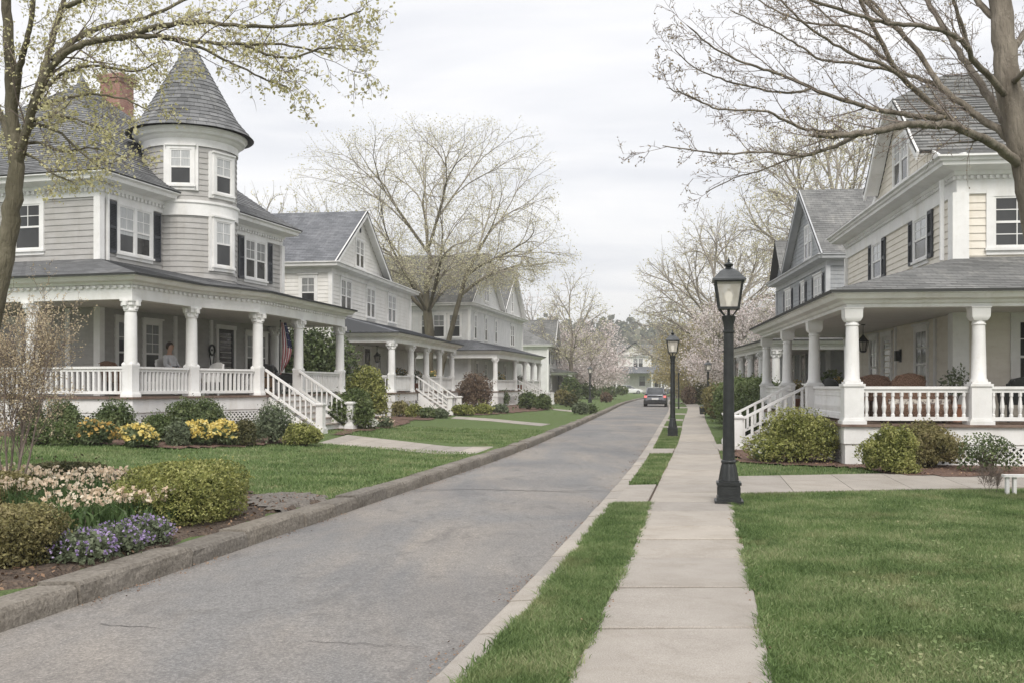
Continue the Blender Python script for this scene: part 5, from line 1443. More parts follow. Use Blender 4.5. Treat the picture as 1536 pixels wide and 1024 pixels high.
auto_tree('street_tree', 'hazy rosy tree left of the end house', gp(8, 172), 12, 7, 52, 500, leaf=('blossom', .26, 2, .3, 'blossom', .8), rmin=.026, group=far)
rnd.seed(99)

# ------------------------------------------------------------------ wooded hill
hv, hf = [], []
nx, ny = 90, 14
from mathutils import noise as mnoise
def hillz(x, y):
    t = (y-330)/170.; base = sm(t)*24.
    s = math.exp(-((x-60)/150.)**2)*.55+.62
    return float(base*s+mnoise.noise(Vector((x*.008, y*.01, 1)))*7*sm(t)+.2)
for j in range(ny):
    for i in range(nx):
        x = -700+1500*i/(nx-1); y = 330+320*j/(ny-1); hv.append((x, y, hillz(x, y)-.3))
hf = [(j*nx+i, j*nx+i+1, (j+1)*nx+i+1, (j+1)*nx+i) for j in range(ny-1) for i in range(nx-1)]
M['woods'] = nm('woodland floor', (.04, .05, .03), (.08, .085, .05), .02, .95)
tag(np_mesh('hill', hv, hf, 'woods', None, True), kind='structure')
M['wood_leaf'] = leafmat('far woodland foliage', [(.045, .06, .045), (.075, .09, .06), (.12, .125, .085), (.20, .185, .135)], .8, .1, .02)  # leaf tones lightened, distance haze put into the colour
C = []
for _ in range(1500):
    x = rnd.uniform(-250, 420); y = rnd.uniform(335, 520); h = rnd.uniform(5, 10); r = rnd.uniform(3, 5.5); z = hillz(x, y)
    n = 34; q = rng.normal(size=(n, 3)); q /= np.linalg.norm(q, axis=1)[:, None]
    C.append(q*np.array([r, r, h*.6])*rng.uniform(.6, 1, (n, 1))+np.array([x, y, z+h*.45]))
V, Fq = leaf_quads(np.concatenate(C), 2.6, 1.2)
tag(np_mesh('woodland', V, Fq, 'wood_leaf'), kind='stuff')
# mid-distance rows of scrub and trees that close the view between the gardens
C = []
for x0, y0, z0, rr, hh in [(-30, 120, 0, 9, 7), (-14, 150, 0, 9, 7), (-45, 95, 0, 10, 8), (0, 190, 0, 12, 9), (40, 120, 0, 10, 8), (46, 160, 0, 14, 9), (50, 90, 0, 9, 7), (62, 60, 0, 9, 7), (75, 110, 0, 14, 9), (-70, 120, 0, 14, 9), (-90, 80, 0, 12, 8), (10, 230, 0, 14, 10), (60, 230, 0, 25, 12), (-40, 230, 0, 25, 12), (30, 240, 0, 14, 10), (90, 40, 0, 12, 8), (-60, 40, 0, 10, 7)]:
    n = 1700; q = rng.normal(size=(n, 3)); q /= np.linalg.norm(q, axis=1)[:, None]; q[:, 2] = abs(q[:, 2])
    lump = 1+.25*np.sin(q[:, 0]*5+x0)*np.cos(q[:, 1]*4+y0)
    C.append(q*np.array([rr, rr*.6, hh])*(rng.uniform(.45, 1, (n, 1))*lump[:, None])+np.array([x0, y0, z0+.3]))
M['scrub'] = leafmat('far budding scrub', [(.07, .07, .045), (.14, .13, .085), (.24, .21, .15), (.34, .29, .25)], .8, .2, .08)
V, Fq = leaf_quads(np.concatenate(C), .62, 1.3)
tag(np_mesh('far_scrub', V, Fq, 'scrub'), kind='stuff')
# ------------------------------------------------------------------ shrubs
def rr_(*a): return rng.uniform(*a)
M['yew'] = leafmat('yellow green hedge leaves', [(.06, .072, .02), (.17, .19, .052), (.31, .32, .10), (.43, .42, .17)], .5, .2, 5)
M['yew_dark'] = leafmat('dark hedge leaves', [(.03, .038, .018), (.065, .07, .03), (.12, .115, .05), (.17, .155, .08)], .5, .15, 5)
M['ever'] = leafmat('evergreen leaves', [(.035, .052, .022), (.07, .10, .038), (.12, .16, .062), (.19, .225, .10)], .45, .15, 2.5)
M['ever2'] = leafmat('mid green hedge leaves', [(.045, .065, .022), (.085, .12, .04), (.135, .175, .065), (.19, .22, .10)], .45, .2, 2.0)
M['greyleaf'] = leafmat('grey green leaves', [(.08, .10, .06), (.14, .17, .10), (.21, .24, .15)], .6, .2, 3)
M['olive'] = leafmat('olive bronze leaves', [(.07, .065, .03), (.16, .145, .06), (.26, .235, .10), (.35, .30, .16)], .55, .2, 2.5)
M['brownleaf'] = leafmat('reddish brown twiggy leaves', [(.09, .06, .045), (.17, .12, .085), (.25, .19, .13)], .7, .2, 2.5)
M['yellow'] = leafmat('yellow petals', [(.62, .48, .12), (.76, .62, .20), (.82, .72, .34)], .6, .3, 6)
M['orange'] = leafmat('apricot petals', [(.50, .30, .07), (.64, .44, .14), (.70, .55, .25)], .6, .3, 6)
M['cream_petal'] = leafmat('cream petals', [(.66, .50, .36), (.80, .66, .50), (.86, .78, .64)], .6, .35, 8)
M['white_petal'] = leafmat('white petals', [(.62, .62, .56), (.76, .76, .70), (.84, .84, .80)], .6, .3, 6)
M['violet'] = leafmat('violet petals', [(.26, .18, .40), (.40, .30, .55), (.54, .45, .64)], .6, .3, 8)
M['strap'] = leafmat('strap leaves', [(.05, .09, .03), (.09, .15, .05), (.15, .22, .09)], .45, .3, 5)
M['strapleaf'] = leafmat('daffodil leaves', [(.07, .10, .045), (.13, .17, .08), (.20, .24, .13)], .5, .3, 4)
def lumps(u, seed, amp):
    a = np.sin(u[:, 0]*3.1+seed)*np.cos(u[:, 1]*3.7+seed*1.7)+np.sin(u[:, 2]*4.3+u[:, 0]*2+seed*2.3)
    b_ = np.sin(u[:, 0]*7.3+seed*3)*np.sin(u[:, 1]*8.1+seed)*np.cos(u[:, 2]*6.7)
    return 1+amp*(.6*a+.5*b_)
def shell_pts(n, dims, seed, amp=.12, box=0., depth=.3, lowcut=-.25):
    u = rng.normal(size=(int(n*1.9), 3)); u /= np.linalg.norm(u, axis=1)[:, None]
    u = u[u[:, 2] > lowcut][:n]
    if box:
        m = (np.abs(u)**box).sum(1)**(-1/box); q = u*m[:, None]
    else: q = u
    r = lumps(u, seed, amp)*(1-depth*rng.uniform(0, 1, len(u))**1.8)
    return q*r[:, None]*np.array(dims), u
def shrub(name, label, px0, px1, yt, yb, mat, group=None, n=1800, leaf=.05, amp=.12, box=0, depth=.35, stems=6, asp=1.8, deep=.8, cat='shrub', flower=None, bias=.5, zlift=.12, taper=0, pos=None, size=None):
    if pos is None:
        g = GP((px0+px1)/2, yb); w = (px1-px0)/F_PX*g.y; h = (yb-yt)/F_PX*g.y
        dd = w*deep; c = Vector((g.x*(1+dd*.45/g.y), g.y+dd*.45, 0)); c.z = float(gz(c.x, c.y))
        h = h*(c.y/g.y)+.0
    else: c = Vector(pos); w, dd, h = size
    seed = (c.x*13.7+c.y*3.1) % 50
    o = thing(name, label, cat, tuple(c), 0, group)
    hz = h*(1-zlift)*.5
    D = (w/2, dd/2, h*.62 if not box else h*.5)
    P, u = shell_pts(n, D, seed, amp, box, depth, -.55 if not box else -1)
    zc = h*.42 if not box else h*.5
    P[:, 2] += zc
    if taper: s_ = 1-taper*np.clip((zc-P[:, 2])/zc, 0, 1); P[:, 0] *= s_; P[:, 1] *= s_
    P = P[P[:, 2] > .0]
    V, Fq = leaf_quads(P, leaf, asp, None, 0)
    if depth < .6:      # leaves deep inside keep the bush from being see-through
        Pi, _ = shell_pts(int(n*.35), [d_*.80 for d_ in D], seed, amp, box, .9, -.55 if not box else -1); Pi[:, 2] += zc
        if taper: s_ = 1-taper*np.clip((zc-Pi[:, 2])/zc, 0, 1); Pi[:, 0] *= s_; Pi[:, 1] *= s_
        Pi = Pi[Pi[:, 2] > .03]; V2, F2 = leaf_quads(Pi, leaf*2.0, 1.3); F2 = F2+len(V); V = np.concatenate([V, V2]); Fq = np.concatenate([Fq, F2])
        # stray shoots
        k_ = max(8, int(n*.02)); Ps = P[rng.choice(len(P), k_)]; cc_ = np.array([0, 0, zc*.6]); dv_ = Ps-cc_; dv_ /= np.linalg.norm(dv_, axis=1)[:, None]+1e-9
        Ps = np.concatenate([Ps+dv_*leaf*q_*.8+rng.normal(0, leaf*.2, Ps.shape) for q_ in (1, 2, 3, 4)]); Ps = Ps[Ps[:, 2] > .03]
        V3, F3 = leaf_quads(Ps, leaf*.95, asp); V = np.concatenate([V, V3]); Fq = np.concatenate([Fq, F3+len(V)-len(V3)])
    fo = np_mesh('foliage', V, Fq, mat, o)
    tb = []
    for _ in range(stems*3):
        a = rnd.uniform(0, 6.28); b_ = rnd.uniform(.2, .9)
        e = np.array([math.cos(a)*D[0]*b_*.8, math.sin(a)*D[1]*b_*.8, zc+h*.3*rnd.uniform(.2, 1)*(1-b_*.4)])
        s0 = np.array([rnd.uniform(-.12, .12)*w, rnd.uniform(-.1, .1)*dd, -.03]); m_ = s0*.5+e*.5+np.array([0, 0, h*.05])+rng.normal(0, .02*h, 3)
        tb.append(([s0, m_, e], [.016*h+.004, .011*h+.003, .003], 4))
    tubes_mesh('stems', tb, 'stem', o)
    if flower:
        fm, fn, fs, top = flower
        Q, u = shell_pts(fn, [d*1.03 for d in D], seed, amp, box, .06, top); Q[:, 2] += zc
        if taper: s_ = 1-taper*np.clip((zc-Q[:, 2])/zc, 0, 1); Q[:, 0] *= s_; Q[:, 1] *= s_
        Q = Q[Q[:, 2] > .02]; Q = np.repeat(Q, 3, axis=0)+rng.normal(0, fs*.25, (len(Q)*3, 3))
        V, Fq = leaf_quads(Q, fs, 1.1); np_mesh('blossom', V, Fq, fm, o)
    return o
fb = 'shrubs along the porch of the turreted house'
# front flower bed by the kerb
shrub('clipped_hedge', 'low clipped yellow green hedge, widest in the bed beside the kerb', 183, 366, 708, 796, 'yew', None, 17000, .030, .08, 3.2, .22, 8, 1.9, 1.25, 'hedge')
shrub('clipped_hedge', 'bronze green clipped hedge at the bottom left corner', -70, 90, 772, 862, 'olive', None, 10000, .030, .10, 3., .25, 8, 1.9, 1.0, 'hedge')
shrub('clipped_hedge', 'dark low hedge behind the cream flowers', 42, 160, 696, 733, 'yew_dark', None, 5000, .042, .07, 3.2, .25, 8, 1.9, .5, 'hedge')
shrub('clipped_hedge', 'small olive hedge half hidden left of the cream flowers', -30, 48, 712, 768, 'olive', None, 3500, .04, .08, 2.8, .25, 8, 1.9, .8, 'hedge')
def strap_clump(name, label, x, y, w, d, h, nl, fm, nf, fs, group, leafm='strap', cat='flowers', tall=1.05, petals=5):
    z = float(gz(x, y))+.02; o = thing(name, label, cat, (x, y, z), 0, group)
    C = np.stack([rng.uniform(-1, 1, nl)*w/2, rng.uniform(-1, 1, nl)*d/2], 1)
    C = C[(C[:, 0]/(w/2))**2+(C[:, 1]/(d/2))**2 < 1]
    N = len(C); a = rr_(0, 6.28, N); b_ = rr_(0, 6.28, N); hh = h*rr_(.55, 1.05, N); ww = .014
    P = np.stack([C[:, 0], C[:, 1], np.zeros(N)], 1); sd = np.stack([np.cos(a), np.sin(a), 0*a], 1)*ww
    ln = np.stack([np.cos(b_), np.sin(b_), 0*b_], 1)*(hh*rr_(.1, .8, N))[:, None]
    up = lambda f: np.stack([0*a, 0*a, hh*f], 1)
    m = P+up(.6)+ln*.3; t = P+up(.92)+ln
    V = np.stack([P-sd*.6, P+sd*.6, m+sd, m-sd, t], 1).reshape(-1, 3); i = np.arange(N)*5
    Fc = np.concatenate([np.stack([i, i+1, i+2], 1), np.stack([i, i+2, i+3], 1), np.stack([i+3, i+2, i+4], 1)])
    np_mesh('leaves', V, Fc, leafm, o)
    Q = np.stack([rng.uniform(-1, 1, nf*2)*w/2, rng.uniform(-1, 1, nf*2)*d/2], 1); Q = Q[(Q[:, 0]/(w/2))**2+(Q[:, 1]/(d/2))**2 < 1][:nf]
    Q = np.column_stack([Q, h*tall*rr_(.75, 1.12, len(Q))])
    st_ = [([(q[0]*.9, q[1]*.9, 0), (q[0]*.97, q[1]*.97, q[2]*.6), tuple(q)], [.004, .004, .003], 3) for q in Q[:120]]
    so = tubes_mesh('flower_stem', st_, leafm, o)
    B = np.repeat(Q, petals, axis=0)+rng.normal(0, fs*.38, (len(Q)*petals, 3))
    V, Fq = leaf_quads(B, fs, 1.15); np_mesh('blossom', V, Fq, fm, o); return o
cg = 'cream flower clumps in the front bed'
g0 = GP(150, 800); 
for i, (px, py, w_, d_, lab) in enumerate([(70, 775, .95, .9, 'left of the others beside the olive hedge'), (135, 800, .9, .8, 'in front, just above the violet flowers'), (205, 792, .9, .8, 'touching the clipped yellow green hedge'),
        (120, 755, 1.1, 1.0, 'at the back near the dark low hedge'), (190, 757, 1.0, .9, 'at the back behind the clipped hedge corner'), (30, 752, .9, .8, 'farthest left behind the twiggy bush')]):
    g = GP(px, py); strap_clump('flower_clump', 'clump of cream narcissus '+lab, g.x, g.y, w_, d_, .36, 330, 'cream_petal', 62, .042, cg)
for i, (px, py, w_, lab) in enumerate([(112, 838, .52, 'leftmost'), (160, 825, .52, 'middle'), (210, 812, .46, 'rightmost')]):
    g = GP(px, py+10); o = shrub('flower_clump', 'mound of small violet flowers by the kerb, %s of three' % lab, 0, 0, 0, 0, 'greyleaf', 'violet flower mounds', 1300, .03, .14, 0, .5, 4, 2.2, cat='flowers', flower=('violet', 150, .021, -.1), pos=(g.x, g.y+.1, float(gz(g.x, g.y))), size=(w_+.1, w_, .27))
# tall pale budding bush at the left
def twig_bush(label, px, py, w, h, n, mat, leaf, lm, seed, per=2, group=None, name='twiggy_bush'):
    rnd.seed(seed); g = GP(px, py); T = {'t': [], 'tips': []}
    P = {'n': [6, 5, 4, 3], 'wig': [.07, .14, .2, .25], 'trop': [.03, .05, .05, 0], 'k': [9, 7, 4], 'lo': [.28, .2, .15], 'ang': [(15, 35), (20, 45), (25, 50)], 'lr': [.55, .5, .5], 'rmin': .0025, 'taper': .3, 'leaf': 2, 'fall': .3}
    for i in range(n):
        a = 6.28*i/n+rnd.uniform(-.3, .3); q = R(rnd.uniform(4, 19))
        d = Vector((math.cos(a)*math.sin(q), math.sin(a)*math.sin(q), math.cos(q)))
        grow(T, Vector((math.cos(a)*.06, math.sin(a)*.06, -.04))+g, d, h*rnd.uniform(.75, 1.), .017*h/2.2, 0, P)
    T['t'].sort(key=lambda t: -t[2]); T['nt'] = sum(1 for t in T['t'] if t[2] == 7)
    o = thing(name, label, 'bush', tuple(g), 0, group); off = np.array(tuple(g))
    st_ = tubes_mesh('stems', [(p-off, r, k_) for p, r, k_ in T['t']], 'twig', o)
    C = np.array([t[0] for t in T['tips']])-off; C = np.repeat(C, per, axis=0)+rng.normal(0, .015, (len(C)*per, 3))
    V, Fq = leaf_quads(C, leaf, 1.5, var=.5); np_mesh('buds', V, Fq, lm, st_); return o
M['bush_bud'] = leafmat('straw coloured buds', [(.42, .34, .21), (.58, .48, .32), (.70, .60, .44)], .6, .3)
twig_bush('tall twiggy bush with straw coloured buds at the left edge', 14, 757, 1.6, 2.05, 9, 'twig', .021, 'bush_bud', 5, 2)
# bed in front of the turreted porch
S1 = [(30, 66, 602, 650, 'ever', 'leftmost dark evergreen mound under the porch rail', .9), (66, 122, 600, 648, 'ever', 'second dark evergreen mound from the left below the porch', .9),
 (138, 206, 603, 652, 'ever', 'round dark evergreen below the porch corner', .8), (247, 308, 599, 648, 'ever', 'round evergreen under the middle porch rail', .8), (284, 338, 596, 642, 'ever', 'taller dark evergreen right beside the lattice', .8),
 (216, 258, 621, 656, 'ever2', 'small mid green mound between the evergreens', .8), (22, 118, 632, 660, 'ever2', 'low spreading green ground shrub at the left end of the mulch', .5),
 (376, 441, 609, 658, 'greyleaf', 'airy grey green bush in front of the porch steps', .8), (346, 384, 631, 664, 'yew_dark', 'low dark shrub right of the yellow daffodils', .8), (424, 484, 637, 664, 'yew', 'low spreading shrub at the foot of the porch steps', .8),
 (250, 283, 634, 666, 'greyleaf', 'small grey green tuft left of the yellow daffodils', .8)]
for x0, x1, yt, yb, m_, lab, dp in S1:
    yb = min(yb+9, 670); 
    shrub('shrub', lab, x0, x1, yt, yb, m_, fb, 3400, .045, .16, 0, .45, 7, 1.7, dp)
fy = 'yellow flowers in the mulch bed'
for x0, x1, yb, h_, fm, nf, lab in [(112, 172, 667, .62, 'orange', 60, 'clump of apricot flowers at the left of the mulch bed'), (184, 234, 670, .62, 'yellow', 110, 'round clump of yellow daffodils below the porch corner'),
        (268, 318, 667, .62, 'yellow', 150, 'yellow daffodil clump, middle of the mulch bed'), (308, 362, 667, .64, 'yellow', 170, 'yellow daffodil clump beside the low dark shrub')]:
    shrub('flower_clump', lab, x0, x1, yb-34, yb+2, 'strapleaf', fy, 1500, .075, .20, 0, .5, 5, 3.2, .8, cat='flowers', flower=(fm, int(nf*1.8), .07, -.1))
# between the first and second house
shrub('rhododendron', 'tall dark rhododendron seen through the end of the turreted porch', 0, 0, 0, 0, 'ever', None, 9000, .12, .1, 0, .35, 9, 1.8, pos=(-8.3, 39.8, .34), size=(4.4, 2.6, 3.6), cat='shrub')
shrub('shrub', 'large yellow green bush beyond the porch steps', 505, 584, 553, 628, 'yew', None, 6000, .09, .16, 0, .4, 8, 1.6, .8)
shrub('shrub', 'dark green bush behind the foot of the steps', 494, 562, 585, 644, 'ever2', None, 5000, .075, .12, 0, .4, 8, 1.6, .8)
shrub('shrub', 'white blossoming azalea at the edge of the lawn', 536, 566, 626, 644, 'ever2', None, 700, .05, .1, 0, .4, 5, 1.5, .8, flower=('white_petal', 130, .06, -.2))
shrub('shrub', 'cream green azalea right of the white one', 564, 590, 624, 642, 'greyleaf', None, 700, .05, .1, 0, .4, 5, 1.5, .8, flower=('cream_petal', 50, .05, 0))
S2 = [(586, 616, 601, 625, 'olive', 'bronze shrub under the second porch'), (608, 634, 607, 626, 'yew', 'yellowish shrub under the second porch'), (630, 652, 611, 627, 'ever', 'dark low shrub before the second steps'), (648, 672, 612, 627, 'greyleaf', 'grey low shrub beside the second newel post')]
for x0, x1, yt, yb, m_, lab in S2: shrub('shrub', lab, x0, x1, yt, yb, m_, 'low shrubs before the off white porch', 900, .08, .12, 0, .4, 5, 1.5, .8)
S3 = [(684, 738, 562, 612, 'brownleaf', 'large reddish brown bush between the second and third house', 3500, .10), (737, 764, 585, 608, 'ever', 'round dark shrub before the third porch', 1200, .10), (777, 808, 588, 614, 'ever', 'dark green shrub left of the third steps', 1500, .11), (802, 828, 592, 614, 'ever2', 'mid green shrub touching the third steps', 1200, .11),
 (676, 712, 606, 623, 'yew', 'low yellowish shrub in the third garden, left', 900, .09), (710, 740, 606, 621, 'yew', 'low yellowish shrub in the third garden, middle', 900, .09), (736, 764, 606, 619, 'greyleaf', 'low grey green shrub in the third garden', 800, .09),
 (808, 842, 545, 592, 'brownleaf', 'brown bush hiding the side of the shuttered house', 2200, .14), (838, 873, 567, 601, 'ever', 'tall dark evergreen beyond the third steps', 2200, .14), (828, 858, 585, 607, 'olive', 'round bronze shrub beyond the third steps', 1400, .13), (846, 868, 590, 610, 'yew_dark', 'low dark shrub near the left lamp', 1200, .12),
 (858, 884, 603, 621, 'greyleaf', 'grey green mound by the left kerb', 1000, .09), (876, 896, 606, 620, 'ever', 'blue green mound by the left kerb', 900, .09),
 (894, 926, 579, 596, 'ever', 'clipped dark hedge beyond the left lamp', 1400, .16), (868, 896, 573, 598, 'ever2', 'green bush behind the left lamp', 1400, .15), (900, 918, 588, 603, 'brownleaf', 'brown mound on the far left lawn', 900, .13), (922, 942, 578, 592, 'ever2', 'farthest green shrub by the left kerb', 1000, .2)]
for x0, x1, yt, yb, m_, lab, n_, lf in S3: shrub('shrub', lab, x0, x1, yt, yb, m_, 'shrubs in the further gardens on the left', n_, lf, .12, 0, .4, 5, 1.5, .8)
# right side
def hedge_w(label, x, y, w, d, h, m_, n_, lf, group=None): shrub('hedge', label, 0, 0, 0, 0, m_, group, n_, lf, .07, 2.6, .3, 6, 1.5, cat='hedge', pos=(x, y, float(gz(x, y))), size=(w, d, h))
hedge_w('big dark green hedge behind the near street lamp', 8.55, 35.4, 2.3, 4.8, 1.8, 'ever2', 12000, .085, 'big hedges beside the sidewalk')
hedge_w('big dark green hedge beyond the first, left of the porch steps', 9.35, 40.6, 1.8, 5.6, 1.9, 'ever2', 10000, .095, 'big hedges beside the sidewalk')
hedge_w('lower hedge at the near end of the big hedges', 7.75, 32.3, 1.5, 2.0, 1.15, 'ever', 4500, .075, 'big hedges beside the sidewalk')
hedge_w('third big hedge, bronze green, farther along the sidewalk', 10.15, 47.4, 1.6, 6.0, 1.7, 'olive', 8000, .10, 'big hedges beside the sidewalk')
S4 = [(1040, 1066, 573, 606, 'yew_dark', 'dark bronze hedge farther along the right sidewalk', 2600, .12), (1022, 1046, 580, 606, 'brownleaf', 'brown shrub farther along the right sidewalk', 1800, .12), (1018, 1034, 576, 598, 'ever2', 'green shrub at the far end of the right sidewalk', 1500, .16), (1060, 1090, 568, 604, 'ever2', 'tall green shrub behind the bronze hedge', 2600, .12)]
for x0, x1, yt, yb, m_, lab, n_, lf in S4: shrub('shrub', lab, x0, x1, yt, yb, m_, 'shrubs in the further gardens on the right', n_, lf, .1, 2.4, .35, 5, 1.5, .9)
fr = 'shrubs round the cream house porch'
shrub('shrub', 'broad yellow green azalea bush in front of the cream house steps', 1122, 1272, 627, 697, 'yew', fr, 12000, .042, .28, 0, .5, 14, 1.6, .75)
shrub('shrub', 'white flowering azalea at the foot of the broad bush', 1128, 1176, 660, 695, 'ever2', fr, 500, .05, .1, 0, .45, 5, 1.6, .8, flower=('white_petal', 70, .05, -.1))
shrub('shrub', 'bronze green bush in front of the lattice, left of two touching bushes', 1296, 1376, 646, 712, 'yew', fr, 9000, .038, .28, 0, .4, 9, 1.6, .8)
shrub('shrub', 'taller olive bush in front of the lattice, right of two touching bushes', 1346, 1440, 637, 705, 'olive', fr, 9000, .038, .28, 0, .45, 9, 1.6, .8)
shrub('shrub', 'open grey green bush with the lattice showing through at the right edge', 1436, 1526, 652, 712, 'ever', fr, 2600, .04, .10, 0, .7, 12, 1.6, .8)

# ------------------------------------------------------------------ street lamps
def lampglass():
    m, nt, b = new_mat('frosted lamp glass')
    n = noise(nt, coords(nt), 3, 3)
    nt.links.new(ramp(nt, n, [(.3, (.50, .47, .41)), (.7, (.66, .63, .57))]), b.inputs['Base Color'])
    b.inputs['Roughness'].default_value = .18; b.inputs['Alpha'].default_value = 1
    t = nt.nodes.new('ShaderNodeBsdfTransparent'); mx = nt.nodes.new('ShaderNodeMixShader'); mx.inputs[0].default_value = .42
    nt.links.new(t.outputs[0], mx.inputs[2]); nt.links.new(b.outputs[0], mx.inputs[1]); nt.links.new(mx.outputs[0], nt.nodes['Material Output'].inputs[0]); return m
M['lamp_glass'] = lampglass()
m, nt, b = new_mat('warm bulb'); b.inputs['Base Color'].default_value = (.9, .88, .8, 1); b.inputs['Emission Color'].default_value = (1, .93, .8, 1); b.inputs['Emission Strength'].default_value = .35; M['bulb'] = m
def make_lamp():
    o = thing('street_lamp', 'nearest black street lamp on the sidewalk edge', 'street lamp', (0, 0, 0), 0, 'black street lamps along the street')
    q = MB()   # stepped square plinth + fluted bell
    for w_, z0, z1 in ((.37, -.05, .05), (.31, .05, .10), (.285, .10, .27), (.32, .27, .31), (.26, .31, .335)): q.box(-w_/2, w_/2, -w_/2, w_/2, z0, z1)
    for a in range(4):
        c, s = math.cos(a*PI/2), math.sin(a*PI/2)
        pts = [(.142, -.10), (.150, -.10), (.150, .10), (.142, .10)]; pts = [(x*c-y*s, x*s+y*c) for x, y in pts]
        q.add([(x, y, .13) for x, y in pts]+[(x, y, .24) for x, y in pts], [(0,3,2,1),(4,5,6,7),(0,1,5,4),(1,2,6,5),(2,3,7,6),(3,0,4,7)])
    bo = q.build('base', 'black_metal', o)
    q = MB(); n = 32; prof = [(.125, .335), (.118, .38), (.108, .45), (.095, .53), (.083, .58)]
    vs = [((r_*(1+.07*math.cos(8*2*PI*i/n)))*math.cos(2*PI*i/n), (r_*(1+.07*math.cos(8*2*PI*i/n)))*math.sin(2*PI*i/n), z) for r_, z in prof for i in range(n)]
    q.add(vs, [(j*n+i, j*n+(i+1) % n, (j+1)*n+(i+1) % n, (j+1)*n+i) for j in range(len(prof)-1) for i in range(n)])
    q.lathe([(.095, .58), (.10, .59), (.10, .61), (.085, .625)], 24)
    bell = q.build('fluted_collar', 'black_metal', bo); smooth_part(bell, 50)
    q = MB(); q.lathe([(.082, .62), (.079, .7), (.066, 2.28), (.066, 2.44), (.08, 2.45), (.08, 2.475), (.066, 2.48), (.066, 2.56), (.088, 2.64), (.095, 2.68), (.07, 2.69), (.02, 2.70), (.018, 2.80)], 24)
    po = q.build('post', 'black_metal', o); smooth_part(po, 40)
    L_ = thing('lantern', None, None); L_.parent = o
    q = MB(); zb, zt_ = 2.80, 3.19; wb, wt = .125, .175
    for sx_ in (-1, 1):
        for sy_ in (-1, 1):
            q.beam((sx_*wb, sy_*wb, zb), (sx_*wt, sy_*wt, zt_), .022, .022); q.beam((sx_*.05, sy_*.05, 2.69), (sx_*wb, sy_*wb, zb-.01), .014, .014)
    q.box(-wb-.015, wb+.015, -wb-.015, wb+.015, zb-.02, zb+.012)
    for a in range(4):
        c, s = math.cos(a*PI/2), math.sin(a*PI/2)
        q.beam((wt*c-wt*s, wt*s+wt*c, zt_-.01), (wt*c+wt*s, wt*s-wt*c, zt_-.01), .028, .03)
    q.build('lantern_frame', 'black_metal', L_)
    q = MB()
    w0, w1 = wb-.004, wt-.004
    q.add([(-w0,-w0,zb+.01),(w0,-w0,zb+.01),(w0,w0,zb+.01),(-w0,w0,zb+.01),(-w1,-w1,zt_-.02),(w1,-w1,zt_-.02),(w1,w1,zt_-.02),(-w1,w1,zt_-.02)], [(0,1,5,4),(1,2,6,5),(2,3,7,6),(3,0,4,7)])
    q.build('lantern_glass', 'lamp_glass', L_)
    q = MB(); q.lathe([(.0, 2.82), (.03, 2.83), (.03, 2.88), (.045, 2.93), (.055, 2.98), (.04, 3.03), (0, 3.05)], 12, cap=False); bu = q.build('bulb', 'bulb', L_); smooth_part(bu, 80)
    q = MB(); r2 = math.sqrt(2)
    q.lathe([(.215*r2, zt_-.005), (.215*r2, zt_+.02), (.19*r2, zt_+.04), (.12*r2, zt_+.13), (.075*r2, zt_+.165)], 4); q.v = [((x-y)/r2, (x+y)/r2, z) for x, y, z in q.v]
    q.build('lantern_roof', 'lamp_roof', L_)
    q = MB(); q.lathe([(.085, zt_+.165), (.05, zt_+.185), (.035, zt_+.20), (.06, zt_+.225), (.062, zt_+.24), (.03, zt_+.262), (.012, zt_+.28), (.018, zt_+.295), (.006, zt_+.33), (0, zt_+.35)], 14)
    fo_ = q.build('finial', 'black_metal', L_); smooth_part(fo_, 50)
    return o
LP = make_lamp(); g = GP(1093, 755)
LP.location = (g.x, g.y, .095); LP.rotation_euler = (0, 0, R(-10)); LP.scale = (1, 1, .92)
for px, py, lab, rz in ((1009, 655, 'second black street lamp, on the grass verge just past the nearest', -8),
        (1062, 612, 'slim black street lamp rising behind the hedges on the right', 10), (885, 603.5, 'black street lamp on the left lawn near the far kerb', 5)):
    g = GP(px, py); c = copy_tree(LP); c['label'] = lab; c.location = (g.x, g.y, float(gz(g.x, g.y))-.0); c.rotation_euler = (0, 0, R(rz))
    if py == 612: c.location = ((1062-768)/F_PX*64.5, 64.5, .09)
q = MB(); q.lathe([(.06, 0), (.05, .1), (.045, 2.3), (.07, 2.32), (.07, 2.42), (0, 2.46)], 10); g = GP(1018, 613)
tag(q.build('marker_post', 'black_metal', None, loc=(g.x, g.y, .09)), 'plain thin dark post on the verge between the second lamp and the car', 'post')
o = thing('litter_bin', 'small dark bin standing by the hedge beside the sidewalk', 'bin', (10.4, 54.2, .09)); q = MB(); q.lathe([(.17, 0), (.2, .35), (.2, .40)], 14); q.build('bin_body', 'black_metal', o); q = MB(); q.lathe([(.215, .40), (.215, .43), (.12, .50), (0, .52)], 14); q.build('lid', 'lamp_roof', o)

# ------------------------------------------------------------------ cars
M['car_grey'] = nm('metallic grey car paint', (.17, .175, .19), (.20, .205, .22), 3, .25, 0, 30, .6, metal=.5)
M['car_white'] = nm('white car paint', (.7, .7, .7), (.74, .74, .74), 3, .25, 0, 30, .5)
M['car_dark'] = nm('black car trim', (.02, .02, .022), (.035, .035, .037), 5, .5)
M['car_glass'] = glassmat('car glass', (.06, .065, .07), .04)
M['tyre'] = nm('tyre rubber', (.015, .015, .015), (.03, .03, .03), 5, .8)
M['rim'] = nm('alloy wheel', (.35, .35, .36), (.45, .45, .46), 5, .35, metal=.7)
M['plate'] = nm('white number plate', (.66, .66, .66), (.72, .72, .72), 5, .5)
m, nt, b = new_mat('red tail lamp'); b.inputs['Base Color'].default_value = (.45, .09, .09, 1); b.inputs['Emission Color'].default_value = (1, .25, .22, 1); b.inputs['Emission Strength'].default_value = .5; M['tail'] = m
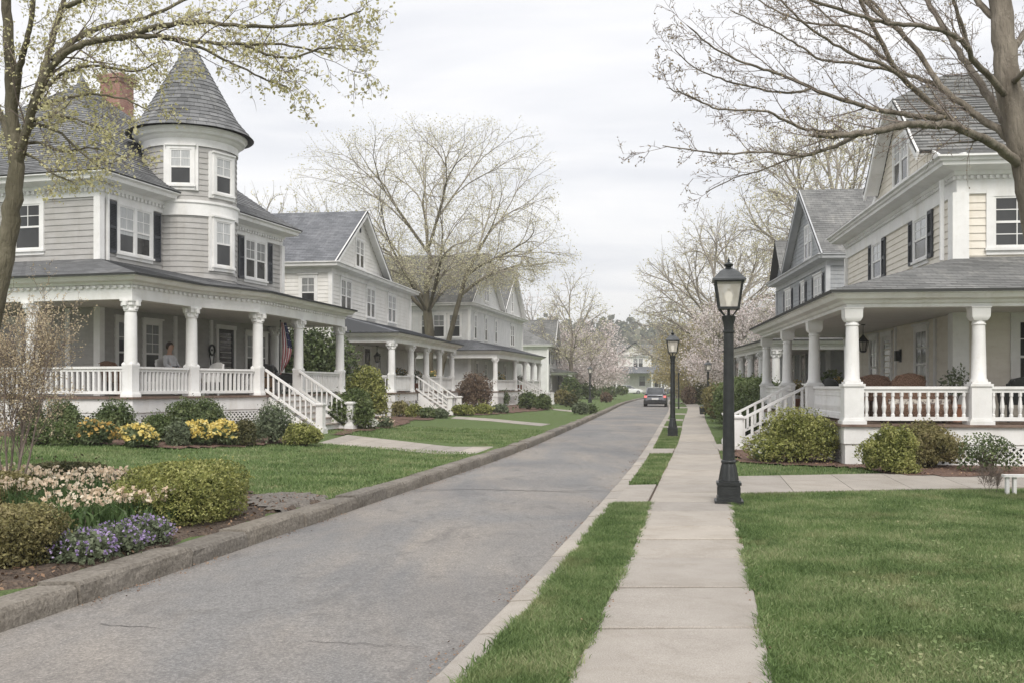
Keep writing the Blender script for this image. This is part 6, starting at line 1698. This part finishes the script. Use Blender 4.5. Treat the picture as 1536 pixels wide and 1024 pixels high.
def make_car(label, loc, rz, paint, group=None):
    o = thing('parked_car' if group else 'car', label, 'car', loc, rz, group)
    # sections along y (rear at y=0), half width / heights
    sec = [(-.02, .78, .32, .62, .60), (.06, .85, .24, .95, .80), (.35, .88, .20, 1.02, .98), (1.2, .90, .20, .98, .96), (2.4, .90, .20, .96, .94), (3.3, .89, .20, .92, .90), (4.1, .85, .22, .80, .78), (4.45, .70, .32, .62, .60)]
    mb = MB(); rows = []
    for y, hw, zb, zt_, zs in sec:
        rows.append([(-hw*.92, y, zb), (-hw, y, zb+.12), (-hw, y, zb+(zs-zb)*.7), (-hw*.95, y, zs), (-hw*.6, y, zt_), (hw*.6, y, zt_), (hw*.95, y, zs), (hw, y, zb+(zs-zb)*.7), (hw, y, zb+.12), (hw*.92, y, zb)])
    n = 10; vs = [p for r_ in rows for p in r_]
    fs = [(i*n+j, (i+1)*n+j, (i+1)*n+(j+1) % n, i*n+(j+1) % n) for i in range(len(rows)-1) for j in range(n)]
    fs += [tuple(range(n)), tuple((len(rows)-1)*n+j for j in range(n-1, -1, -1))]
    mb.add(vs, fs); bo = mb.build('body', paint, o)
    bv = bo.modifiers.new('bevel', 'BEVEL'); bv.width = .05; bv.segments = 2; bv.limit_method = 'ANGLE'; smooth_part(bo, 35)
    mb = MB(); rows = [(.18, .66, .98), (.62, .60, 1.46), (1.5, .62, 1.5), (2.3, .60, 1.44), (3.15, .70, .95)]
    lo = [(.18, .78, .97), (.62, .80, .97), (1.5, .82, .97), (2.3, .82, .95), (3.15, .78, .93)]
    vs = []
    for (y, hw, zt_), (y2, hw2, zl) in zip(rows, lo): vs += [(-hw2, y, zl), (-hw, y, zt_), (hw, y, zt_), (hw2, y, zl)]
    fs = [(i*4+j, i*4+j+1, (i+1)*4+j+1, (i+1)*4+j) for i in range(4) for j in range(3)]+[(0, 1, 2, 3)]
    mb.add(vs, fs); cb_ = mb.build('cabin_glass', 'car_glass', o)
    mb = MB()
    r_ = [(.60, .58, 1.475), (1.5, .60, 1.515), (2.32, .58, 1.455)]
    mb.add([(-h_, y, z) for y, h_, z in r_]+[(h_, y, z) for y, h_, z in r_]+[(-h_-.02, y, z-.05) for y, h_, z in r_]+[(h_+.02, y, z-.05) for y, h_, z in r_], [(0,1,4,3), (1,2,5,4), (0,6,7,1), (1,7,8,2), (3,4,10,9), (4,5,11,10), (0,3,9,6)])
    for sx_ in (-1, 1):
        mb.beam((sx_*.70, .16, .99), (sx_*.60, .60, 1.46), .09, .04); mb.beam((sx_*.78, 1.55, .97), (sx_*.63, 1.5, 1.48), .04, .06); mb.beam((sx_*.72, 3.15, .94), (sx_*.60, 2.32, 1.44), .05, .04)
    mb.build('roof', paint, o)
    for sx_ in (-1, 1):
        for y in (.82, 3.55):
            wv = MB(); wv.lathe([(.22, -.1), (.31, -.1), (.325, -.08), (.325, .08), (.31, .1), (.22, .1)], 24); wv.v = [(z+sx_*.80, x+y, y_+.325) for x, y_, z in wv.v]; wh = wv.build('wheel', 'tyre', o)
            wv = MB(); wv.lathe([(.0, .0), (.21, .0), (.22, .03), (0, .05)], 12); wv.v = [((z+.08)*sx_+sx_*.80, x+y, y_+.325) for x, y_, z in wv.v]; wv.build('rim', 'rim', wh)
        t = MB(); t.box(sx_*.84-.20*(sx_ > 0), sx_*.84+.20*(sx_ < 0), -.035, .08, .72, .88); t.build('tail_light', 'tail', o)
        t = MB(); t.box(sx_*.98-.07, sx_*.98+.07, 2.35, 2.45, .98, 1.10); t.box(min(sx_*.86, sx_*.92), max(sx_*.86, sx_*.92), 2.37, 2.42, .98, 1.02); t.build('mirror', paint, o)
        t = MB(); t.box(sx_*.62-.14, sx_*.62+.14, 4.33, 4.47, .58, .70); t.build('headlight', 'plate', o)
    t = MB(); t.box(-.86, .86, -.07, .10, .30, .50); t.box(-.55, .55, -.075, -.03, .50, .55); t.build('bumper', 'car_dark', o)
    t = MB(); t.box(-.26, .26, -.085, -.07, .56, .70); t.build('number_plate', 'plate', o)
    t = MB(); t.box(-.55, .55, -.04, -.0, .80, .86); t.lathe([(.0, -.05), (.05, -.045), (.05, 0)], 12, (0, 0, 0)) if False else None; t.build('boot_trim', 'car_dark', o)
    return o
make_car('grey car seen from behind on the street with red tail lights lit', ((980.5-768)/F_PX*78, 77.2, .02), R(-9.5), 'car_grey')
make_car('white parked car in front of the end house, left', (17.4, 166, .25), R(-75), 'car_white', 'cars parked far down the street')
make_car('dark parked car in front of the end house, right', (23.8, 160, .25), R(-95), 'car_grey', 'cars parked far down the street')

# ------------------------------------------------------------------ porch life: turreted house
def w1(d, t, z): 
    a = math.atan(.28); x, y = -d, t
    return Vector((-11.2+x*math.cos(a)+y*math.sin(a), 27.-x*math.sin(a)+y*math.cos(a), z))
AZ1 = -math.atan(.28)
M['wicker'] = nm('brown wicker', (.07, .04, .028), (.32, .20, .14), 55, .7, .8, 60, .3)
M['cushion'] = nm('patterned cushion cloth', (.16, .13, .12), (.62, .58, .52), 14, .8, .3, 40, .2, .45, .55)
M['wood'] = nm('oak barrel wood', (.16, .10, .06), (.27, .18, .11), 5, .7, .3, 30, .3, stretch=(1, 1, .2))
M['terracotta'] = nm('terracotta', (.33, .15, .09), (.42, .21, .13), 5, .8)
def armchair(name, label, loc, rz, fr_m, cush, group=None, curved=True):
    o = thing(name, label, 'chair', loc, rz, group)
    q = MB()
    for sx_ in (-1, 1):
        for y in (-.24, .24):
            l = MB(); l.beam((sx_*.27, y, 0), (sx_*.26, y*.95, .40), .05, .05); l.build('leg', fr_m, o)
        a_ = MB(); a_.tube([(sx_*.27, -.26, .40), (sx_*.30, -.24, .60), (sx_*.30, 0, .64), (sx_*.28, .26, .66)], [.03, .035, .035, .03], 8); a_.box(sx_*.29-.02, sx_*.29+.02, -.22, .26, .38, .62); a_.build('armrest', fr_m, o)
    s_ = MB(); s_.box(-.28, .28, -.27, .27, .36, .41); s_.build('seat', fr_m, o)
    bk_ = MB(); n = 9
    for i in range(n):
        a0 = -1+2*i/(n-1); x = a0*.30; y = .27+.06*(1-a0*a0); zt_ = .93-.14*a0*a0
        bk_.beam((x, y, .38), (x*1.08, y+.10, zt_), .082, .03)
    bk_.tube([(-.34, .33, .72), (-.28, .40, .86), (0, .44, .95), (.28, .40, .86), (.34, .33, .72)], [.028]*5, 8)
    bk_.build('backrest', fr_m, o)
    c_ = MB(); c_.box(-.25, .25, -.25, .24, .412, .49); co_ = c_.build('cushion', cush, o); bv = co_.modifiers.new('bevel', 'BEVEL'); bv.width = .03; bv.segments = 3
    return o
zd1 = 1.38
def at(px, Y, z): return Vector(((px-768)/F_PX*Y, Y, z))
c = at(262, 27.4, zd1+.1); armchair('armchair', 'white porch armchair in which the person sits', tuple(c), R(70), 'white', 'cushion', 'porch chairs of the turreted house')
c = at(308, 27.9, zd1); armchair('armchair', 'porch chair draped with a floral throw right of the seated person', tuple(c), R(-40), 'white_aged', 'cushion', 'porch chairs of the turreted house')
c = at(176, 27.2, zd1); armchair('armchair', 'brown wicker porch chair left of the corner column', tuple(c), R(160), 'wicker', 'cushion', 'porch chairs of the turreted house')
# the seated person
M['skin'] = nm('skin', (.36, .22, .16), (.42, .26, .19), 5, .55); M['hair'] = nm('dark brown hair', (.02, .013, .01), (.05, .032, .022), 12, .6, .4, 60)
M['shirt'] = nm('pale grey top', (.42, .42, .43), (.52, .52, .53), 6, .85, .2, 30); M['trouser'] = nm('dark trousers', (.03, .03, .035), (.05, .05, .06), 6, .85)
def skin(name, V, E, Rr, mat, parent, sub=2, root=0):
    me = bpy.data.meshes.new(name); me.from_pydata(V, E, []); me.update(); o = bpy.data.objects.new(name, me); COL.objects.link(o); o.parent = parent
    mo = o.modifiers.new('skin', 'SKIN'); sv = me.skin_vertices[0].data
    for i, r_ in enumerate(Rr): sv[i].radius = (r_, r_) if not isinstance(r_, tuple) else r_; sv[i].use_root = (i == root)
    mo.use_smooth_shade = True
    s_ = o.modifiers.new('sub', 'SUBSURF'); s_.levels = sub; s_.render_levels = sub
    me.materials.append(M[mat]); return o
def person(loc, rz):
    o = thing('person', 'person with dark hair in a pale grey top sitting on the turreted porch', 'person', loc, rz)
    z = .50
    V = [(0, .10, z), (0, .16, z+.20), (0, .20, z+.42), (0, .20, z+.54), (0, .19, z+.60), (0, .16, z+.70), (0, .155, z+.80)]
    E = [(0,1), (1,2), (2,3), (3,4), (4,5), (5,6)]; Rr = [.15, .135, .15, .055, .06, .095, .075]
    for s_ in (-1, 1):
        b_ = len(V); V += [(s_*.17, .20, z+.44), (s_*.24, .13, z+.20), (s_*.14, -.08, z+.12), (s_*.07, -.17, z+.11)]; E += [(2, b_), (b_, b_+1), (b_+1, b_+2), (b_+2, b_+3)]; Rr += [.062, .046, .036, .03]
        pb = b_+3
        for f in range(4):   # fingers
            q = len(V); x0 = s_*(.07-.022*f+.02); ln = (.07, .08, .075, .06)[f]
            V += [(x0-s_*.01, -.20-ln*.5, z+.115), (x0-s_*.02, -.20-ln, z+.095)]; E += [(pb, q), (q, q+1)]; Rr += [.0095, .008]
        q = len(V); V += [(s_*.03, -.17, z+.14), (s_*.01, -.20, z+.15)]; E += [(pb, q), (q, q+1)]; Rr += [.011, .009]
        b_ = len(V); V += [(s_*.10, .06, z+.02), (s_*.12, -.34, z+.06), (s_*.12, -.38, .12), (s_*.12, -.40, .05), (s_*.12, -.54, .035)]; E += [(0, b_), (b_, b_+1), (b_+1, b_+2), (b_+2, b_+3), (b_+3, b_+4)]; Rr += [.10, .07, .045, .042, .035]
    skin('body', V, E, Rr, 'skin', o)
    V = [(0, .10, z+.01), (0, .16, z+.20), (0, .20, z+.40), (0, .205, z+.50)]; E = [(0,1), (1,2), (2,3)]; Rr = [.165, .155, .165, .075]
    for s_ in (-1, 1):
        b_ = len(V); V += [(s_*.175, .20, z+.43), (s_*.245, .13, z+.20), (s_*.16, -.05, z+.125)]; E += [(2, b_), (b_, b_+1), (b_+1, b_+2)]; Rr += [.08, .062, .052]
    skin('shirt', V, E, Rr, 'shirt', o)
    V = [(0, .10, z-.01)]; E = []; Rr = [.16]
    for s_ in (-1, 1):
        b_ = len(V); V += [(s_*.10, .05, z+.02), (s_*.12, -.34, z+.065), (s_*.12, -.38, .14)]; E += [(0, b_), (b_, b_+1), (b_+1, b_+2)]; Rr += [.112, .085, .06]
    skin('trousers', V, E, Rr, 'trouser', o)
    V = [(0, .20, z+.62), (0, .21, z+.74), (0, .17, z+.86)]; skin('hair', V, [(0,1), (1,2)], [.075, .112, .085], 'hair', o)
    f = MB(); f.lathe([(0, -.02), (.014, -.008), (.008, .018), (0, .03)], 8, (0, .06, z+.74)); f.build('nose', 'skin', o)
    for s_ in (-1, 1):
        f = MB(); f.lathe([(0, -.008), (.011, 0), (0, .008)], 8, (s_*.032, .072, z+.765)); f.build('eye', 'hair', o)
    f = MB(); f.box(-.022, .022, .062, .075, z+.695, z+.702); f.build('mouth', 'terracotta', o)
    return o
c = at(263, 27.35, zd1+.12); person((c.x, c.y, c.z), R(70))
# wall lantern with pennant shape, potted things, barrel, bench
def W(d, t, z): return w1(d, t, z)
p = W(-.03, 5.35, 2.55)
o = thing('wall_ornament', 'black iron wreath bracket hanging on the wall beside the dark front door', 'wall ornament', tuple(p), AZ1); q = MB()
pts = [(.05, math.cos(a)*.16, math.sin(a)*.16+.25) for a in [2*PI*i/12 for i in range(13)]]; q.tube(pts, [.035]*13, 6); q.tube([(.04, -.14, .12), (.04, 0, -.42), (.04, .14, .12)], [.02]*3, 5); q.build('ring', 'black_metal', o)
q = MB(); q.beam((.0, 0, .25), (.06, 0, .25), .04, .06); q.build('bracket', 'black_metal', o)
c = at(397, 31.6, zd1)
o = thing('barrel_grill', 'wooden barrel with a black lid near the top of the porch steps', 'barrel', tuple(c), 0); q = MB(); q.lathe([(.24, 0), (.29, .25), (.30, .45), (.27, .70), (.26, .72)], 18); smooth_part(q.build('barrel', 'wood', o)); q = MB(); q.lathe([(.285, .72), (.295, .76), (.295, .90), (.27, .95), (0, .97)], 18); q.build('lid', 'black_metal', o)
q = MB(); q.lathe([(.305, .18), (.305, .22)], 18, cap=False); q.lathe([(.30, .52), (.30, .56)], 18, cap=False); q.build('hoop', 'black_metal', o)
c = at(431, 32.2, zd1); armchair('armchair', 'black porch chair between the steps and the far columns', tuple(c), R(100), 'black_metal', 'car_dark', 'porch chairs of the turreted house')
# flag
M['flag_red'] = nm('red flag cloth', (.30, .03, .045), (.38, .05, .065), 6, .8); M['flag_white'] = nm('white flag cloth', (.62, .61, .60), (.72, .71, .70), 6, .8); M['flag_blue'] = nm('navy flag cloth', (.02, .025, .07), (.035, .04, .10), 6, .8)
c = at(422, 31.0, zd1)
o = thing('flag', 'striped flag with navy canton hanging from a dark pole at the porch steps', 'flag', tuple(c), 0)
q = MB(); q.tube([(-.06, 0, 0), (-.05, 0, 1.2), (-.03, 0, 2.25)], [.022, .018, .014], 8); q.lathe([(0, 2.24), (.03, 2.27), (0, 2.31)], 8, (-.03, 0, 0), cap=False); q.build('pole', 'black_metal', o)
q = MB(); nu, nv = 26, 13
def fl(u, v):   # u down the fly (hanging), v across stripes
    droop = 1.62*u; spread_ = .25*(1-abs(u-.38)*1.1)
    x = .0+v*spread_*(1-.25*u)+.12*math.sin(u*2.9)*(.35+v)-.05*u; z = 2.22-droop*(1-.12*v)-v*.22*math.sin(u*3)
    y = .07*math.sin(v*15+u*3.5)*(.3+u)
    return (x, y, z)
for j in range(nv):
    for i in range(nu):
        u0, u1, v0, v1 = i/nu, (i+1)/nu, j/nv, (j+1)/nv
        m_ = 2 if (u0 < .40 and v0 > .46) else (0 if j % 2 == 0 else 1)
        q.add([fl(u0, v0), fl(u1, v0), fl(u1, v1), fl(u0, v1)], [(0, 1, 2, 3)], m_)
        if m_ == 2 and i % 3 == 1 and j % 2 == 1:
            a, b_ = Vector(fl(u0+.008, v0+.02)), Vector(fl(u0+.022, v0+.05)); y_ = (a.y+b_.y)/2-.012
            cx_, cz_ = (a.x+b_.x)/2, (a.z+b_.z)/2; st5 = []
            for k_ in range(10):
                r_ = .017 if k_ % 2 == 0 else .007; an = PI/2+k_*PI/5; st5.append((cx_+r_*math.cos(an), y_, cz_+r_*math.sin(an)))
            q.add(st5, [tuple(range(10))], 1)
q.build('cloth', ['flag_red', 'flag_white', 'flag_blue'], o)
c = at(414, 31.4, zd1)
# planters and hanging baskets on several porches
def pot(label, c, s_, leafm, flower=None, group='potted plants on the porches', h=.5, potm='terracotta', n=500):
    o = thing('potted_plant', label, 'potted plant', tuple(c), 0, group)
    q = MB(); q.lathe([(.10*s_, 0), (.15*s_, .24*s_), (.17*s_, .25*s_), (.17*s_, .29*s_), (.14*s_, .29*s_)], 14); q.build('pot', potm, o)
    P, u = shell_pts(n, (.26*s_, .26*s_, h*.55*s_), c[0], .2, 0, .7, -.6); P[:, 2] += (.30+h*.45)*s_
    V, Fq = leaf_quads(P, .07*s_, 2.2); fo_ = np_mesh('foliage', V, Fq, leafm, o)
    st_ = [([(0, 0, .25*s_), (rnd.uniform(-.1, .1)*s_, rnd.uniform(-.1, .1)*s_, .5*s_), tuple(P[i*7])], [.008, .006, .003], 4) for i in range(10)]
    tubes_mesh('stems', st_, 'stem', o)
    if flower:
        P, u = shell_pts(60, (.27*s_, .27*s_, h*.55*s_), c[0], .2, 0, .2, -.2); P[:, 2] += (.30+h*.45)*s_; V, Fq = leaf_quads(P, .06*s_, 1.1); np_mesh('blossom', V, Fq, flower, fo_)
    return o
def wr(d, t, z):
    a = math.atan(.12); return Vector((9.71+d*math.cos(a)+t*math.sin(a), 21.65-d*math.sin(a)+t*math.cos(a), z))
AZR = -math.atan(.12); zdr = .90; gcr = 'wicker porch chairs of the cream house'
armchair('armchair', 'light brown wicker chair with rounded back behind the porch rail, nearest the corner column window', tuple(wr(-1.35, -.6, zdr+.08)), AZR+R(190), 'wicker', 'cushion', gcr)
armchair('armchair', 'brown wicker chair in the middle of the cream house porch', tuple(wr(-1.7, -.2, zdr+.06)), AZR+R(150), 'wicker', 'cushion', gcr)
armchair('armchair', 'dark wicker chair at the left of the cream house porch group', tuple(wr(-2.1, 1.4, zdr)), AZR+R(110), 'black_metal', 'cushion', gcr)
o = thing('porch_sofa', 'low wicker sofa with patterned cushions behind the porch rail of the cream house', 'sofa', tuple(wr(-1.3, -1.5, zdr-.02)), AZR); q = MB(); q.box(-.7, .7, -.3, .3, .08, .40); q.build('seat', 'wicker', o); q = MB(); q.box(-.7, .7, .24, .32, .40, .72); q.build('backrest', 'wicker', o)
for sx_ in (-.66, .66): q = MB(); q.box(sx_-.04, sx_+.04, -.3, .24, .40, .58); q.build('armrest', 'wicker', o); 
for sx_ in (-.31, .31): q = MB(); q.box(sx_-.29, sx_+.29, -.27, .22, .402, .50); q.build('cushion', 'cushion', o)
for sx_ in (-.62, .62):
    for y_ in (-.25, .25): q = MB(); q.box(sx_-.03, sx_+.03, y_-.03, y_+.03, 0, .08); q.build('leg', 'wicker', o)
pot('tall leafy plant in a pot beside the wicker chairs of the cream house', wr(-.35, -.9, zdr), 1.25, 'greyleaf', h=.62, n=380)
pot('bushy plant in a pot at the far end of the cream house porch', wr(-1.1, 8.4, zdr), 1.5, 'ever', None, n=700)
pot('orange flowering potted plant near the top of the cream house steps', wr(-1.3, 6.6, zdr), 1.2, 'olive', 'orange')
pot('grassy potted plant on the far corner of the cream house porch', wr(-2.0, 9.3, zdr), 1.2, 'olive', 'orange')
armchair('armchair', 'dark chair near the right edge behind the cream house rail', tuple(wr(.9, -.9, zdr)), AZR+R(180), 'black_metal', 'car_dark', gcr)
# lanterns of the cream house
def lantern(label, c, rz=0, chain=.25, s_=1.):
    o = thing('porch_lantern', label, 'lantern', tuple(c), rz); o.scale = (s_, s_, s_)
    q = MB(); q.tube([(0, 0, 0), (0, 0, -chain)], [.008, .008], 6); q.lathe([(.05, -.02), (.05, 0)], 10); q.build('chain', 'black_metal', o)
    q = MB(); z = -chain; q.lathe([(.01, z), (.03, z-.03), (.10, z-.12), (.135, z-.15), (.135, z-.165), (.0, z-.166)], 8); q.lathe([(.0, z-.40), (.05, z-.39), (.075, z-.37), (.075, z-.355), (0, z-.354)], 8)
    for i in range(8):
        a = 2*PI*i/8+PI/8; q.beam((.118*math.cos(a), .118*math.sin(a), z-.165), (.07*math.cos(a), .07*math.sin(a), z-.36), .012, .012)
    q.build('lantern_frame', 'black_metal', o)
    q = MB(); q.lathe([(.11, z-.17), (.065, z-.352)], 8, cap=False); q.build('lantern_glass', 'lamp_glass', o); return o
lantern('black lantern hanging from the porch ceiling of the cream house', wr(-1.2, 3.6, 3.2), 0, .22, 1.15)
lantern('small dark lantern hanging in the off white house porch', Vector((-6.3, 46.5, 3.5)), 0, .2, 1.3)
o = thing('wall_light', 'small dark wall light left of the hanging lantern on the cream house', 'wall light', tuple(wr(-.03, 4.6, 2.45)), AZR); q = MB(); q.box(-.14, -.02, -.07, .07, -.15, .12); q.build('lamp_body', 'black_metal', o); q = MB(); q.box(-.02, .01, -.09, .09, -.18, .16); q.build('back_plate', 'black_metal', o)
# white garden rail at the lower right edge
g = GP(1515, 741); o = thing('garden_bench', 'low white painted garden rail at the right edge of the lawn', 'garden rail', tuple(g), R(-4)); q = MB(); q.box(-.10, 1.6, -.06, .06, .255, .29); q.build('top_rail', 'white', o)
for x in (-.04, .06, 1.1): q = MB(); q.box(x-.022, x+.022, -.03, .03, -.03, .255); q.build('post', 'white_aged', o)
o = twig_bush('few dry bare twigs standing in the lawn beside the white garden rail', 1488, 738, .4, .36, 5, 'twig', .004, 'bud_brown', 9, 1, name='dry_twigs')
# plants and people-sized details on the further porches
for x, y, z, lab, fl_ in ((-5.6, 50.5, 1.36, 'flowering pot on the off white porch, near the steps', 'orange'), (-5.2, 53.5, 1.36, 'second flowering pot on the off white porch', 'cream_petal'), (-4.6, 58.5, 1.36, 'pot at the far end of the off white porch', 'orange'), (-.9, 68.5, 1.3, 'flowering pot on the twin gabled house porch', 'orange'), (.6, 76., 1.3, 'flowering pot at the far end of the twin gabled house porch', 'blossom')):
    pot(lab, (x, y, z), 1.5, 'ever2', fl_, n=300)
# ------------------------------------------------------------------ camera, light, air
cd = bpy.data.cameras.new('camera'); cam = bpy.data.objects.new('camera', cd); COL.objects.link(cam)
cam.location = (0, 0, CAMZ); cam.rotation_euler = (R(90), 0, 0)
cd.lens = 36*F_PX/1536; cd.sensor_width = 36; cd.sensor_fit = 'HORIZONTAL'; cd.shift_y = (HOR-512)/1536; cd.clip_end = 4000; cd.clip_start = .05
sc.camera = cam
w = bpy.data.worlds.new('World'); sc.world = w; w.use_nodes = True
nt = w.node_tree; bg = nt.nodes['Background']
sky = nt.nodes.new('ShaderNodeTexSky'); sky.sky_type = 'NISHITA'; sky.sun_disc = False
SUN_EL, SUN_ROT = R(46), R(176)
sky.sun_elevation = SUN_EL; sky.sun_rotation = SUN_ROT; sky.dust_density = 3
tc = nt.nodes.new('ShaderNodeTexCoord').outputs['Generated']
sx = nt.nodes.new('ShaderNodeSeparateXYZ'); nt.links.new(tc, sx.inputs[0])
# project directions onto a cloud layer so that streaks flatten towards the horizon
dv = nt.nodes.new('ShaderNodeMath'); dv.operation = 'ADD'; nt.links.new(sx.outputs[2], dv.inputs[0]); dv.inputs[1].default_value = .12
cx = nt.nodes.new('ShaderNodeMath'); cx.operation = 'DIVIDE'; nt.links.new(sx.outputs[0], cx.inputs[0]); nt.links.new(dv.outputs[0], cx.inputs[1])
cy = nt.nodes.new('ShaderNodeMath'); cy.operation = 'DIVIDE'; nt.links.new(sx.outputs[1], cy.inputs[0]); nt.links.new(dv.outputs[0], cy.inputs[1])
cb = nt.nodes.new('ShaderNodeCombineXYZ'); nt.links.new(cx.outputs[0], cb.inputs[0]); nt.links.new(cy.outputs[0], cb.inputs[1])
n1 = noise(nt, cb.outputs[0], .9, 7, .55, (.8, 1.5, 1), .6)
n2 = noise(nt, cb.outputs[0], 2.6, 5, .6, (.5, 1.6, 1), .3)
cc = ramp(nt, n1, [(.34, (4.65, 4.76, 5.15)), (.50, (5.95, 5.97, 6.15)), (.64, (6.95, 6.83, 6.76))])
cc = mixc(nt, .35, cc, ramp(nt, n2, [(.3, (5.3, 5.37, 5.67)), (.7, (6.7, 6.63, 6.6))]))
gr = nt.nodes.new('ShaderNodeMapRange'); gr.interpolation_type = 'SMOOTHSTEP'; nt.links.new(sx.outputs[2], gr.inputs[0])
gr.inputs[1].default_value = .34; gr.inputs[2].default_value = .95; gr.inputs[3].default_value = 1.; gr.inputs[4].default_value = 1.3
vm = nt.nodes.new('ShaderNodeVectorMath'); vm.operation = 'SCALE'; nt.links.new(cc, vm.inputs[0]); nt.links.new(gr.outputs[0], vm.inputs['Scale'])
col = mixc(nt, .93, sky.outputs[0], vm.outputs[0])
nt.links.new(col, bg.inputs[0]); bg.inputs[1].default_value = .095
ld = bpy.data.lights.new('sun', 'SUN'); ld.energy = 1.5; ld.angle = R(24); ld.color = (1, .955, .89)
lo = bpy.data.objects.new('sun', ld); COL.objects.link(lo)
dx, dy, dz = math.cos(SUN_EL)*math.sin(SUN_ROT), math.cos(SUN_EL)*math.cos(SUN_ROT), math.sin(SUN_EL)
lo.rotation_euler = Vector((dx, dy, dz)).to_track_quat('Z', 'Y').to_euler()
hz = MB(); hz.box(-1250, 1250, -80, 1250, -1.2, 62)
hm = bpy.data.materials.new('pale air'); hm.use_nodes = True
nt = hm.node_tree; nt.nodes.clear(); out = nt.nodes.new('ShaderNodeOutputMaterial'); pv = nt.nodes.new('ShaderNodeVolumePrincipled')
pv.inputs['Color'].default_value = (.93, .92, .93, 1); pv.inputs['Density'].default_value = .0007; pv.inputs['Anisotropy'].default_value = .2
nt.links.new(pv.outputs[0], out.inputs['Volume'])
tag(hz.build('haze', hm), kind='stuff')
sc.view_settings.view_transform = 'Standard'; sc.view_settings.look = 'None'; sc.view_settings.exposure = .84; sc.view_settings.gamma = 1
sc.cycles.max_bounces = 6; sc.cycles.diffuse_bounces = 3; sc.cycles.glossy_bounces = 2; sc.cycles.transparent_max_bounces = 4; sc.cycles.volume_bounces = 1
sc.cycles.use_denoising = True
